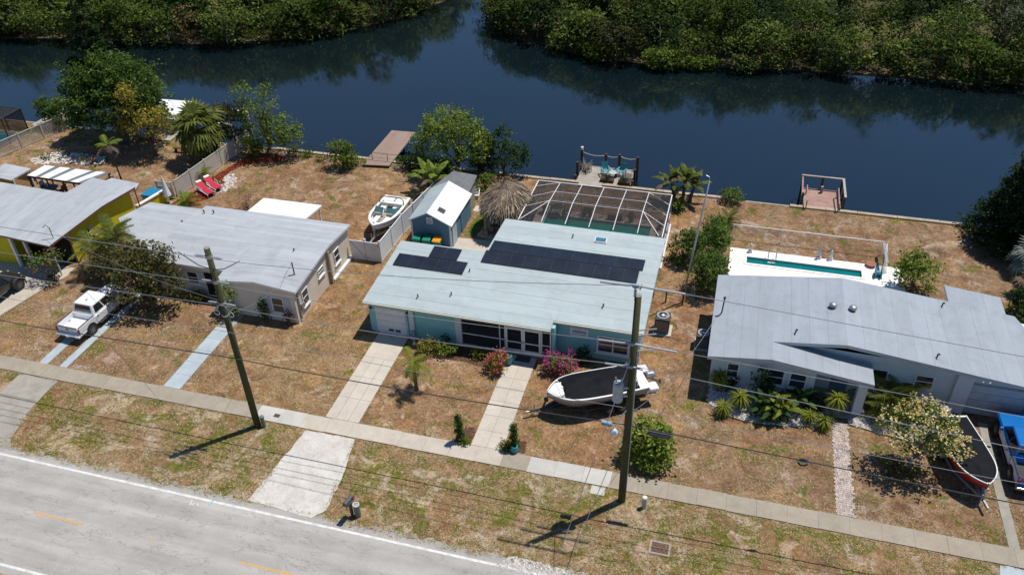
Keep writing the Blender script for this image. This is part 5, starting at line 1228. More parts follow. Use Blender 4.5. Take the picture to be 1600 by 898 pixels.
D3 = dock('left_dock', 'grey plank dock and rail beside the green shrub at the far left', -68.2, -64.9, 60.9, 65.2, 0.12, 'dock_wood_grey', 'y', 16, [(-68.1, 65.1, 1.1), (-66.5, 65.1, 1.1), (-65, 65.1, 1.1)])
obj('rail', MB().bx(-68.2, -64.9, 65.0, 65.2, 1.1, 1.2), 'wood_light', D3)
HT = thing('dock_shelter', 'white-roofed open dock shelter behind the yellowish tree', 'shelter', (-53.6, 63.9, -.9))
hq = [(-55.6, 62.3), (-51.9, 62.6), (-52.1, 66.0), (-55.8, 65.8)]
build_roof(HT, [[(x, y, 2.0) for x, y in hq]], 'roof_white', 'trim_white', 0, 1.2, .12, 18)
for x, y in ((-55.4, 62.5), (-52.1, 62.8), (-52.2, 64.3), (-52.3, 65.8), (-55.6, 65.6)): obj('post', MB().tube([(x, y, -1.8), (x, y, 1.88)], .08, 7), 'wood_light', HT)
for k in range(10): obj('plank', MB().bx(-55.6+k*.36, -55.26+k*.36, 61.0, 66.0, .06, .11), 'dock_wood_grey', HT)
BL2 = thing('boat_lift', 'white boat lift frame with a moored boat behind the cabbage palm', 'boat lift', (-47.6, 64.3, -.9))
for x, y in ((-48.9, 63.0), (-46.2, 62.9), (-48.9, 66.0), (-46.2, 66.0)): obj('pile', MB().tube([(x, y, -1.8), (x, y, 1.5)], .10, 7), 'metal_white', BL2)
for y in (63.0, 66.0): obj('beam', MB().bar((-48.9, y, 1.4), (-46.2, y, 1.4), .16, .22), 'metal_white', BL2)

# ---------------------------------------------------------------- fences
mat('vinyl_white', (0.72, 0.74, 0.75), 0.45, (0.64, 0.66, 0.68), 2); mat('vinyl_tan', (0.53, 0.49, 0.43), 0.55, (0.46, 0.42, 0.36), 2)
def fence(name, label, pts, h, m, step=2.0, pickets=0.0, postw=.12, group=None):
    """posts, panels and cap rails, each its own part; pickets = open picket share at the top"""
    t = thing(name, label, 'fence', (*pts[0], 0), 0, group)
    P = [Vector((*p, 0)) for p in pts]
    for a, b in zip(P, P[1:]):
        n = max(1, round((b-a).length/step))
        for k in range(n):
            p, q = a.lerp(b, k/n), a.lerp(b, (k+1)/n); d = (q-p).normalized()
            obj('post', MB().box((p.x, p.y, (h+.12)/2), (postw, postw, h+.12), math.atan2(d.y, d.x)), m, t)
            s, e = p+d*postw*.5, q-d*postw*.5
            if pickets > 0:
                mb = MB(); L = (e-s).length; np_ = int(L/.115); hp = h*pickets
                for i in range(np_): w = s.lerp(e, (i+.5)/np_); mb.box((w.x, w.y, h-hp/2), (.045, .03, hp), math.atan2(d.y, d.x))
                if pickets < 0.9: mb.bar(s+Vector((0,0,(h-hp)/2+.05)), e+Vector((0,0,(h-hp)/2+.05)), .04, h-hp-.1)
                obj('panel', mb, m, t)
            else: obj('panel', MB().bar(s+Vector((0,0,h/2+.02)), e+Vector((0,0,h/2+.02)), .04, h-.1), m, t)
            obj('rail', MB().bar(s+Vector((0,0,h)), e+Vector((0,0,h)), .07, .09), m, t)
            obj('rail', MB().bar(s+Vector((0,0,.09)), e+Vector((0,0,.09)), .06, .10), m, t)
    e = P[-1]; obj('post', MB().box((e.x, e.y, (h+.12)/2), (postw, postw, h+.12)), m, t)
    return t
fence('white_fence', 'white vinyl fence running back from the driveway gate past the trailered boat', [(-23.85, 46.45), (-23.7, 50.5), (-23.0, 55.8)], 1.75, 'vinyl_white', 2.1)
gt = thing('fence_gate', 'white vinyl double gate with diagonal braces beside the cream house', 'gate', (-25.0, 46.42, 0))
for k, (a, b) in enumerate(((-26.25, -25.08), (-25.02, -23.93))):
    lf = obj('gate_leaf', MB().bx(a, b, 46.42, 46.46, .08, 1.66), 'vinyl_white', gt)
    obj('gate_rail', MB().bx(a, b, 46.37, 46.415, 1.56, 1.68), 'vinyl_white', lf); obj('gate_rail', MB().bx(a, b, 46.37, 46.415, .06, .17), 'vinyl_white', lf)
    obj('brace', MB().bar((a+.05, 46.385, 1.5 if k == 0 else .22), (b-.05, 46.385, .22 if k == 0 else 1.5), .03, .07), 'vinyl_white', lf)
obj('gate_post', MB().bx(-25.10, -24.98, 46.46, 46.58, 0, 1.85), 'vinyl_white', gt)
fence('tan_fence', 'tan vinyl fence with open picket top beside the red mulch bed', [(-44.85, 51.6), (-44.5, 55.6), (-43.9, 62.0)], 1.55, 'vinyl_tan', 2.0, 0.0)
fence('tan_gate_fence', 'short tan picket-topped fence panel by the folded umbrella', [(-46.4, 51.3), (-44.95, 51.35)], 1.5, 'vinyl_tan', 1.5, 0.28)
fence('picket_fence', 'long tan picket fence at the far left by the black screen cage', [(-66.9, 51.0), (-66.0, 54.3), (-64.2, 61.2)], 1.45, 'vinyl_tan', 2.1, 0.92)
cl = thing('chain_link_fence', 'chain link fence with white top rail behind the right pool', 'fence', (6.5, 55.9, 0))
for x in (1.3, 4.85, 8.6, 12.0): obj('post', MB().tube([(x, 55.9, 0), (x, 55.9, 1.22)], .035, 7), 'metal_white', cl)
obj('top_rail', MB().tube([(1.2, 55.9, 1.2), (12.0, 55.9, 1.2)], .035, 7), 'metal_white', cl)
screen_mat('chain_mesh', 0.10, (0.30, 0.31, 0.32))
for a, b in ((1.3, 4.85), (4.85, 8.6), (8.6, 12.0)): obj('mesh_panel', MB().add([(a, 55.9, .05), (b, 55.9, .05), (b, 55.9, 1.18), (a, 55.9, 1.18)], [(0, 1, 2, 3)]), 'chain_mesh', cl)
obj('gate_stack', MB().bx(11.9, 12.1, 53.2, 55.9, 1.12, 1.16), 'metal_galv', cl)
for k in range(6): obj('gate_frame', MB().tube([(11.85+.08*k, 53.3+.05*k, .03), (11.9+.05*k, 54.6+.2*k, 1.3)], .022, 5), 'metal_galv', cl)
sf = thing('shore_fence', 'low dark wire fence at the end of the boathouse', 'fence', (-31, 61.4, 0))
for k in range(9): obj('post', MB().tube([(-40.0+k*1.5, 61.4, 0), (-40.0+k*1.5, 61.4, 1.0)], .03, 6), 'metal_dark', sf)
obj('rail', MB().tube([(-40.0, 61.4, .97), (-28.0, 61.4, .97)], .02, 5), 'metal_dark', sf); obj('rail', MB().tube([(-40.0, 61.4, .5), (-28.0, 61.4, .5)], .012, 5), 'metal_dark', sf)
# two statues / pool ornaments on the white deck
mat('stone_white', (0.72, 0.71, 0.68), 0.7)
for i, (px, py, h) in enumerate(((1172, 394, .75), (1279, 404, 1.0), (1297, 406, .8))):
    p = G(px, py); t = thing('deck_statue', ['small white statue at the left corner of the white pool deck', 'taller grey statue on the far edge of the white pool deck', 'white statue right of the grey one on the pool deck'][i], 'statue', p)
    obj('plinth', MB().box((0, 0, .1), (.3, .3, .2)), 'stone_white', t, local=True); obj('figure', MB().lathe([(.12, .2), (.14, .35*h), (.09, .6*h), (.13, .75*h), (.05, .86*h), (.09, .95*h), (.02, 1.05*h)], (0, 0, 0), 10), 'stone_white' if i != 1 else 'metal_galv', t, local=True, smooth=True)
p = G(1360, 416); t = thing('fire_bowl', 'round rusty bowl on a stand on the white pool deck', 'bowl', p)
obj('bowl', MB().lathe([(.05, .0), (.08, .12), (.36, .20), (.38, .24), (.30, .22), (.02, .18)], (0, 0, 0), 16), 'terracotta', t, local=True, smooth=True)
p = G(1371, 433); t = thing('hose_reel', 'teal garden hose cart at the corner of the white deck', 'hose cart', p)
obj('reel', MB().lathe([(.32, -.2), (.32, -.17), (.16, -.16), (.16, .16), (.32, .17), (.32, .2)], (0, 0, .38), 14, 'x'), 'teal_paint', t, local=True); obj('cart', MB().box((0, .05, .08), (.55, .6, .1)).bar((-.2, .3, .1), (-.2, .45, .9), .04).bar((.2, .3, .1), (.2, .45, .9), .04), 'teal_paint', t, local=True)
# slender service pole and old fence posts in the side yard
p = G(1066, 472); t = thing('service_pole', 'slender grey metal pole leaning in the side yard between the houses', 'pole', p)
hh = 9.3; obj('shaft', MB().tube([(0, 0, 0), (.35, .25, hh*.5), (.75, .5, hh)], [.075, .065, .05], 9), 'metal_galv', t, local=True, smooth=True)
obj('lamp_arm', MB().tube([(.75, .5, hh), (.70, .55, hh+.25), (.5, .6, hh+.3)], .02, 6), 'metal_galv', t, local=True)
p = G(1058, 476); t = thing('wire_fence', 'low wire garden fence with wooden posts beside the teal house', 'fence', p)
for px, py, h in ((1066, 476, 1.4), (1020, 465, 1.1), (1040, 472, .9)):
    q = G(px, py); obj('post', MB().bx(q[0]-.05, q[0]+.05, q[1]-.05, q[1]+.05, 0, h), 'wood_dark', t)
a, b = G(1020, 465), G(1066, 476)
for z in (.3, .6, .85): obj('wire', MB().tube([(a[0], a[1], z), (b[0], b[1], z)], .012, 4), 'metal_dark', t)
# air conditioners
def ac(label, loc, w, h, m):
    t = thing('air_conditioner', label, 'air conditioner', loc, 0, 'air conditioners between the houses')
    obj('pad', MB().box((0.06, 0, .04), (w+.25, w+.25, .10)), 'walk_pale', t, local=True)
    obj('cabinet', MB().box((0, 0, .1+h/2), (w, w, h)), m, t, local=True, bevel=.06, seg=3)
    for k in range(8): obj('louvre', MB().box((0, -w/2-.004, .2+k*(h-.2)/8), (w*.84, .02, .03)), 'metal_galv', t, local=True)
    obj('top_ring', MB().lathe([(w*.30, h+.10), (w*.30, h+.15), (w*.44, h+.15), (w*.44, h+.10)], (0, 0, 0), 20), 'metal_galv', t, local=True)
    obj('fan_hub', MB().lathe([(.12, h+.115), (.10, h+.15), (.02, h+.16)], (0, 0, 0), 12), 'metal_white', t, local=True)
    for k in range(4): obj('fan_blade', MB().box((math.cos(k*1.571)*w*.2, math.sin(k*1.571)*w*.2, h+.12), (w*.17, .13, .015), k*1.571), 'metal_galv' if k == 0 else 'metal_dark', t, local=True)
    obj('fan_well', MB().lathe([(w*.30, h+.08), (w*.30, h+.108)], (0, 0, 0), 20), 'dark_interior', t, local=True)
    return t
ac('black air conditioner with open fan on the grass beside the teal house', (-2.55, 43.3, 0), .95, 1.15, 'metal_dark')
ac('dark air conditioner in the shade of the right house wall', (0.15, 42.35, 0), .85, .95, 'metal_dark')
# bins
def bin_(label, x, y, body, lid):
    t = thing('wheelie_bin', label, 'bin', (x, y, 0), 0, 'bins beside the blue shed')
    obj('tub', MB().loft([[(-.24, -.27, .06), (.24, -.27, .06), (.24, .27, .06), (-.24, .27, .06)], [(-.31, -.36, .98), (.31, -.36, .98), (.31, .36, .98), (-.31, .36, .98)]]), body, t, local=True, bevel=.03)
    obj('lid', MB().loft([[(-.34, -.42, .98), (.34, -.42, .98), (.34, .40, .98), (-.34, .40, .98)], [(-.30, -.36, 1.07), (.30, -.36, 1.07), (.30, .36, 1.12), (-.30, .36, 1.12)]]), lid, t, local=True, bevel=.03)
    for s in (-1, 1): obj('wheel', MB().lathe([(.10, -.03), (.12, 0), (.10, .03)], (s*.27, .3, .12), 12, 'x'), 'metal_dark', t, local=True)
mat('plastic_green', (0.012, 0.205, 0.14), 0.45, (0.01, 0.18, 0.12)); mat('plastic_teal', (0.01, 0.19, 0.175), 0.45); mat('plastic_orange', (0.72, 0.30, 0.012), 0.45)
bin_('green wheelie bin, leftmost of three by the blue shed', -21.85, 48.9, 'plastic_green', 'plastic_green'); bin_('green wheelie bin between the plain green and orange-lidded ones', -21.05, 48.9, 'plastic_green', 'plastic_green'); bin_('teal wheelie bin with an orange lid by the blue shed', -20.25, 48.9, 'plastic_teal', 'plastic_orange')
# loungers, umbrella, bench
mat('fabric_red', (0.47, 0.018, 0.045), 0.8, (0.40, 0.015, 0.04), 3)
struct('lounge_pad', MB().prism([G(x, y)[:2] for x, y in ((300, 306), (342, 303), (352, 290), (318, 285))], -.01, .03), 'drive_old')
def lounger(label, loc, rz):
    t = thing('sun_lounger', label, 'sun lounger', loc, rz, 'red loungers by the tan fence')
    obj('cushion', MB().box((0, -.35, .36), (.62, 1.35, .07)), 'fabric_red', t, local=True, bevel=.02)
    obj('back_cushion', MB().box((0, .62, .56), (.62, .75, .07), M=Matrix.Rotation(R(32), 3, 'X')), 'fabric_red', t, local=True, bevel=.02)
    obj('head_pillow', MB().box((0, .92, .80), (.5, .2, .09), M=Matrix.Rotation(R(32), 3, 'X')), 'trim_white', t, local=True, bevel=.03)
    for s in (-1, 1):
        obj('side_rail', MB().box((s*.34, -.1, .31), (.05, 1.95, .05)), 'metal_white', t, local=True)
        obj('arm', MB().tube([(s*.36, -.25, .33), (s*.40, -.1, .58), (s*.40, .3, .60), (s*.36, .45, .33)], .022, 6), 'metal_white', t, local=True)
        for y in (-.95, .75): obj('leg', MB().box((s*.33, y, .15), (.045, .05, .30)), 'metal_white', t, local=True)
p = G(322, 302); lounger('red sun lounger nearer the house on the pad by the fence', (p[0], p[1], .03), R(62))
p = G(334, 294); lounger('red sun lounger nearer the canal on the pad by the fence', (p[0], p[1], .03), R(62))
p = G(265, 318); u = thing('garden_umbrella', 'folded white garden umbrella behind the cream house', 'umbrella', (p[0], p[1], 0))
obj('pole', MB().tube([(0, 0, 0), (0, 0, 2.6)], .025, 7), 'metal_white', u, local=True); obj('folded_canopy', MB().lathe([(.34, .75), (.36, .82), (.24, 1.4), (.13, 2.1), (.03, 2.65)], (0, 0, 0), 9), 'metal_white', u, local=True); obj('base', MB().lathe([(.28, 0), (.28, .08), (.05, .1)], (0, 0, 0), 14), 'walk_grey', u, local=True)
p = G(283, 238); t = thing('garden_bench', 'small dark bench on the dry lawn by the dock shelter', 'bench', p)
obj('seat', MB().box((0, 0, .42), (1.3, .35, .06)), 'wood_dark', t, local=True)
for s in (-.5, .5): obj('leg', MB().box((s, 0, .2), (.08, .3, .4)), 'wood_dark', t, local=True)
p = G(247, 305); t = thing('water_trough', 'white tub with a bright blue cover beside the yellow low wall', 'tub', (-46.05, 50.3, 0))
obj('tub', MB().bx(-46.9, -45.7, 49.7, 51.0, 0, .85), 'trim_white', t, bevel=.05); obj('cover', MB().bx(-46.95, -45.65, 49.65, 51.05, .85, 1.05), mat('tarp_blue', (.02, .22, .40), .4), t, bevel=.08)
# patio set under the canopy
for i, (px, py) in enumerate(((84, 304), (36, 290))):
    p = G(px, py); round_table('canopy_table', ['dark blue round table at the right end under the white canopy', 'dark blue round table at the left end under the white canopy'][i], p, .6, .72, mat('navy_metal', (.03, .05, .09), .5))
    for k, (dx, dy, a) in enumerate(((.85, .2, 90), (-.8, .3, -90))): chair('canopy_chair', ['dark chair right of the ', 'dark chair left of the '][k]+['table at the right end of the canopy', 'table at the left end of the canopy'][i], (p[0]+dx, p[1]+dy, 0), R(a), 'navy_metal')
# black pool cage at the left edge with its blue pool
BC = thing('black_pool_cage', 'black framed pool cage with blue pool at the far left edge', 'screen enclosure', (-69.5, 57.3, 0))
bx0, bx1, by0, by1, bz = -78.0, -67.2, 54.6, 59.6, 2.6
for a, b in (((bx1, by0, 0), (bx1, by0, bz)), ((bx1, by1, 0), (bx1, by1, bz)), ((bx1, by0, bz), (bx1, by1, bz)), ((bx0, by1, bz), (bx1, by1, bz)), ((bx0, by0, bz), (bx1, by0, bz)), ((-69.6, by1, 0), (-69.6, by1, bz)), ((-69.6, by0, bz), (-69.6, by1, bz)), ((bx1, 57.1, 0), (bx1, 57.1, bz)), ((-69.6, by0, 0), (-69.6, by0, bz))): obj('frame_bar', MB().bar(a, b, .09), 'metal_dark', BC)
obj('screen_panel', MB().add([(bx1, by0, .05), (bx1, by1, .05), (bx1, by1, bz), (bx1, by0, bz)], [(0, 1, 2, 3)]), 'cage_screen_dark', BC)
obj('screen_panel', MB().add([(bx0, by0, bz), (bx1, by0, bz), (bx1, by1, bz), (bx0, by1, bz)], [(0, 1, 2, 3)]), 'cage_screen', BC)
obj('screen_panel', MB().add([(bx0, by1, .05), (bx1, by1, .05), (bx1, by1, bz), (bx0, by1, bz)], [(0, 1, 2, 3)]), 'cage_screen', BC)
obj('pool', MB().bx(-77, -67.9, 55.4, 58.6, 0, .06), mat('pool_bright', (.02, .36, .50), .1), BC); obj('deck', MB().bx(bx0, bx1, by0, by1, -.02, .03), 'patio_concrete', BC)

# ---------------------------------------------------------------- vehicles
mat('paint_white', (0.74, 0.75, 0.76), 0.28, (0.70, 0.71, 0.72), 1, coat=0.6, fine=0.02)
mat('paint_blue', (0.005, 0.135, 0.42), 0.25, (0.004, 0.12, 0.38), 1, coat=0.7, fine=0.02)
mat('paint_black', (0.012, 0.012, 0.013), 0.25, (0.02, 0.02, 0.02), 1, coat=0.7, fine=0.02)
mat('rubber', (0.022, 0.022, 0.023), 0.9, (0.035, 0.034, 0.033), 6); mat('rim_alloy', (0.36, 0.36, 0.37), 0.35, metal=0.7)
mat('bed_liner', (0.04, 0.042, 0.046), 0.9, (0.06, 0.06, 0.062), 4); mat('lamp_red', (0.30, 0.012, 0.012), 0.25); mat('lamp_clear', (0.7, 0.7, 0.68), 0.15); mat('lamp_amber', (0.6, 0.25, 0.03), 0.25); mat('chrome', (0.62, 0.62, 0.63), 0.18, metal=0.9)
glass_mat('car_glass', (0.012, 0.014, 0.017), 0.05)
def wheel(root, x, y, r=.39, w=.26, out=1):
    t = obj('wheel', MB().lathe([(r*.62, -w/2), (r*.93, -w/2), (r, -w*.3), (r, w*.3), (r*.93, w/2), (r*.62, w/2)], (x, y, r), 24, 'x'), 'rubber', root, local=True, smooth=False)
    mb = MB().lathe([(r*.62, -.02), (r*.60, .0), (r*.20, .02), (r*.10, .03)], (x+out*w*.36, y, r), 20, 'x')
    obj('rim', mb, 'rim_alloy', t, local=True)
    for k in range(6):
        a = k*math.pi/3+.2; q = MB().bar((x+out*w*.43, y+math.cos(a)*r*.12, r+math.sin(a)*r*.12), (x+out*w*.43, y+math.cos(a)*r*.58, r+math.sin(a)*r*.58), .045, .05)
        obj('spoke', q, 'rim_alloy', t, local=True)
def ringy(y, hw, zb, zt, ins=.06, zm=None):
    zm = zm or zt-.10
    return [(-hw+.08, y, zb), (hw-.08, y, zb), (hw, y, zb+.14), (hw, y, zm), (hw-ins, y, zt), (-hw+ins, y, zt), (-hw, y, zm), (-hw, y, zb+.14)]
def patch(F4, u0, u1, v0, v1, off):
    """piece of a quad face (a,b,c,d = lower-left, lower-right, upper-right, upper-left seen from outside), lifted by off"""
    a, b, c, d = [Vector(p) for p in F4]; n = (b-a).cross(d-a).normalized()
    P = lambda u, v: (a.lerp(b, u)).lerp(d.lerp(c, u), v)+n*off
    q = [P(u0, v0), P(u1, v0), P(u1, v1), P(u0, v1)]; w = [p-n*.012 for p in q]
    return MB().add(q+w, [(0, 1, 2, 3), (7, 6, 5, 4), (0, 4, 5, 1), (1, 5, 6, 2), (2, 6, 7, 3), (3, 7, 4, 0)])
def cabin(t, y0, y1, yt0, yt1, zb, zt, hb, ht, paint, splits):
    B = [(-hb, y0, zb), (hb, y0, zb), (hb, y1, zb), (-hb, y1, zb)]; Tt = [(-ht, yt0, zt), (ht, yt0, zt), (ht, yt1, zt-.02), (-ht, yt1, zt-.02)]
    obj('cabin', MB().loft([B, Tt]), paint, t, local=True, bevel=.07, seg=4)
    rear = [B[0], B[1], Tt[1], Tt[0]]; right = [B[1], B[2], Tt[2], Tt[1]]; front = [B[2], B[3], Tt[3], Tt[2]]; left = [B[3], B[0], Tt[0], Tt[3]]
    obj('rear_window', patch(rear, .10, .90, .25, .88, .006), 'car_glass', t, local=True, bevel=.004)
    obj('windscreen', patch(front, .07, .93, .10, .90, .006), 'car_glass', t, local=True)
    for Fq, fl in ((right, False), (left, True)):
        for u0, u1 in splits:
            if fl: u0, u1 = 1-u1, 1-u0
            obj('side_window', patch(Fq, u0, u1, .14, .84, .006), 'car_glass', t, local=True)
    return B, Tt
def pickup(name, label, loc, rz, paint, liner, lamp_side=True):
    t = thing(name, label, 'pickup', loc, rz)
    hw = .95
    st = [(-2.66, hw-.06, .52, .70), (-2.60, hw, .48, .74), (-1.10, hw, .42, .74), (-1.08, hw, .42, 1.14), (.2, hw, .42, 1.14), (1.15, hw, .42, 1.13), (1.6, hw, .44, 1.12), (2.35, hw-.03, .46, 1.05), (2.60, hw-.12, .50, .98), (2.68, hw-.25, .58, .88)]
    obj('body', MB().loft([ringy(*s) for s in st]), paint, t, local=True, bevel=.03, seg=3)
    for s in (-1, 1):
        obj('bed_side', MB().box((s*.88, -1.84, .95), (.14, 1.54, .46)), paint, t, local=True, bevel=.04, seg=3)
        obj('bed_rail', MB().box((s*.88, -1.84, 1.19), (.10, 1.50, .025)), 'bed_liner', t, local=True)
        for y in (-1.62, 1.72):
            obj('arch_shade_disc', MB().lathe([(.47, -.02), (.47, .02)], (s*(hw-.005), y, .44), 24, 'x'), 'dark_interior', t, local=True)  # near-black disc on the solid body; shade of the arch opening as colour
            wheel(t, s*(hw-.10), y, .39, .26, s)
        obj('tail_lamp', MB().box((s*.87, -2.63, .92), (.15, .09, .34)), 'lamp_red', t, local=True, bevel=.02)
        obj('head_lamp', MB().box((s*.68, 2.60, .86), (.36, .12, .16)), 'lamp_clear', t, local=True, bevel=.03)
        obj('mirror', MB().box((s*1.06, .92, 1.20), (.20, .12, .20)), paint, t, local=True, bevel=.04)
        for y in (-.82, .22): obj('door_handle', MB().box((s*(hw+.012), y, 1.0), (.03, .16, .035)), 'metal_dark' if paint != 'paint_blue' else paint, t, local=True)
        for y in (-1.02, .04, 1.10): obj('door_seam', MB().box((s*(hw+.001), y, .80), (.008, .014, .56)), 'dark_interior', t, local=True)
        obj('running_board', MB().box((s*.93, .1, .40), (.16, 1.9, .06)), 'metal_dark', t, local=True, bevel=.02)
    obj('bed_floor', MB().box((0, -1.84, .755), (1.60, 1.52, .02)), liner, t, local=True)
    obj('bulkhead', MB().box((0, -1.12, .95), (1.62, .06, .44)), paint, t, local=True)
    obj('tailgate', MB().box((0, -2.62, .94), (1.58, .07, .46)), paint, t, local=True, bevel=.025, seg=3)
    obj('tailgate_cap', MB().box((0, -2.62, 1.185), (1.56, .08, .025)), 'bed_liner', t, local=True)
    obj('tailgate_handle', MB().box((0, -2.665, 1.02), (.22, .03, .09)), 'metal_dark', t, local=True, bevel=.02)
    obj('rear_bumper', MB().box((0, -2.74, .58), (1.86, .20, .17)), 'chrome' if paint == 'paint_blue' else paint, t, local=True, bevel=.05, seg=3)
    obj('bumper_step', MB().box((0, -2.80, .52), (1.2, .12, .12)), 'metal_dark', t, local=True, bevel=.02)
    obj('number_plate', MB().box((0, -2.855, .58), (.30, .02, .14)), 'metal_white', t, local=True)
    obj('front_bumper', MB().box((0, 2.70, .56), (1.70, .16, .20)), 'chrome', t, local=True, bevel=.05)
    obj('grille', MB().box((0, 2.66, .84), (.95, .06, .24)), 'metal_dark', t, local=True)
    cabin(t, -1.08, 1.25, -.86, .60, 1.12, 1.82, .89, .72, paint, [(.08, .45), (.49, .86)])
    obj('brake_lamp', MB().box((0, -.905, 1.74), (.34, .03, .04)), 'lamp_red', t, local=True)
    obj('roof_fin', MB().bar((0, -.5, 1.82), (0, -.35, 1.86), .03, .06), 'metal_dark', t, local=True)
    return t
pickup('white_pickup', 'white crew-cab pickup truck parked on the pale blue drive strips', (-40.35, 35.45, .035), R(-1.5), 'paint_white', 'paint_white')
pickup('blue_pickup', 'bright blue pickup truck with black bed at the right edge', (17.62, 36.75, .035), R(1), 'paint_blue', 'bed_liner')
def suv(label, loc, rz):
    t = thing('black_suv', label, 'suv', loc, rz); hw = .93
    st = [(-2.05, hw-.05, .55, 1.05), (-1.95, hw-.02, .48, 1.12), (.55, hw-.04, .48, 1.14), (1.0, hw-.10, .50, 1.12), (1.85, hw-.16, .52, 1.04), (1.95, hw-.22, .55, .98)]
    obj('body', MB().loft([ringy(*s) for s in st]), 'paint_black', t, local=True, bevel=.03, seg=3)
    cabin(t, -2.0, .80, -1.85, .35, 1.12, 1.80, .86, .74, 'paint_black', [(.05, .30), (.34, .62), (.66, .92)])
    for s in (-1, 1):
        for y in (-1.35, 1.35):
            obj('fender', MB().loft([[(s*.76, y+r_*math.cos(a), .44+r_*math.sin(a)) for r_ in (.46, .56)]+[(s*1.02, y+r_*math.cos(a), .44+r_*math.sin(a)) for r_ in (.56, .46)] for a in [k*math.pi/8 for k in range(9)]]), 'metal_dark', t, local=True)
            wheel(t, s*.86, y, .42, .28, s)
        obj('head_lamp', MB().lathe([(.11, -.02), (.11, .03)], (s*.5, 1.96, .88), 12, 'y'), 'lamp_clear', t, local=True)
        obj('turn_lamp', MB().box((s*.78, 1.84, .86), (.12, .10, .07)), 'lamp_amber', t, local=True)
        obj('mirror', MB().box((s*1.0, .62, 1.22), (.18, .1, .16)), 'paint_black', t, local=True, bevel=.03)
        obj('door_seam', MB().box((s*(hw-.035), -.5, .82), (.01, .014, .5)), 'dark_interior', t, local=True)
    obj('front_bumper', MB().box((0, 2.05, .58), (1.6, .18, .18)), 'metal_dark', t, local=True, bevel=.04)
    obj('grille', MB().box((0, 1.96, .82), (.7, .05, .28)), 'metal_dark', t, local=True)
    obj('spare_wheel', MB().lathe([(.2, -.1), (.38, -.1), (.40, 0), (.38, .1), (.2, .1)], (0, -2.2, .95), 20, 'y'), 'rubber', t, local=True)
    return t
suv('black boxy suv parked on the concrete drive at the left edge', (-49.15, 35.65, .035), R(-2))

# ---------------------------------------------------------------- boats on trailers (local: bow towards +y)
mat('gelcoat_white', (0.80, 0.80, 0.79), 0.25, (0.74, 0.74, 0.73), 1.5, coat=0.4, fine=0.02); mat('gelcoat_grey', (0.27, 0.275, 0.28), 0.3, (0.24, 0.245, 0.25), 1.5, coat=0.3, fine=0.02); mat('gelcoat_red', (0.36, 0.022, 0.015), 0.3, (0.32, 0.02, 0.015), 1, coat=0.4, fine=0.02)
mat('canvas_black', (0.006, 0.0068, 0.009), 0.75, (0.010, 0.011, 0.0145), 2.5, bump=0.5, bscale=5, fine=0.2, spec=0.12); mat('vinyl_seat', (0.74, 0.73, 0.69), 0.6, (0.66, 0.65, 0.60), 3); mat('seat_tan', (0.44, 0.37, 0.27), 0.7)
glass_mat('screen_tint', (0.05, 0.13, 0.13), 0.06)
def hull_fn(L, B, blunt, H0=.95, rise=.28):
    def hw(s): return B/2*(1-max(0, (s-.42)/.58)**blunt)*(0.93+0.07*min(1, s*3))+.012
    def sh(s): return H0+rise*s*s
    def kl(s): return .0+H0*.72*max(0, (s-.68)/.32)**2.0
    def yy(s): return -L/2+L*s
    return hw, sh, kl, yy
def boat(t, L, B, blunt, m_side, z, H0=.95, rise=.28, m_rim='gelcoat_white', rim=.16, n=22):
    hw, sh, kl, yy = hull_fn(L, B, blunt, H0, rise); S = [1-(1-i/n)**1.35 for i in range(n+1)]
    hull = []; 
    for s in S:
        w, h, k, y = hw(s), sh(s)+z, kl(s)+z, yy(s); c = k+(h-k)*.34; lo = k+(h-k)*.70
        hull.append([(-w, y, h), (-w*.96, y, lo), (-w*.80, y, c), (0, y, k), (w*.80, y, c), (w*.96, y, lo), (w, y, h)])
    mb = MB().loft(hull, closed=False); mb.f.append(tuple(range(7)))
    obj('hull', mb, m_side, t, local=True, smooth=True)
    rb = []
    for s in S:
        w, h, y = hw(s), sh(s)+z, yy(s); wi = max(.006, w-rim); yi = y if s < .999 else y-.12
        rb.append([(-w-.02, y, h-.05 if rim > .06 else h-.02), (-w-.02, y, h+.02), (-wi, yi, h+.035), (-wi, yi, h-.05)])
    obj('gunwale', MB().loft(rb), m_rim, t, local=True, smooth=False, bevel=.012)
    obj('gunwale', MB().loft([[(-p[0], p[1], p[2]) for p in r] for r in rb]), m_rim, t, local=True, bevel=.012)
    obj('transom', MB().box((0, yy(0)+.06, z+H0*.62), (B*.90, .12, H0*.78)), m_rim, t, local=True, bevel=.03)
    return hw, sh, kl, yy
def boat_cover(t, fns, s0, s1, rim, peak, z, m='canvas_black', n=20, k=10, seed=1):
    hw, sh, kl, yy = fns; rg = random.Random(seed); mb = MB()
    ph = [rg.uniform(0, 6) for _ in range(4)]
    for i in range(n+1):
        s = s0+(s1-s0)*i/n; w = max(.01, hw(s)-rim+.02)
        for j in range(k+1):
            u = -1+2*j/k; x = w*u
            env = (1-abs(u)**1.7)*math.sin(math.pi*min(1, (i/n)*.92+.08))**.5
            wr = .022*math.sin(7*u+ph[0]+s*5)+.026*math.sin(15*s+ph[1]+3*u)+.020*math.sin(27*s-9*u+ph[2])+.05*max(0, 1-((s-.45)/.06)**2)*(1-u*u)
            mb.v.append((x, yy(s), sh(s)+z+.045+peak*env+wr*(1-abs(u)**3)))
    mb.f = [(i*(k+1)+j, i*(k+1)+j+1, (i+1)*(k+1)+j+1, (i+1)*(k+1)+j) for i in range(n) for j in range(k)]
    return obj('cover', mb, m, t, local=True, smooth=True)
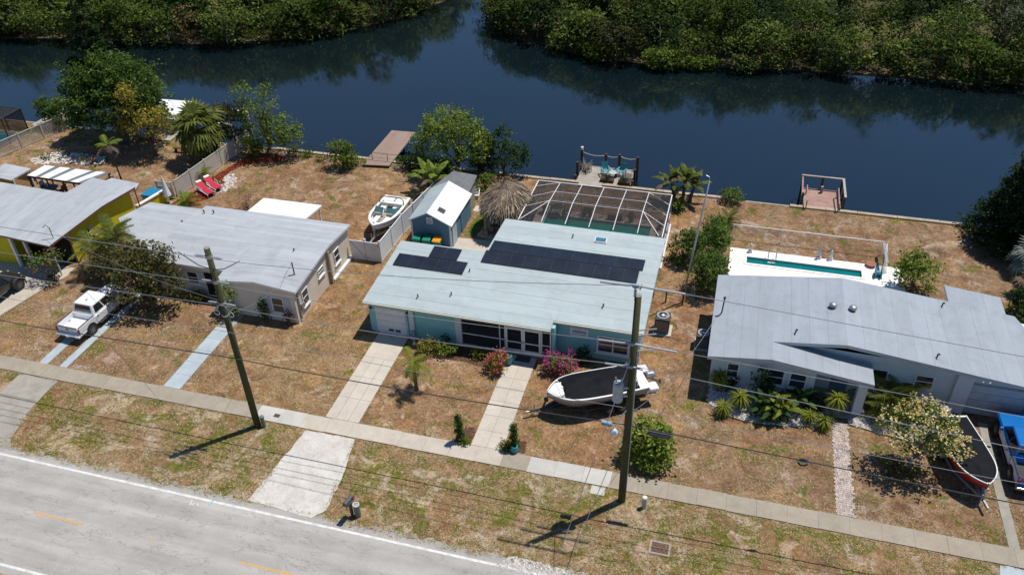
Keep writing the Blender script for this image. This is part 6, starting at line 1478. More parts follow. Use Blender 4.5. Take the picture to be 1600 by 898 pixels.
def trailer(label, loc, rz, L, B, axles, m, hitch=1.35, group=None):
    t = thing('boat_trailer', label, 'trailer', loc, rz, group)
    for s in (-1, 1):
        obj('side_beam', MB().bar((s*B*.38, -L*.42, .42), (s*B*.36, L*.12, .42), .09, .13).bar((s*B*.36, L*.12, .42), (0.0+s*.05, L*.5, .45), .09, .13), m, t, local=True)
        obj('bunk', MB().bar((s*B*.24, -L*.40, .56), (s*B*.22, L*.15, .58), .10, .09), 'wood_dark', t, local=True)
        for y in axles:
            wheel(t, s*(B*.47), y, .31, .20, s)
        yc = sum(axles)/len(axles); hl = (max(axles)-min(axles))/2+.42
        obj('mudguard', MB().loft([[(s*B*.39, yc+a*hl, z), (s*B*.53, yc+a*hl, z), (s*B*.53, yc+a*hl*.97, z+.03), (s*B*.39, yc+a*hl*.97, z+.03)] for a, z in ((-1, .40), (-.82, .62), (-.4, .70), (.4, .70), (.82, .62), (1, .40))]), m, t, local=True)
    for y in axles: obj('axle', MB().bar((-B*.45, y, .33), (B*.45, y, .33), .07), m, t, local=True)
    for y in (-L*.38, -L*.1, L*.1): obj('cross_beam', MB().bar((-B*.38, y, .36), (B*.38, y, .36), .07), m, t, local=True)
    obj('tongue', MB().bar((0, L*.30, .42), (0, L*.5+hitch, .45), .10, .12), m, t, local=True)
    obj('winch_post', MB().bar((0, L*.5+.25, .45), (0, L*.5-.02, 1.12), .09).box((0, L*.5+.02, 1.1), (.22, .22, .18)), m, t, local=True)
    obj('coupler', MB().box((0, L*.5+hitch+.08, .45), (.13, .28, .13)), 'metal_galv', t, local=True, bevel=.03)
    obj('jack', MB().tube([(.13, L*.5+hitch-.35, .02), (.13, L*.5+hitch-.35, .85)], .035, 7).box((.13, L*.5+hitch-.35, .02), (.16, .16, .04)), 'metal_galv', t, local=True)
    return t
def outboard(t, y, z, m='metal_galv'):
    o = thing  # outboard is part of the boat
    obj('outboard_cowl', MB().loft([[(-.18, y-.10, z+.25), (.18, y-.10, z+.25), (.18, y-.62, z+.30), (-.18, y-.62, z+.30)], [(-.20, y-.08, z+.45), (.20, y-.08, z+.45), (.20, y-.70, z+.50), (-.20, y-.70, z+.50)], [(-.13, y-.14, z+.68), (.13, y-.14, z+.68), (.13, y-.58, z+.66), (-.13, y-.58, z+.66)]]), m, t, local=True, bevel=.05, seg=3)
    obj('outboard_leg', MB().loft([[(-.08, y-.2, z+.25), (.08, y-.2, z+.25), (.08, y-.5, z+.25), (-.08, y-.5, z+.25)], [(-.05, y-.75, z-.2), (.05, y-.75, z-.2), (.05, y-1.0, z-.12), (-.05, y-1.0, z-.12)]]), m, t, local=True, bevel=.02)
    obj('propeller', MB().lathe([(.05, -.06), (.05, .08)], (0, y-1.05, z-.22), 10, 'y').box((0, y-1.06, z-.22), (.34, .03, .09)).box((0, y-1.06, z-.22), (.09, .03, .34)), 'metal_dark', t, local=True)
# covered bay boat in front of the teal house
ang = math.atan2(-.87, .48)      # heading whose +y points to (-.87, -.48)
bz = math.atan2(.87, -.48)
def heading(dx, dy): return math.atan2(-dx, dy)
h2 = heading(-.865, -.50)
trailer('black tandem-axle boat trailer under the covered boat on the front lawn', (-5.55, 35.45, 0), h2, 6.0, 2.3, [-1.35, -.55], 'metal_dark', 1.05)
b2 = thing('covered_boat', 'white and grey fishing boat under a black cover on the front lawn', 'boat', (-5.55, 35.45, 0), h2)
fn = boat(b2, 5.9, 2.35, 4.6, 'gelcoat_grey', .58, .95, .20, rim=.09)
boat_cover(b2, fn, .10, .85, .09, .24, .58, seed=3, n=36, k=16)
hw, sh, kl, yy = fn
bow = MB(); Sb = np.linspace(.80, .985, 9)
bow.loft([[(-max(.01, hw(s)-.15), yy(s), sh(s)+.60), (max(.01, hw(s)-.15), yy(s), sh(s)+.60)] for s in Sb], closed=False)
obj('bow_deck', bow, 'gelcoat_white', b2, local=True)
obj('deck_hatch', MB().box((-.28, 2.12, 1.735), (.5, .34, .02)), 'gelcoat_white', b2, local=True, bevel=.02); obj('deck_hatch', MB().box((.28, 2.12, 1.735), (.5, .34, .02)), 'gelcoat_white', b2, local=True, bevel=.02)
for s, y in ((-.62, 2.2), (.62, 2.2), (-.95, .6), (.95, .6), (-.95, -1.4), (.95, -1.4)): obj('cleat', MB().box((s, y, 1.58+.0*y+ (0.12 if y > 2 else 0.05)), (.06, .2, .05)), 'metal_dark', b2, local=True)
obj('stern_deck', MB().box((0, -2.72, 1.50), (2.0, .62, .05)), 'gelcoat_white', b2, local=True, bevel=.02)
for s in (-1, 1): obj('swim_platform', MB().box((s*.78, -3.28, 1.18), (.66, .62, .34)), 'gelcoat_white', b2, local=True, bevel=.12, seg=4)
outboard(b2, -3.05, 1.0)
obj('grab_rail', MB().tube([(-.95, -2.2, 1.5), (-.95, -2.25, 1.95), (-.4, -2.3, 2.05), (.4, -2.3, 2.05), (.95, -2.25, 1.95), (.95, -2.2, 1.5)], .02, 6), 'chrome', b2, local=True)
# red-hulled boat under a black cover at the right house
h3 = heading(.24, -.97)
trailer('dark single-axle trailer under the red covered boat by the flowering tree', (14.45, 35.4, 0), h3, 4.8, 2.0, [-.7], 'metal_galv', .55)
b3 = thing('red_boat', 'red-hulled runabout under a black cover beside the yellow-flowering tree', 'boat', (14.45, 35.4, 0), h3)
fn = boat(b3, 5.0, 2.05, 4.2, 'gelcoat_red', .50, .90, .12, rim=.045)
boat_cover(b3, fn, .06, .975, .07, .18, .50, seed=5, n=32, k=14)
outboard(b3, -2.5, .95)
# open bowrider behind the white fence
h1 = heading(-.02, -1)
trailer('galvanised boat trailer under the open white runabout', (-25.4, 51.4, 0), h1, 4.6, 2.2, [-.9], 'metal_galv', .75)
b1 = thing('open_runabout', 'open white runabout with tinted windscreen on a trailer behind the gate', 'boat', (-25.4, 51.4, 0), h1)
fn = boat(b1, 4.9, 2.3, 2.9, 'gelcoat_white', .52, .82, .16, rim=.20); hw, sh, kl, yy = fn
fl = MB().loft([[(-max(.01, hw(s)-.2), yy(s), .95), (max(.01, hw(s)-.2), yy(s), .95)] for s in np.linspace(.03, .93, 12)], closed=False); obj('cockpit_floor', fl, mat('carpet_grey', (.33, .31, .28), .95), b1, local=True)
for s in (-1, 1):
    obj('windscreen', MB().add([(s*.12, .35, 1.40), (s*.90, .30, 1.40), (s*.84, .02, 1.72), (s*.14, .08, 1.74)], [(0, 1, 2, 3)]), 'screen_tint', b1, local=True)
    obj('windscreen_side', MB().add([(s*.90, .30, 1.40), (s*1.0, -.45, 1.40), (s*.90, -.45, 1.60), (s*.84, .02, 1.72)], [(0, 1, 2, 3)]), 'screen_tint', b1, local=True)
    obj('console', MB().box((s*.55, .12, 1.18), (.72, .42, .42)), 'gelcoat_white', b1, local=True, bevel=.05)
    obj('bow_seat', MB().box((s*.42, 1.05, 1.12), (.40, 1.1, .26)), 'vinyl_seat', b1, local=True, bevel=.05); obj('seat_back', MB().box((s*.50, .50, 1.32), (.50, .14, .30)), 'seat_tan', b1, local=True, bevel=.04)
    obj('captain_seat', MB().box((s*.52, -.62, 1.2), (.50, .48, .34)), 'vinyl_seat', b1, local=True, bevel=.07); obj('seat_back', MB().box((s*.52, -.88, 1.45), (.5, .12, .38)), 'vinyl_seat', b1, local=True, bevel=.05)
    obj('sun_pad', MB().box((s*.48, -1.85, 1.32), (.86, .62, .14)), 'vinyl_seat', b1, local=True, bevel=.05)
obj('rear_bench', MB().box((0, -1.38, 1.2), (1.7, .36, .36)), 'vinyl_seat', b1, local=True, bevel=.06)
obj('wake_arch', MB().tube([(-1.05, -1.15, 1.4), (-1.0, -1.25, 1.75), (-.7, -1.32, 1.9), (.7, -1.32, 1.9), (1.0, -1.25, 1.75), (1.05, -1.15, 1.4)], .035, 7), 'metal_dark', b1, local=True)
obj('bow_pad', MB().box((0, 1.72, 1.2), (.5, .3, .1)), 'vinyl_seat', b1, local=True, bevel=.04)
# dinghy on the bank by the store
p = G(741, 302); dg = thing('white_dinghy', 'small white dinghy lying beside the grey store', 'boat', (p[0], p[1], 0), R(15))
boat(dg, 2.2, .95, 2.6, 'gelcoat_white', .03, .36, .1, rim=.05); obj('thwart', MB().box((0, -.2, .33), (.82, .2, .03)), 'wood_grey', dg, local=True)

# ---------------------------------------------------------------- utility poles, lines, street furniture
mat('pole_wood', (0.088, 0.088, 0.045), 0.9, (0.055, 0.058, 0.028), 3, stretch=(6, 6, .5), bump=.5, bscale=12, spec=.15, fine=.3)
mat('insulator_grey', (0.33, 0.36, 0.40), 0.35, (0.28, 0.31, 0.35), 6)
PLx, PLy = G(403, 665)[:2]; PRx, PRy = G(971, 782)[:2]
def pole(label, x, y, top, h, r0, r1):
    t = thing('utility_pole', label, 'utility pole', (x, y, 0), 0, 'wooden poles along the sidewalk')
    obj('shaft', MB().tube([(0, 0, -.1), (top[0]*.5, top[1]*.5, h*.5), (top[0], top[1], h)], [r0, (r0+r1)/2, r1], 14), 'pole_wood', t, local=True, smooth=True)
    obj('pole_cap', MB().lathe([(r1*.98, h), (r1*.6, h+.02)], (top[0], top[1], 0), 14), mat('pole_top_grey', (.26, .24, .20), .9), t, local=True)
    return t
LV_L = [11.95, 10.42, 9.03, 7.24, 5.37]; LV_R = [13.95, 10.76, 9.42, 6.75, 5.63]
PL = pole('greenish wooden utility pole beside the cream house, left of the driveway', PLx, PLy, (0, 0), 12.45, .20, .15)
PR = pole('greenish wooden utility pole with a grey transformer, right of the covered boat', PRx, PRy, (0, 0), 13.4, .20, .15)
def cyl_part(root, name, a, b, r, m, n=8): return obj(name, MB().tube([a, b], r, n), m, root, local=True)
for i, z in enumerate(LV_L[:3]):
    obj('bracket', MB().lathe([(.185, z-.08), (.19, z), (.185, z+.08)], (0, 0, 0), 14), 'metal_galv', PL, local=True)
    for s in (-1, 1):
        cyl_part(PL, 'insulator', (s*.15, -.05, z), (s*.80, -.05, z-.02), .04 if i else .03, 'insulator_grey')
        for k in range(4): obj('insulator_disc', MB().lathe([(.04, -.012), (.075, 0), (.04, .012)], (s*(.35+.1*k), -.05, z-.008), 10, 'x'), 'insulator_grey', PL, local=True)
pts = [(-1.75, -.05, LV_L[0]+.03)]+[(s*1.0, -.06, LV_L[0]-.55-(1-abs(s))*.25) for s in (-.75, -.3, .3, .75)]+[(1.75, -.05, LV_L[0])]
obj('jumper_cable', MB().tube(pts, .025, 6), 'metal_dark', PL, local=True)
for s in (-1, 1): obj('cutout', MB().tube([(s*.2, -.1, LV_L[2]-.1), (s*.42, -.12, LV_L[2]-.5)], .06, 7), 'insulator_grey', PL, local=True); obj('loop', MB().lathe([(.16, -.02), (.19, 0), (.16, .02), (.13, 0)], (s*.42, -.12, LV_L[2]-.62), 12, 'y', cap=False), 'metal_white', PL, local=True)
obj('guard_ring', MB().lathe([(.2, 8.2), (.21, 8.25), (.2, 8.3)], (0, 0, 0), 12), 'metal_galv', PL, local=True)
# right pole: line covers, post insulators, transformer, riser
obj('post_insulator', MB().tube([(-.12, 0, 13.1), (-.13, 0, 13.85)], .05, 8), 'insulator_grey', PR, local=True)
for k in range(4): obj('insulator_disc', MB().lathe([(.05, -.02), (.085, 0), (.05, .02)], (-.13, 0, 13.35+k*.13), 10), 'insulator_grey', PR, local=True)
for z, x0_, x1_ in ((LV_R[0], -1.65, 1.95), (LV_R[1], -1.6, 1.9), (LV_R[2], -1.25, .5)):
    obj('line_cover', MB().tube([(x0_, -.14, z-.02), (x0_*.3, -.14, z), (-.15, -.14, z+.06)], .05, 8), 'insulator_grey', PR, local=True); obj('line_cover', MB().tube([(-.1, -.14, z+.06), (x1_*.3, -.14, z), (x1_, -.14, z-.05)], .05, 8), 'insulator_grey', PR, local=True)
    obj('saddle', MB().box((-.12, -.14, z+.02), (.3, .14, .16)), mat('hardware_blue', (.20, .32, .42), .4), PR, local=True, bevel=.03)
tr = obj('transformer', MB().lathe([(.20, 7.3), (.25, 7.36), (.25, 8.35), (.21, 8.45), (.05, 8.52)], (-.55, -.25, 0), 18), mat('transformer_grey', (.40, .45, .49), .4), PR, local=True, smooth=False)
for s in (-.1, .1): obj('bushing', MB().tube([(-.55+s, -.25, 8.4), (-.55+s*1.4, -.25, 8.75)], .035, 7), 'insulator_grey', tr, local=True)
obj('transformer_arm', MB().bar((-.3, -.18, 8.1), (-.1, -.1, 8.1), .08).bar((-.3, -.18, 7.6), (-.1, -.1, 7.6), .08), 'metal_galv', PR, local=True)
for z in (9.9, 10.2, 9.0): obj('bracket_arm', MB().bar((.1, .1, z+1.2), (.9, .35, z+1.25), .05), 'metal_galv', PR, local=True)
obj('cable_riser', MB().tube([(.17, .06, .1), (.17, .06, 9.8)], .045, 7), mat('pvc_grey', (.38, .42, .43), .5), PR, local=True)
obj('street_lamp_head', MB().lathe([(.03, .25), (.10, .2), (.20, .02), (.20, -.05), (.12, -.12)], (-.55, -.75, 5.7), 14), mat('lamp_white', (.66, .74, .78), .3), PR, local=True, smooth=True)
obj('street_lamp_arm', MB().tube([(-.1, -.15, 6.7), (-.3, -.4, 6.5), (-.52, -.72, 5.92)], .03, 7), 'metal_white', PR, local=True)
obj('cable_box', MB().tube([(-1.25, -.2, 5.66), (-.75, -.2, 5.64)], .13, 10), 'hardware_blue', PR, local=True)
# conductors, one object each
YW = 28.72
ends = [((-36.92, 12.02), (12.25, 13.08)), ((-37.75, 10.27), (13.19, 10.04)), ((-38.54, 8.63), (13.74, 8.26)), ((-39.35, 6.91), (14.35, 6.27)), ((-40.25, 5.0), (14.75, 5.0))]
nm = ['topmost grey power line on the pole tops', 'second power line down from the pole tops', 'third power line down, level with the transformer', 'thin pale cable above the thick black one', 'thick black communications cable, lowest on the poles']
for i in range(5):
    (xa, za), (xb, zb) = ends[i]; zl, zr_ = LV_L[i], LV_R[i]; w = []
    sl = (zl-za)/(PLx-xa); sr = (zb-zr_)/(xb-PRx)
    for x in np.linspace(-75, PLx, 12): u = (PLx-x); w.append((x, YW-.1, zl-sl*u+.0022*max(0, u-14)*u))
    sag = [.35, .25, .30, .28, .20][i]
    for s in np.linspace(.08, .92, 13): w.append((PLx+(PRx-PLx)*s, YW-.12, zl+(zr_-zl)*s-4*sag*s*(1-s)))
    for x in np.linspace(PRx, 55, 12): u = x-PRx; w.append((x, YW-.14, zr_+sr*u+.0014*max(0, u-16)*u))
    o = obj('power_line' if i < 3 else 'cable_line', MB().tube(w, [.016, .014, .016, .013, .028][i], 6), 'metal_galv' if i < 4 else 'metal_dark'); tag(o, nm[i], 'power line' if i < 3 else 'cable')
x = ONY(1255, 721, YW-.14); o = thing('cable_coil', 'small coil of spare cable hanging on the lowest line at the right', 'cable coil', x); obj('loop', MB().lathe([(.20, -.04), (.26, 0), (.20, .04), (.16, 0)], (0, 0, -.05), 16, 'y', cap=False), 'metal_dark', o, local=True); obj('clamp', MB().box((0, 0, 0), (.55, .08, .08)), 'metal_galv', o, local=True)
x = ONY(1030, 678, YW-.14); o = tag(obj('cable_splice', MB().tube([(x[0]-.55, x[1], x[2]-.02), (x[0]-.45, x[1], x[2]-.04), (x[0]+.45, x[1], x[2]-.06), (x[0]+.55, x[1], x[2]-.05)], [.05, .12, .12, .05], 10), 'metal_dark'), 'dark splice case on the thick cable just right of the transformer pole', 'splice case')
for i, (hz, px, py) in enumerate(((9.9, 865, 889), (5.6, 883, 895))):
    q = G(px, py); o = tag(obj('guy_wire', MB().tube([(PRx-.1, PRy-.12, hz), (q[0], q[1], 0)], .016, 6), 'metal_galv'), ['long guy wire from high on the transformer pole to the verge', 'shorter guy wire from low on the transformer pole to the verge'][i], 'guy wire')
pts = [(.75+(PRx+.1-.75)*s, 41.6+(PRy+.15-41.6)*s, 3.0+(6.3-3.0)*s-4*.9*s*(1-s)) for s in np.linspace(0, 1, 14)]
tag(obj('service_drop', MB().tube(pts, .011, 6), 'metal_galv'), 'service cable from the transformer pole to the mast on the right house', 'cable')
pts = [(-46.9+(PLx-.1+46.9)*s, 39.9+(PLy+.15-39.9)*s, 3.7+(9.0-3.7)*s-4*.6*s*(1-s)) for s in np.linspace(0, 1, 14)]
tag(obj('service_drop', MB().tube(pts, .009, 6), 'metal_galv'), 'service cable from the left pole to the yellow house', 'cable')
pts = [(-27.5+(PLx+.1+27.5)*s, 39.2+(PLy+.15-39.2)*s, 2.9+(8.2-2.9)*s-4*.4*s*(1-s)) for s in np.linspace(0, 1, 14)]
tag(obj('service_drop', MB().tube(pts, .009, 6), 'metal_galv'), 'service cable from the left pole to the cream house', 'cable')
# mailbox and newspaper tube
p = G(551, 806); mbx = thing('mailbox', 'dark grey mailbox on a post with a newspaper tube by the road', 'mailbox', (p[0], p[1], 0), R(-12))
obj('post', MB().box((0, 0, .55), (.12, .12, 1.1)), 'wood_dark', mbx, local=True)
pr = [(math.cos(a)*.13, 1.32+math.sin(a)*.13) for a in [k*math.pi/8 for k in range(9)]]
rr = [(.13, 1.15)]+pr+[(-.13, 1.15)]
obj('box', MB().loft([[(x, y, z) for x, z in rr] for y in (-.36, .26)]), mat('mailbox_grey', (.07, .08, .09), .4), mbx, local=True)
obj('box_door', MB().loft([[(x*1.03, y, z) for x, z in rr] for y in (-.385, -.362)]), 'metal_dark', mbx, local=True)
obj('flag', MB().box((.14, .1, 1.42), (.012, .05, .2)), 'lamp_red', mbx, local=True); obj('support', MB().box((0, -.05, 1.12), (.16, .55, .05)), 'wood_dark', mbx, local=True)
p2 = G(556, 805); tb = thing('newspaper_tube', 'grey-rimmed upright tube standing right behind the mailbox post', 'tube', (p[0]+.27, p[1]+.10, 0))
obj('tube', MB().lathe([(.16, 0), (.16, .85), (.13, .85), (.13, .1)], (0, 0, 0), 16), mat('tube_grey', (.13, .16, .15), .6), tb, local=True); obj('rim', MB().lathe([(.17, .84), (.17, .92), (.13, .92), (.13, .84)], (0, 0, 0), 16), 'stone_white', tb, local=True); obj('cap', MB().lathe([(.12, .86), (.10, .90), (.02, .91)], (0, 0, 0), 14), 'insulator_grey', tb, local=True)
def pedestal(label, loc, h, m, mt):
    t = thing('utility_pedestal', label, 'pedestal', loc, 0, 'small utility pedestals beside the poles')
    obj('body', MB().lathe([(.12, 0), (.11, h-.12)], (0, 0, 0), 14), m, t, local=True); obj('cap', MB().lathe([(.13, h-.13), (.13, h-.03), (.08, h)], (0, 0, 0), 14), mt, t, local=True)
pedestal('pale utility pedestal with white cap right of the transformer pole', G(1006, 792), .82, 'pvc_grey', 'stone_white'); pedestal('green-grey utility pedestal at the foot of the left pole', G(413, 666), .85, mat('pedestal_green', (.13, .18, .14), .6), 'pedestal_green')
# storm drain
p = G(1031, 856); sd = thing('storm_drain', 'rusty iron storm grate in a concrete collar on the verge', 'storm drain', (p[0], p[1], 0), R(0))
cl_ = MB(); 
for a, b, c, d in ((-.52, .52, .30, .40), (-.52, .52, -.40, -.30), (-.52, -.42, -.30, .30), (.42, .52, -.30, .30)): cl_.bx(a, b, c, d, -.05, .03)
obj('collar', cl_, 'walk_grey', sd, local=True); obj('pit', MB().bx(-.42, .42, -.30, .30, .001, .005), 'dark_interior', sd, local=True)
mat('rust_iron', (.24, .13, .095), .85, (.16, .09, .07), 8)
for r_ in (-.15, .15):
    for k in range(13): obj('grate_bar', MB().bx(-.41+k*.064, -.375+k*.064, r_-.13, r_+.13, .006, .03), 'rust_iron', sd, local=True)
obj('grate_frame', MB().bx(-.42, .42, -.02, .02, .006, .032), 'rust_iron', sd, local=True)
q = G(934, 766); struct('verge_slab', MB().box((q[0], q[1], .005), (.75, .55, .03)), 'walk_pale')

# ---------------------------------------------------------------- trees and plants in the yards
def gp(x, y): p = G(x, y); return (p[0], p[1], 0)
tree('ficus_tree', 'huge dark green round-crowned tree at the canal on the left', 'tree', gp(195, 222), [((0, .3, 4.3), (4.9, 3.8, 3.8)), ((2.4, 0, 6.0), (3.2, 2.7, 2.5)), ((-2.2, .4, 5.4), (3.0, 2.5, 2.4)), ((.4, .2, 7.1), (2.8, 2.3, 1.8)), ((-3.2, 0, 2.4), (2.2, 2.0, 2.0)), ((3.0, .4, 3.2), (2.4, 2.0, 2.2))], .34, 'leaf_ficus', trunk=.34, dens=26, clump=.55, seed=31, nlimb=14)
# tall ragged pine in front of the far wood
rng = np.random.default_rng(5); pp = gp(186, 205); h = 13.0; lob = []
for k in range(30):
    z = 3.0+k*.36; r = max(.45, 2.6*(1-k/36)); a = k*2.4; lob.append(((math.cos(a)*r*.8, math.sin(a)*r*.6, z+rng.uniform(-.2, .2)), (r*.62, r*.5, .30)))
tree('dark_pine', 'tall dark ragged pine rising above the water at the upper left', 'tree', pp, lob, .42, 'leaf_dark', 'bark_brown', .22, 34, .42, 32, nlimb=26, tint_shift=-.32, fork=.9)
bush('canal_shrub', 'green rounded shrub beside the far left dock', gp(97, 196), (1.9, 1.5, 3.0), .26, 'leaf_ficus', 33, 30, .42)
tree('yellowing_tree', 'small yellow-green tree with bare lower trunk beside the huge dark tree', 'tree', gp(244, 243), [((-.4, 0, 3.3), (2.0, 1.7, 1.7)), ((.8, 0, 3.9), (1.5, 1.3, 1.3)), ((-1.0, -.2, 5.0), (1.3, 1.1, 1.1)), ((-.8, -.2, 6.2), (1.0, .9, .8)), ((-2.0, -.2, 2.8), (1.3, 1.1, 1.0)), ((1.5, 0, 2.7), (1.0, .9, .9))], .27, 'leaf_yellow', trunk=.16, dens=24, clump=.42, seed=34, nlimb=12, tint_shift=.12)
palm('cabbage_palm', 'shaggy cabbage palm with a thick trunk on the left lawn', gp(322, 250), 3.0, 'fan', 2.75, 44, 'leaf_palm', 35, .24, tilt=(-1.25, 1.25), dead=7)
palm('thin_palm', 'thin dark-trunked young palm behind the white canopy', gp(190, 282), 3.4, 'feather', 1.35, 9, 'leaf_bright', 36, .07, tilt=(-.4, 1.1), dead=4, lean=(-.35, .1), bark='bark_brown')
tree('sparse_tree', 'light green sparse tree rising beside the end of the tan fence', 'tree', gp(418, 242), [((0, 0, 1.9), (2.6, 1.9, 1.6)), ((1.8, 0, 2.8), (1.9, 1.6, 1.5)), ((2.9, 0, 2.2), (1.3, 1.1, 1.2)), ((-.4, .1, 3.9), (1.5, 1.2, 1.0)), ((.2, 0, 5.2), (1.9, 1.3, .8)), ((-1.0, 0, 6.2), (1.0, .8, .6)), ((1.0, .2, 6.5), (.8, .7, .5)), ((2.6, 0, 1.6), (1.3, 1.1, 1.0))], .27, 'leaf_bright', trunk=.15, dens=19, clump=.45, seed=37, nlimb=16, tint_shift=-.1)
tree('seagrape_tree', 'broad-leaved brownish green tree between the cabbage palm and the sparse tree', 'tree', gp(372, 236), [((0, 0, 2.4), (1.8, 1.5, 1.5)), ((-.9, 0, 3.6), (1.5, 1.2, 1.0)), ((.8, .2, 4.0), (1.3, 1.0, .9)), ((-1.6, 0, 2.6), (1.0, .9, 1.0))], .36, 'leaf_brownish', trunk=.15, dens=15, clump=.5, seed=38, tint_shift=-.12)
bush('fence_shrub', 'leafy green shrub at the far end of the tan fence', gp(398, 243), (1.0, .9, 1.9), .24, 'leaf_bright', 39, 28, .34, tint_shift=-.1)
bush('round_shrub', 'lone feathery green shrub on the shore left of the boathouse', gp(537, 262), (1.25, 1.1, 2.6), .24, 'leaf_bright', 40, 34, .36, tint_shift=-.18)
tree('bright_tree', 'big bright green tree on the shore right of the boathouse', 'tree', gp(712, 272), [((0, 0, 3.0), (3.3, 2.5, 2.6)), ((-.6, 0, 4.7), (2.3, 1.9, 1.5)), ((1.9, 0, 2.7), (1.9, 1.6, 1.9)), ((-2.2, 0, 2.6), (1.6, 1.4, 1.6)), ((.9, .2, 4.6), (1.6, 1.4, 1.2))], .28, 'leaf_bright', trunk=.2, dens=24, clump=.46, seed=41, nlimb=14, tint_shift=-.03)
tree('dark_shore_tree', 'dark green irregular tree at the water right of the bright one', 'tree', gp(788, 274), [((0, 0, 1.7), (2.2, 1.6, 1.6)), ((-.7, 0, 3.2), (1.2, 1.0, 1.2)), ((.1, 0, 4.3), (.7, .6, .8)), ((1.1, 0, 2.0), (1.3, 1.1, 1.2)), ((-1.7, 0, 1.4), (1.2, 1.0, 1.3))], .27, 'leaf_dark', trunk=.14, dens=28, clump=.42, seed=42, tint_shift=.06)
for i, (px, py, r, hh) in enumerate(((635, 262, 1.0, 1.1), (665, 266, 1.3, 1.4), (690, 268, 1.1, 1.3), (755, 270, 1.2, 1.5))):
    bush('shore_shrub', ['low shrub right against the boathouse roof', 'wider low shrub in front of the bright tree', 'low shrub under the left side of the bright tree', 'grey-green shrub between the bright and dark shore trees'][i], gp(px, py), (r, r*.8, hh), .2, 'leaf_dark', 43+i, 36, .3, tint_shift=.12)
palm('banana_plant', 'banana plant with long torn leaves behind the blue shed', gp(680, 304), 1.3, 'paddle', 2.6, 9, 'leaf_bright', 50, .12, tilt=(-.2, 1.25), cat='banana plant', part='leaf', bark='leaf_dead' if False else 'bark_brown', heads=[(0, 0, 1.3, (.1, 0)), (-.6, .3, .9, (-.15, .1))], dead=2)
bush('purple_shrub', 'green shrub with a dark purple side beside the tiki hut', gp(758, 298), (1.1, .9, 1.5), .2, 'leaf_bright', 51, 34, .3, tint_shift=-.15, flowers=('petal_magenta', 14, .10))
palm('shore_palm', 'bushy white-tipped travellers palm at the water right of the pool cage', gp(1066, 316), 1.0, 'paddle', 2.1, 13, 'leaf_palm', 52, .14, tilt=(.1, 1.4), part='leaf', heads=[(0, 0, 1.9, (.1, 0)), (-.7, .1, 1.3, (-.3, 0)), (.6, .2, 1.2, (.2, .1))], dead=2)
bush('palm_foot_shrub', 'bright green low shrub beside the corner of the pool cage', gp(1056, 328), (.75, .6, 1.0), .2, 'leaf_bright', 53, 36, .28)
bush('seawall_shrub', 'small green shrub on the seawall right of the service pole', gp(1143, 316), (.95, .7, 1.3), .2, 'leaf_bright', 54, 36, .28, tint_shift=-.15)
bush('ball_shrub', 'round dark green shrub by the back corner of the teal house', gp(1068, 408), (1.25, 1.1, 2.5), .22, 'leaf_ficus', 55, 40, .32)
bush('hedge_shrub', 'tall dark green shrub at the near end of the side hedge', gp(1106, 452), (1.25, 1.5, 3.0), .22, 'leaf_ficus', 56, 40, .34)
bush('hedge_shrub', 'upright green shrub with brown tips in the middle of the side hedge', gp(1112, 400), (1.15, 1.2, 2.7), .22, 'leaf_ficus', 57, 36, .34, tint_shift=.12)
bush('hedge_shrub', 'smaller green shrub at the far end of the side hedge', gp(1116, 372), (1.0, 1.0, 2.0), .22, 'leaf_ficus', 58, 36, .34, tint_shift=.06)
palm('hedge_palm', 'small feathery palm at the canal end of the side hedge', gp(1138, 348), .5, 'feather', 1.3, 12, 'leaf_palm', 59, .08, tilt=(-.3, 1.2))
bush('croton_shrub', 'loose yellow-green shrub at the corner of the right pool deck', gp(1425, 455), (1.5, 1.2, 3.0), .27, 'leaf_bright', 60, 24, .4, flowers=('petal_coral', 10, .12))
# Norfolk pine at the right edge: whorled flat tiers
rng = np.random.default_rng(8); lob = []
for k in range(16):
    z = .6+k*.66; r = max(.5, 4.4*(1-k/17.5))
    for j in range(7): a = j*.8976+k*.5; lob.append(((math.cos(a)*r*.62, math.sin(a)*r*.62, z+.1), (r*.42, r*.42, .24)))
tree('norfolk_pine', 'dark tiered pine tree at the right edge by the canal', 'tree', (22.5, 60.0, 0), lob, .30, 'leaf_dark', 'bark_brown', .25, 24, .42, 61, nlimb=46, tint_shift=-.32, fork=.9)
palm('silver_palm', 'silvery fan palm at the right edge of the back yard', (21.9, 55.6, 0), 1.3, 'fan', 2.0, 16, 'leaf_silver', 62, .2, tilt=(-.5, 1.1))
palm('dead_frond_palm', 'brown drooping palm just below the silvery palm at the right edge', (21.5, 53.0, 0), .9, 'fan', 1.5, 12, 'leaf_dead', 63, .15, tilt=(-.7, .9))
bush('edge_shrub', 'dark shrub beside the right house at the right edge', (20.8, 50.4, 0), (1.3, 1.5, 2.0), .24, 'leaf_dark', 64, 30, .36)
bush('edge_shrub', 'dark shrub behind the rear corner of the right house', (19.8, 47.6, 0), (1.0, 1.2, 1.6), .24, 'leaf_dark', 65, 30, .36)
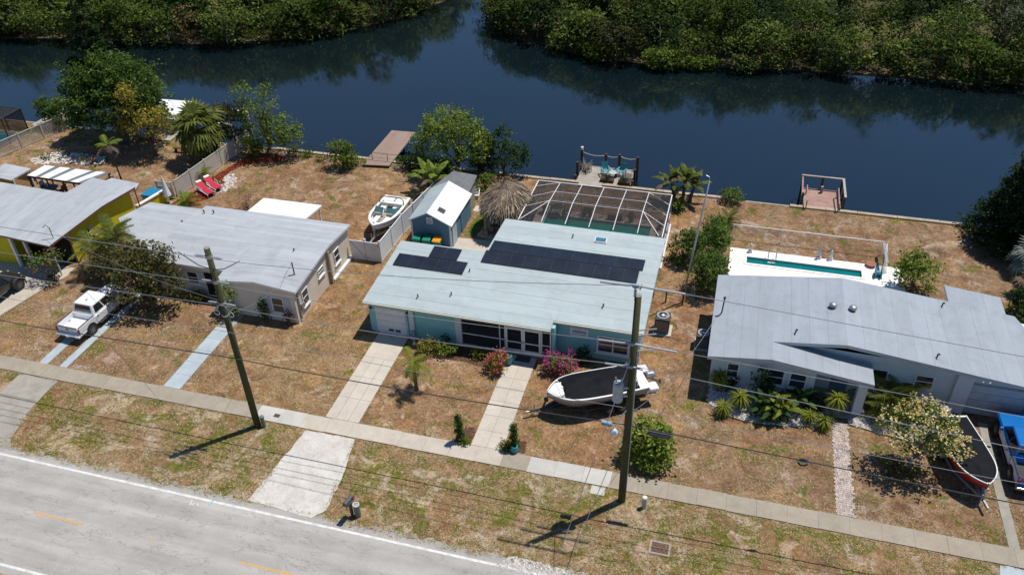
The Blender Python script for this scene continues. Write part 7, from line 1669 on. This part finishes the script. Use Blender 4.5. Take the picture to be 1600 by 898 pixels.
# plants in front of the right house
for i, (px, py, h, L, n) in enumerate(((1120, 612, 1.1, 1.0, 90), (1128, 648, .55, .9, 80), (1153, 640, .9, .95, 90), (1299, 655, 1.5, 1.0, 90), (1262, 660, .5, .8, 70), (1285, 668, .45, .85, 76))):
    palm('ponytail_palm', ['lime ponytail palm nearest the corner of the right house', 'low lime ponytail palm leftmost in the white rock bed', 'lime ponytail palm second from the left in the white rock bed', 'tall lime ponytail palm beside the porch opening', 'low lime ponytail palm left of the pair below the porch', 'low lime ponytail palm at the start of the paver path'][i], gp(px, py), h, 'strap', L, n, 'leaf_lime', 70+i, .07, tilt=(-.9, 1.45), group='ponytail palms in front of the right house', cat='ponytail palm', part='leaf')
for i, (px, py, hd) in enumerate(((1190, 645, [(0, 0, .5, (0, 0)), (.4, -.1, .4, (.1, 0))]), (1222, 650, [(0, 0, .4, (0, 0)), (-.4, .1, .5, (-.1, 0))]), (1245, 640, [(0, 0, .6, (.1, 0))]))):
    palm('paradise_plant', ['broad-leaved dark plant under the left window of the right house', 'broad-leaved plant with yellow leaves in the middle of the rock bed', 'broad-leaved dark plant under the paired windows of the right house'][i], gp(px, py), .5, 'paddle', 1.6, 10, ['leaf_dark', 'leaf_lime', 'leaf_ficus'][i], 80+i, .06, tilt=(0, 1.3), cat='plant', part='leaf', heads=hd, dead=1)
bush('window_shrub', 'tall dark shrub with pale flowers between the windows of the right house', gp(1185, 622), (.6, .5, 2.5), .2, 'leaf_dark', 84, 34, .28, tint_shift=.1, flowers=('petal_cream', 8, .09))
bush('red_croton', 'reddish croton by the paired windows of the right house', gp(1232, 632), (.5, .45, 1.1), .2, 'leaf_croton', 85, 36, .24)
bush('dark_groundcover', 'dark leafy shrub at the foot of the broad-leaved plants', gp(1200, 655), (1.0, .5, .9), .2, 'leaf_dark', 86, 36, .26)
bush('corner_shrub', 'dark shrub at the front corner of the right house', gp(1136, 608), (.6, .5, 1.5), .2, 'leaf_dark', 87, 34, .28)
bush('porch_shrub', 'dark shrub left of the porch of the right house', gp(1270, 640), (.7, .5, 1.2), .22, 'leaf_dark', 88, 30, .28)
palm('areca_palm', 'yellow-green feather palm clump beside the porch column', gp(1388, 642), .7, 'feather', 2.0, 9, 'leaf_palm', 89, .07, tilt=(.0, 1.35), heads=[(0, 0, 1.0, (0, 0)), (.4, .2, .8, (.15, .1)), (-.35, .1, .9, (-.15, 0)), (.1, -.3, .6, (.1, -.1))], dead=1)
for i, (px, py) in enumerate(((1450, 617), (1478, 618), (1500, 625))):
    bush('planter_shrub', ['leftmost', 'middle', 'rightmost'][i]+' small dark shrub in the planter along the right house', gp(px, py), (.45, .35, .6), .15, 'leaf_dark', 90+i, 44, .2)
FT = gp(1412, 742)
tree('frangipani_tree', 'yellow-flowering frangipani tree beside the red boat', 'tree', (11.8, 34.45, 0), [((.2, .2, 2.6), (1.7, 1.4, 1.1)), ((1.2, 0, 2.4), (1.0, .9, .8)), ((-.9, .5, 2.9), (1.1, .9, .8)), ((.3, .8, 3.4), (1.2, .9, .6))], .26, 'leaf_ficus', 'bark_pale', .12, 20, .38, 95, nlimb=22, flowers=('petal_cream', 270, .13), tint_shift=.05)
bush('frangipani_foot_shrub', 'brownish low shrub under the frangipani tree', (11.4, 33.9, 0), (.9, .7, .7), .2, 'leaf_brownish', 96, 22, .3)
# plants of the teal house
bush('bougainvillea', 'magenta and coral bougainvillea left of the front walk', gp(776, 577), (.78, .65, 1.2), .16, 'leaf_bright', 100, 40, .26, flowers=('petal_coral', 80, .11), tint_shift=-.1)
bush('bougainvillea', 'vivid magenta bougainvillea right of the front walk', gp(876, 582), (.92, .75, 1.35), .16, 'leaf_bright', 101, 40, .26, flowers=('petal_magenta', 110, .12), tint_shift=-.1)
bush('bed_shrub', 'golden green round shrub in the front mulch bed', gp(670, 553), (.75, .65, 1.15), .15, 'leaf_yellow', 102, 52, .22, tint_shift=-.15)
bush('bed_shrub', 'fresh green round shrub in the front mulch bed', gp(698, 553), (.62, .55, .95), .17, 'leaf_bright', 103, 46, .22)
bush('bed_shrub', 'small pale-leaved plant in front of the porch screen', gp(747, 558), (.48, .4, .65), .16, 'leaf_lime', 104, 44, .2)
bush('pot_shrub', 'dark round shrub against the wall left of the bedroom window', (-6.95, 39.0, 0), (.5, .4, 1.1), .16, 'leaf_dark', 105, 44, .22)
bush('wall_shrub', 'small dark shrub beside the garage pilaster', (-15.9, 38.3, 0), (.3, .25, 1.0), .16, 'leaf_dark', 106, 40, .2)
palm('young_palm', 'young palm with arching fronds in the middle of the front lawn', gp(651, 609), 2.25, 'feather', 1.25, 14, 'leaf_lime', 107, .11, tilt=(-.95, 1.0), dead=2)
def cypress(label, loc, h, seed):
    rg = random.Random(seed); lob = [((0.04*math.sin(k*2.1), .04*math.cos(k*1.7), .25+k*h/7.5), (.23*(1-.07*k), .23*(1-.07*k), .30)) for k in range(7)]
    return tree('cypress_shrub', label, 'shrub', loc, lob, .12, 'leaf_ficus', trunk=.04, dens=330, clump=.13, seed=seed, nlimb=6, tint_shift=-.08, group='columnar shrubs at the end of the front walk')
cypress('slim column-shaped shrub left of the front walk', gp(719, 688), 2.1, 110); cypress('slim column-shaped shrub right of the front walk', gp(804, 700), 1.9, 111)
bush('walk_fern', 'yellow-green low plant below the left column shrub', gp(725, 692), (.40, .35, .5), .16, 'leaf_lime', 112, 52, .18, tint_shift=-.1); bush('walk_fern', 'green low plant at the right end of the front walk', gp(793, 700), (.45, .38, .5), .16, 'leaf_lime', 113, 52, .18, tint_shift=-.2)
struct('walk_mulch', MB().prism(rag_poly([G(x, y)[:2] for x, y in ((712, 690), (735, 694), (744, 670), (728, 665))], .2, .05, 3), -.02, .013), 'mulch_brown'); struct('walk_mulch', MB().prism(rag_poly([G(x, y)[:2] for x, y in ((786, 704), (820, 708), (824, 690), (800, 686))], .2, .05, 4), -.02, .013), 'mulch_brown')
for i, (px, py, hh, lb) in enumerate(((804, 706, .5, 'teal glazed pot at the sidewalk end of the front walk'), (796, 569, .75, 'teal glazed pot by the porch door'))):
    p = G(px, py); t = thing('teal_pot', lb, 'pot', p); obj('pot', MB().lathe([(.12, 0), (.22, hh*.3), (.24, hh*.65), (.16, hh*.9), (.19, hh), (.13, hh), (.11, hh*.5)], (0, 0, 0), 16), 'teal_glaze', t, local=True, smooth=True)
    if i: obj('soil', MB().lathe([(.12, hh*.9), (.02, hh*.92)], (0, 0, 0), 12), 'mulch_brown', t, local=True)
p = G(848, 532); o = thing('door_mat', 'dark doormat in front of the porch door', 'doormat', (-10.7, 38.25, .05)); obj('mat', MB().box((0, 0, .012), (.95, .55, .022)), 'bed_liner', o, local=True, bevel=.008)
p = (-18.0, 38.05, 0); t = thing('garden_fountain', 'small tiered garden fountain by the garage pilaster', 'fountain', p); obj('pedestal', MB().lathe([(.22, 0), (.10, .1), (.08, .55), (.28, .65), (.30, .70), (.06, .68), (.05, .95), (.16, 1.02), (.17, 1.06), (.02, 1.05)], (0, 0, 0), 14), 'insulator_grey', t, local=True, smooth=True)
bush('glossy_bush', 'glossy green round bush behind the transformer pole', gp(1012, 714), (1.45, 1.25, 2.6), .25, 'leaf_bright', 115, 46, .36, tint_shift=.04, lobes=[((0, 0, 1.35), (1.4, 1.2, 1.25)), ((.3, -.4, .7), (1.25, 1.0, .75)), ((-.5, -.2, .7), (1.0, 1.0, .75)), ((.2, .1, 2.1), (.9, .8, .6))])
# plants of the left houses
tree('brown_leaved_tree', 'bushy tree with reddish brown leaf tips beside the white pickup', 'tree', gp(240, 478), [((0, 0, 2.5), (2.4, 2.0, 1.8)), ((-1.5, .8, 3.0), (2.0, 1.7, 1.4)), ((1.6, -.2, 2.4), (1.5, 1.3, 1.4)), ((.3, .6, 3.9), (1.7, 1.4, 1.0)), ((1.9, .4, 4.0), (.8, .7, .8)), ((-.6, -.8, 1.7), (1.8, 1.3, 1.0))], .27, 'leaf_brownish', trunk=.17, dens=21, clump=.44, seed=120, nlimb=16, tint_shift=.02)
tree('brown_leaved_tree', 'second brownish tree between the yellow house and the pickup', 'tree', (-41.3, 39.5, 0), [((0, 0, 1.7), (1.6, 1.3, 1.2)), ((.6, -.4, 2.6), (1.3, 1.1, 1.0)), ((-.8, .2, 2.1), (1.1, .9, .9))], .27, 'leaf_brownish', trunk=.13, dens=21, clump=.42, seed=121, nlimb=12)
palm('pygmy_palm', 'feather palm clump with orange-tipped fronds beside the yellow wall', (-43.2, 41.3, 0), 2.2, 'feather', 2.0, 14, 'leaf_palm', 122, .08, tilt=(-.4, 1.2), heads=[(0, 0, 2.7, (.3, .2)), (.8, -.3, 2.9, (.2, 0)), (-.5, -.7, 2.0, (-.4, -.2)), (.4, -1.2, 2.2, (.1, -.2))], dead=5)
tree('hibiscus', 'pink-flowering leaning shrub at the corner of the yellow house', 'shrub', (-46.25, 38.35, 0), [((-.7, .1, 1.5), (1.2, .9, .8)), ((.2, .3, 2.0), (.8, .7, .8)), ((-1.2, 0, 1.9), (.7, .6, .5))], .2, 'leaf_bright', trunk=.07, dens=22, clump=.3, seed=123, flowers=('petal_coral', 14, .12), tint_shift=-.15)
bush('drive_plant', 'sparse dry shrub along the left driveway edge', (-46.7, 38.5, 0), (.6, .5, .4), .16, 'leaf_brownish', 124, 22, .2)
tree('porch_vine', 'bright green upright plant by the front door of the cream house', 'shrub', (-31.2, 37.7, 0), [((0, 0, .8), (.5, .4, .8)), ((0, .1, 2.0), (.45, .4, .7)), ((-.2, .2, 2.7), (.4, .35, .4))], .22, 'leaf_bright', trunk=.05, dens=30, clump=.26, seed=125, nlimb=7, bottom=-.9)
bush('window_bush', 'dark green climber beside the front window of the cream house', (-28.75, 37.9, 0), (.35, .25, 1.9), .2, 'leaf_dark', 126, 34, .22, tint_shift=.15)
bush('dry_corner_shrub', 'thin reddish shrub at the front corner of the cream house', (-27.0, 37.85, 0), (.3, .25, 1.3), .16, 'leaf_croton', 127, 26, .2)
bush('entry_shrub', 'dark shrub under the left front window of the cream house', (-35.0, 38.9, 0), (1.0, .5, .8), .18, 'leaf_brownish', 128, 32, .26)
for i, (px, py) in enumerate(((290, 318), (292, 332))):
    pass
palm('bed_palm', 'small green palm at the house end of the red mulch bed', gp(292, 322), .5, 'feather', 1.35, 12, 'leaf_bright', 130, .08, tilt=(-.1, 1.25))
palm('bed_palm', 'small yellow-green palm against the tan fence in the red mulch bed', gp(322, 280), .7, 'feather', 1.1, 11, 'leaf_lime', 131, .06, tilt=(-.2, 1.2))
bush('dry_bush', 'bare grey-brown twiggy bush behind the white patio roof', gp(388, 330), (.8, .7, 1.5), .14, 'leaf_dead', 132, 16, .3)
bush('mulch_grass', 'yellow grassy plant in the red mulch bed by the loungers', gp(338, 289), (.5, .4, .4), .16, 'leaf_lime', 133, 40, .2)
for i, (px, py, r) in enumerate(((72, 248, .7), (132, 252, .6))): bush('rubble_weed', ['low green weed at the left of the pale rubble', 'low green weed at the right of the pale rubble'][i], gp(px, py), (r, r*.6, .5), .16, 'leaf_lime', 134+i, 28, .24, tint_shift=-.15)
p = G(147, 254); t = thing('clay_pot', 'orange clay pot on the pale rubble', 'pot', p); obj('pot', MB().lathe([(.16, 0), (.26, .38), (.28, .42), (.2, .42), (.15, .2)], (0, 0, 0), 14), 'terracotta', t, local=True, smooth=True)
for i, (px, py, r) in enumerate(((480, 246, .8), (505, 252, .7), (560, 258, .9), (455, 243, .7))): bush('bank_grass', ['first', 'third', 'fourth', 'second'][i]+' low green tuft along the shore between tan fence and boathouse' if False else ['low green tuft on the shore, second from the sparse tree', 'low green tuft on the shore just left of the lone shrub', 'low green tuft on the shore against the boathouse roof', 'low green tuft on the shore nearest the sparse tree'][i], gp(px, py), (r, .4, .7), .2, 'leaf_bright', 140+i, 26, .28, tint_shift=-.2)
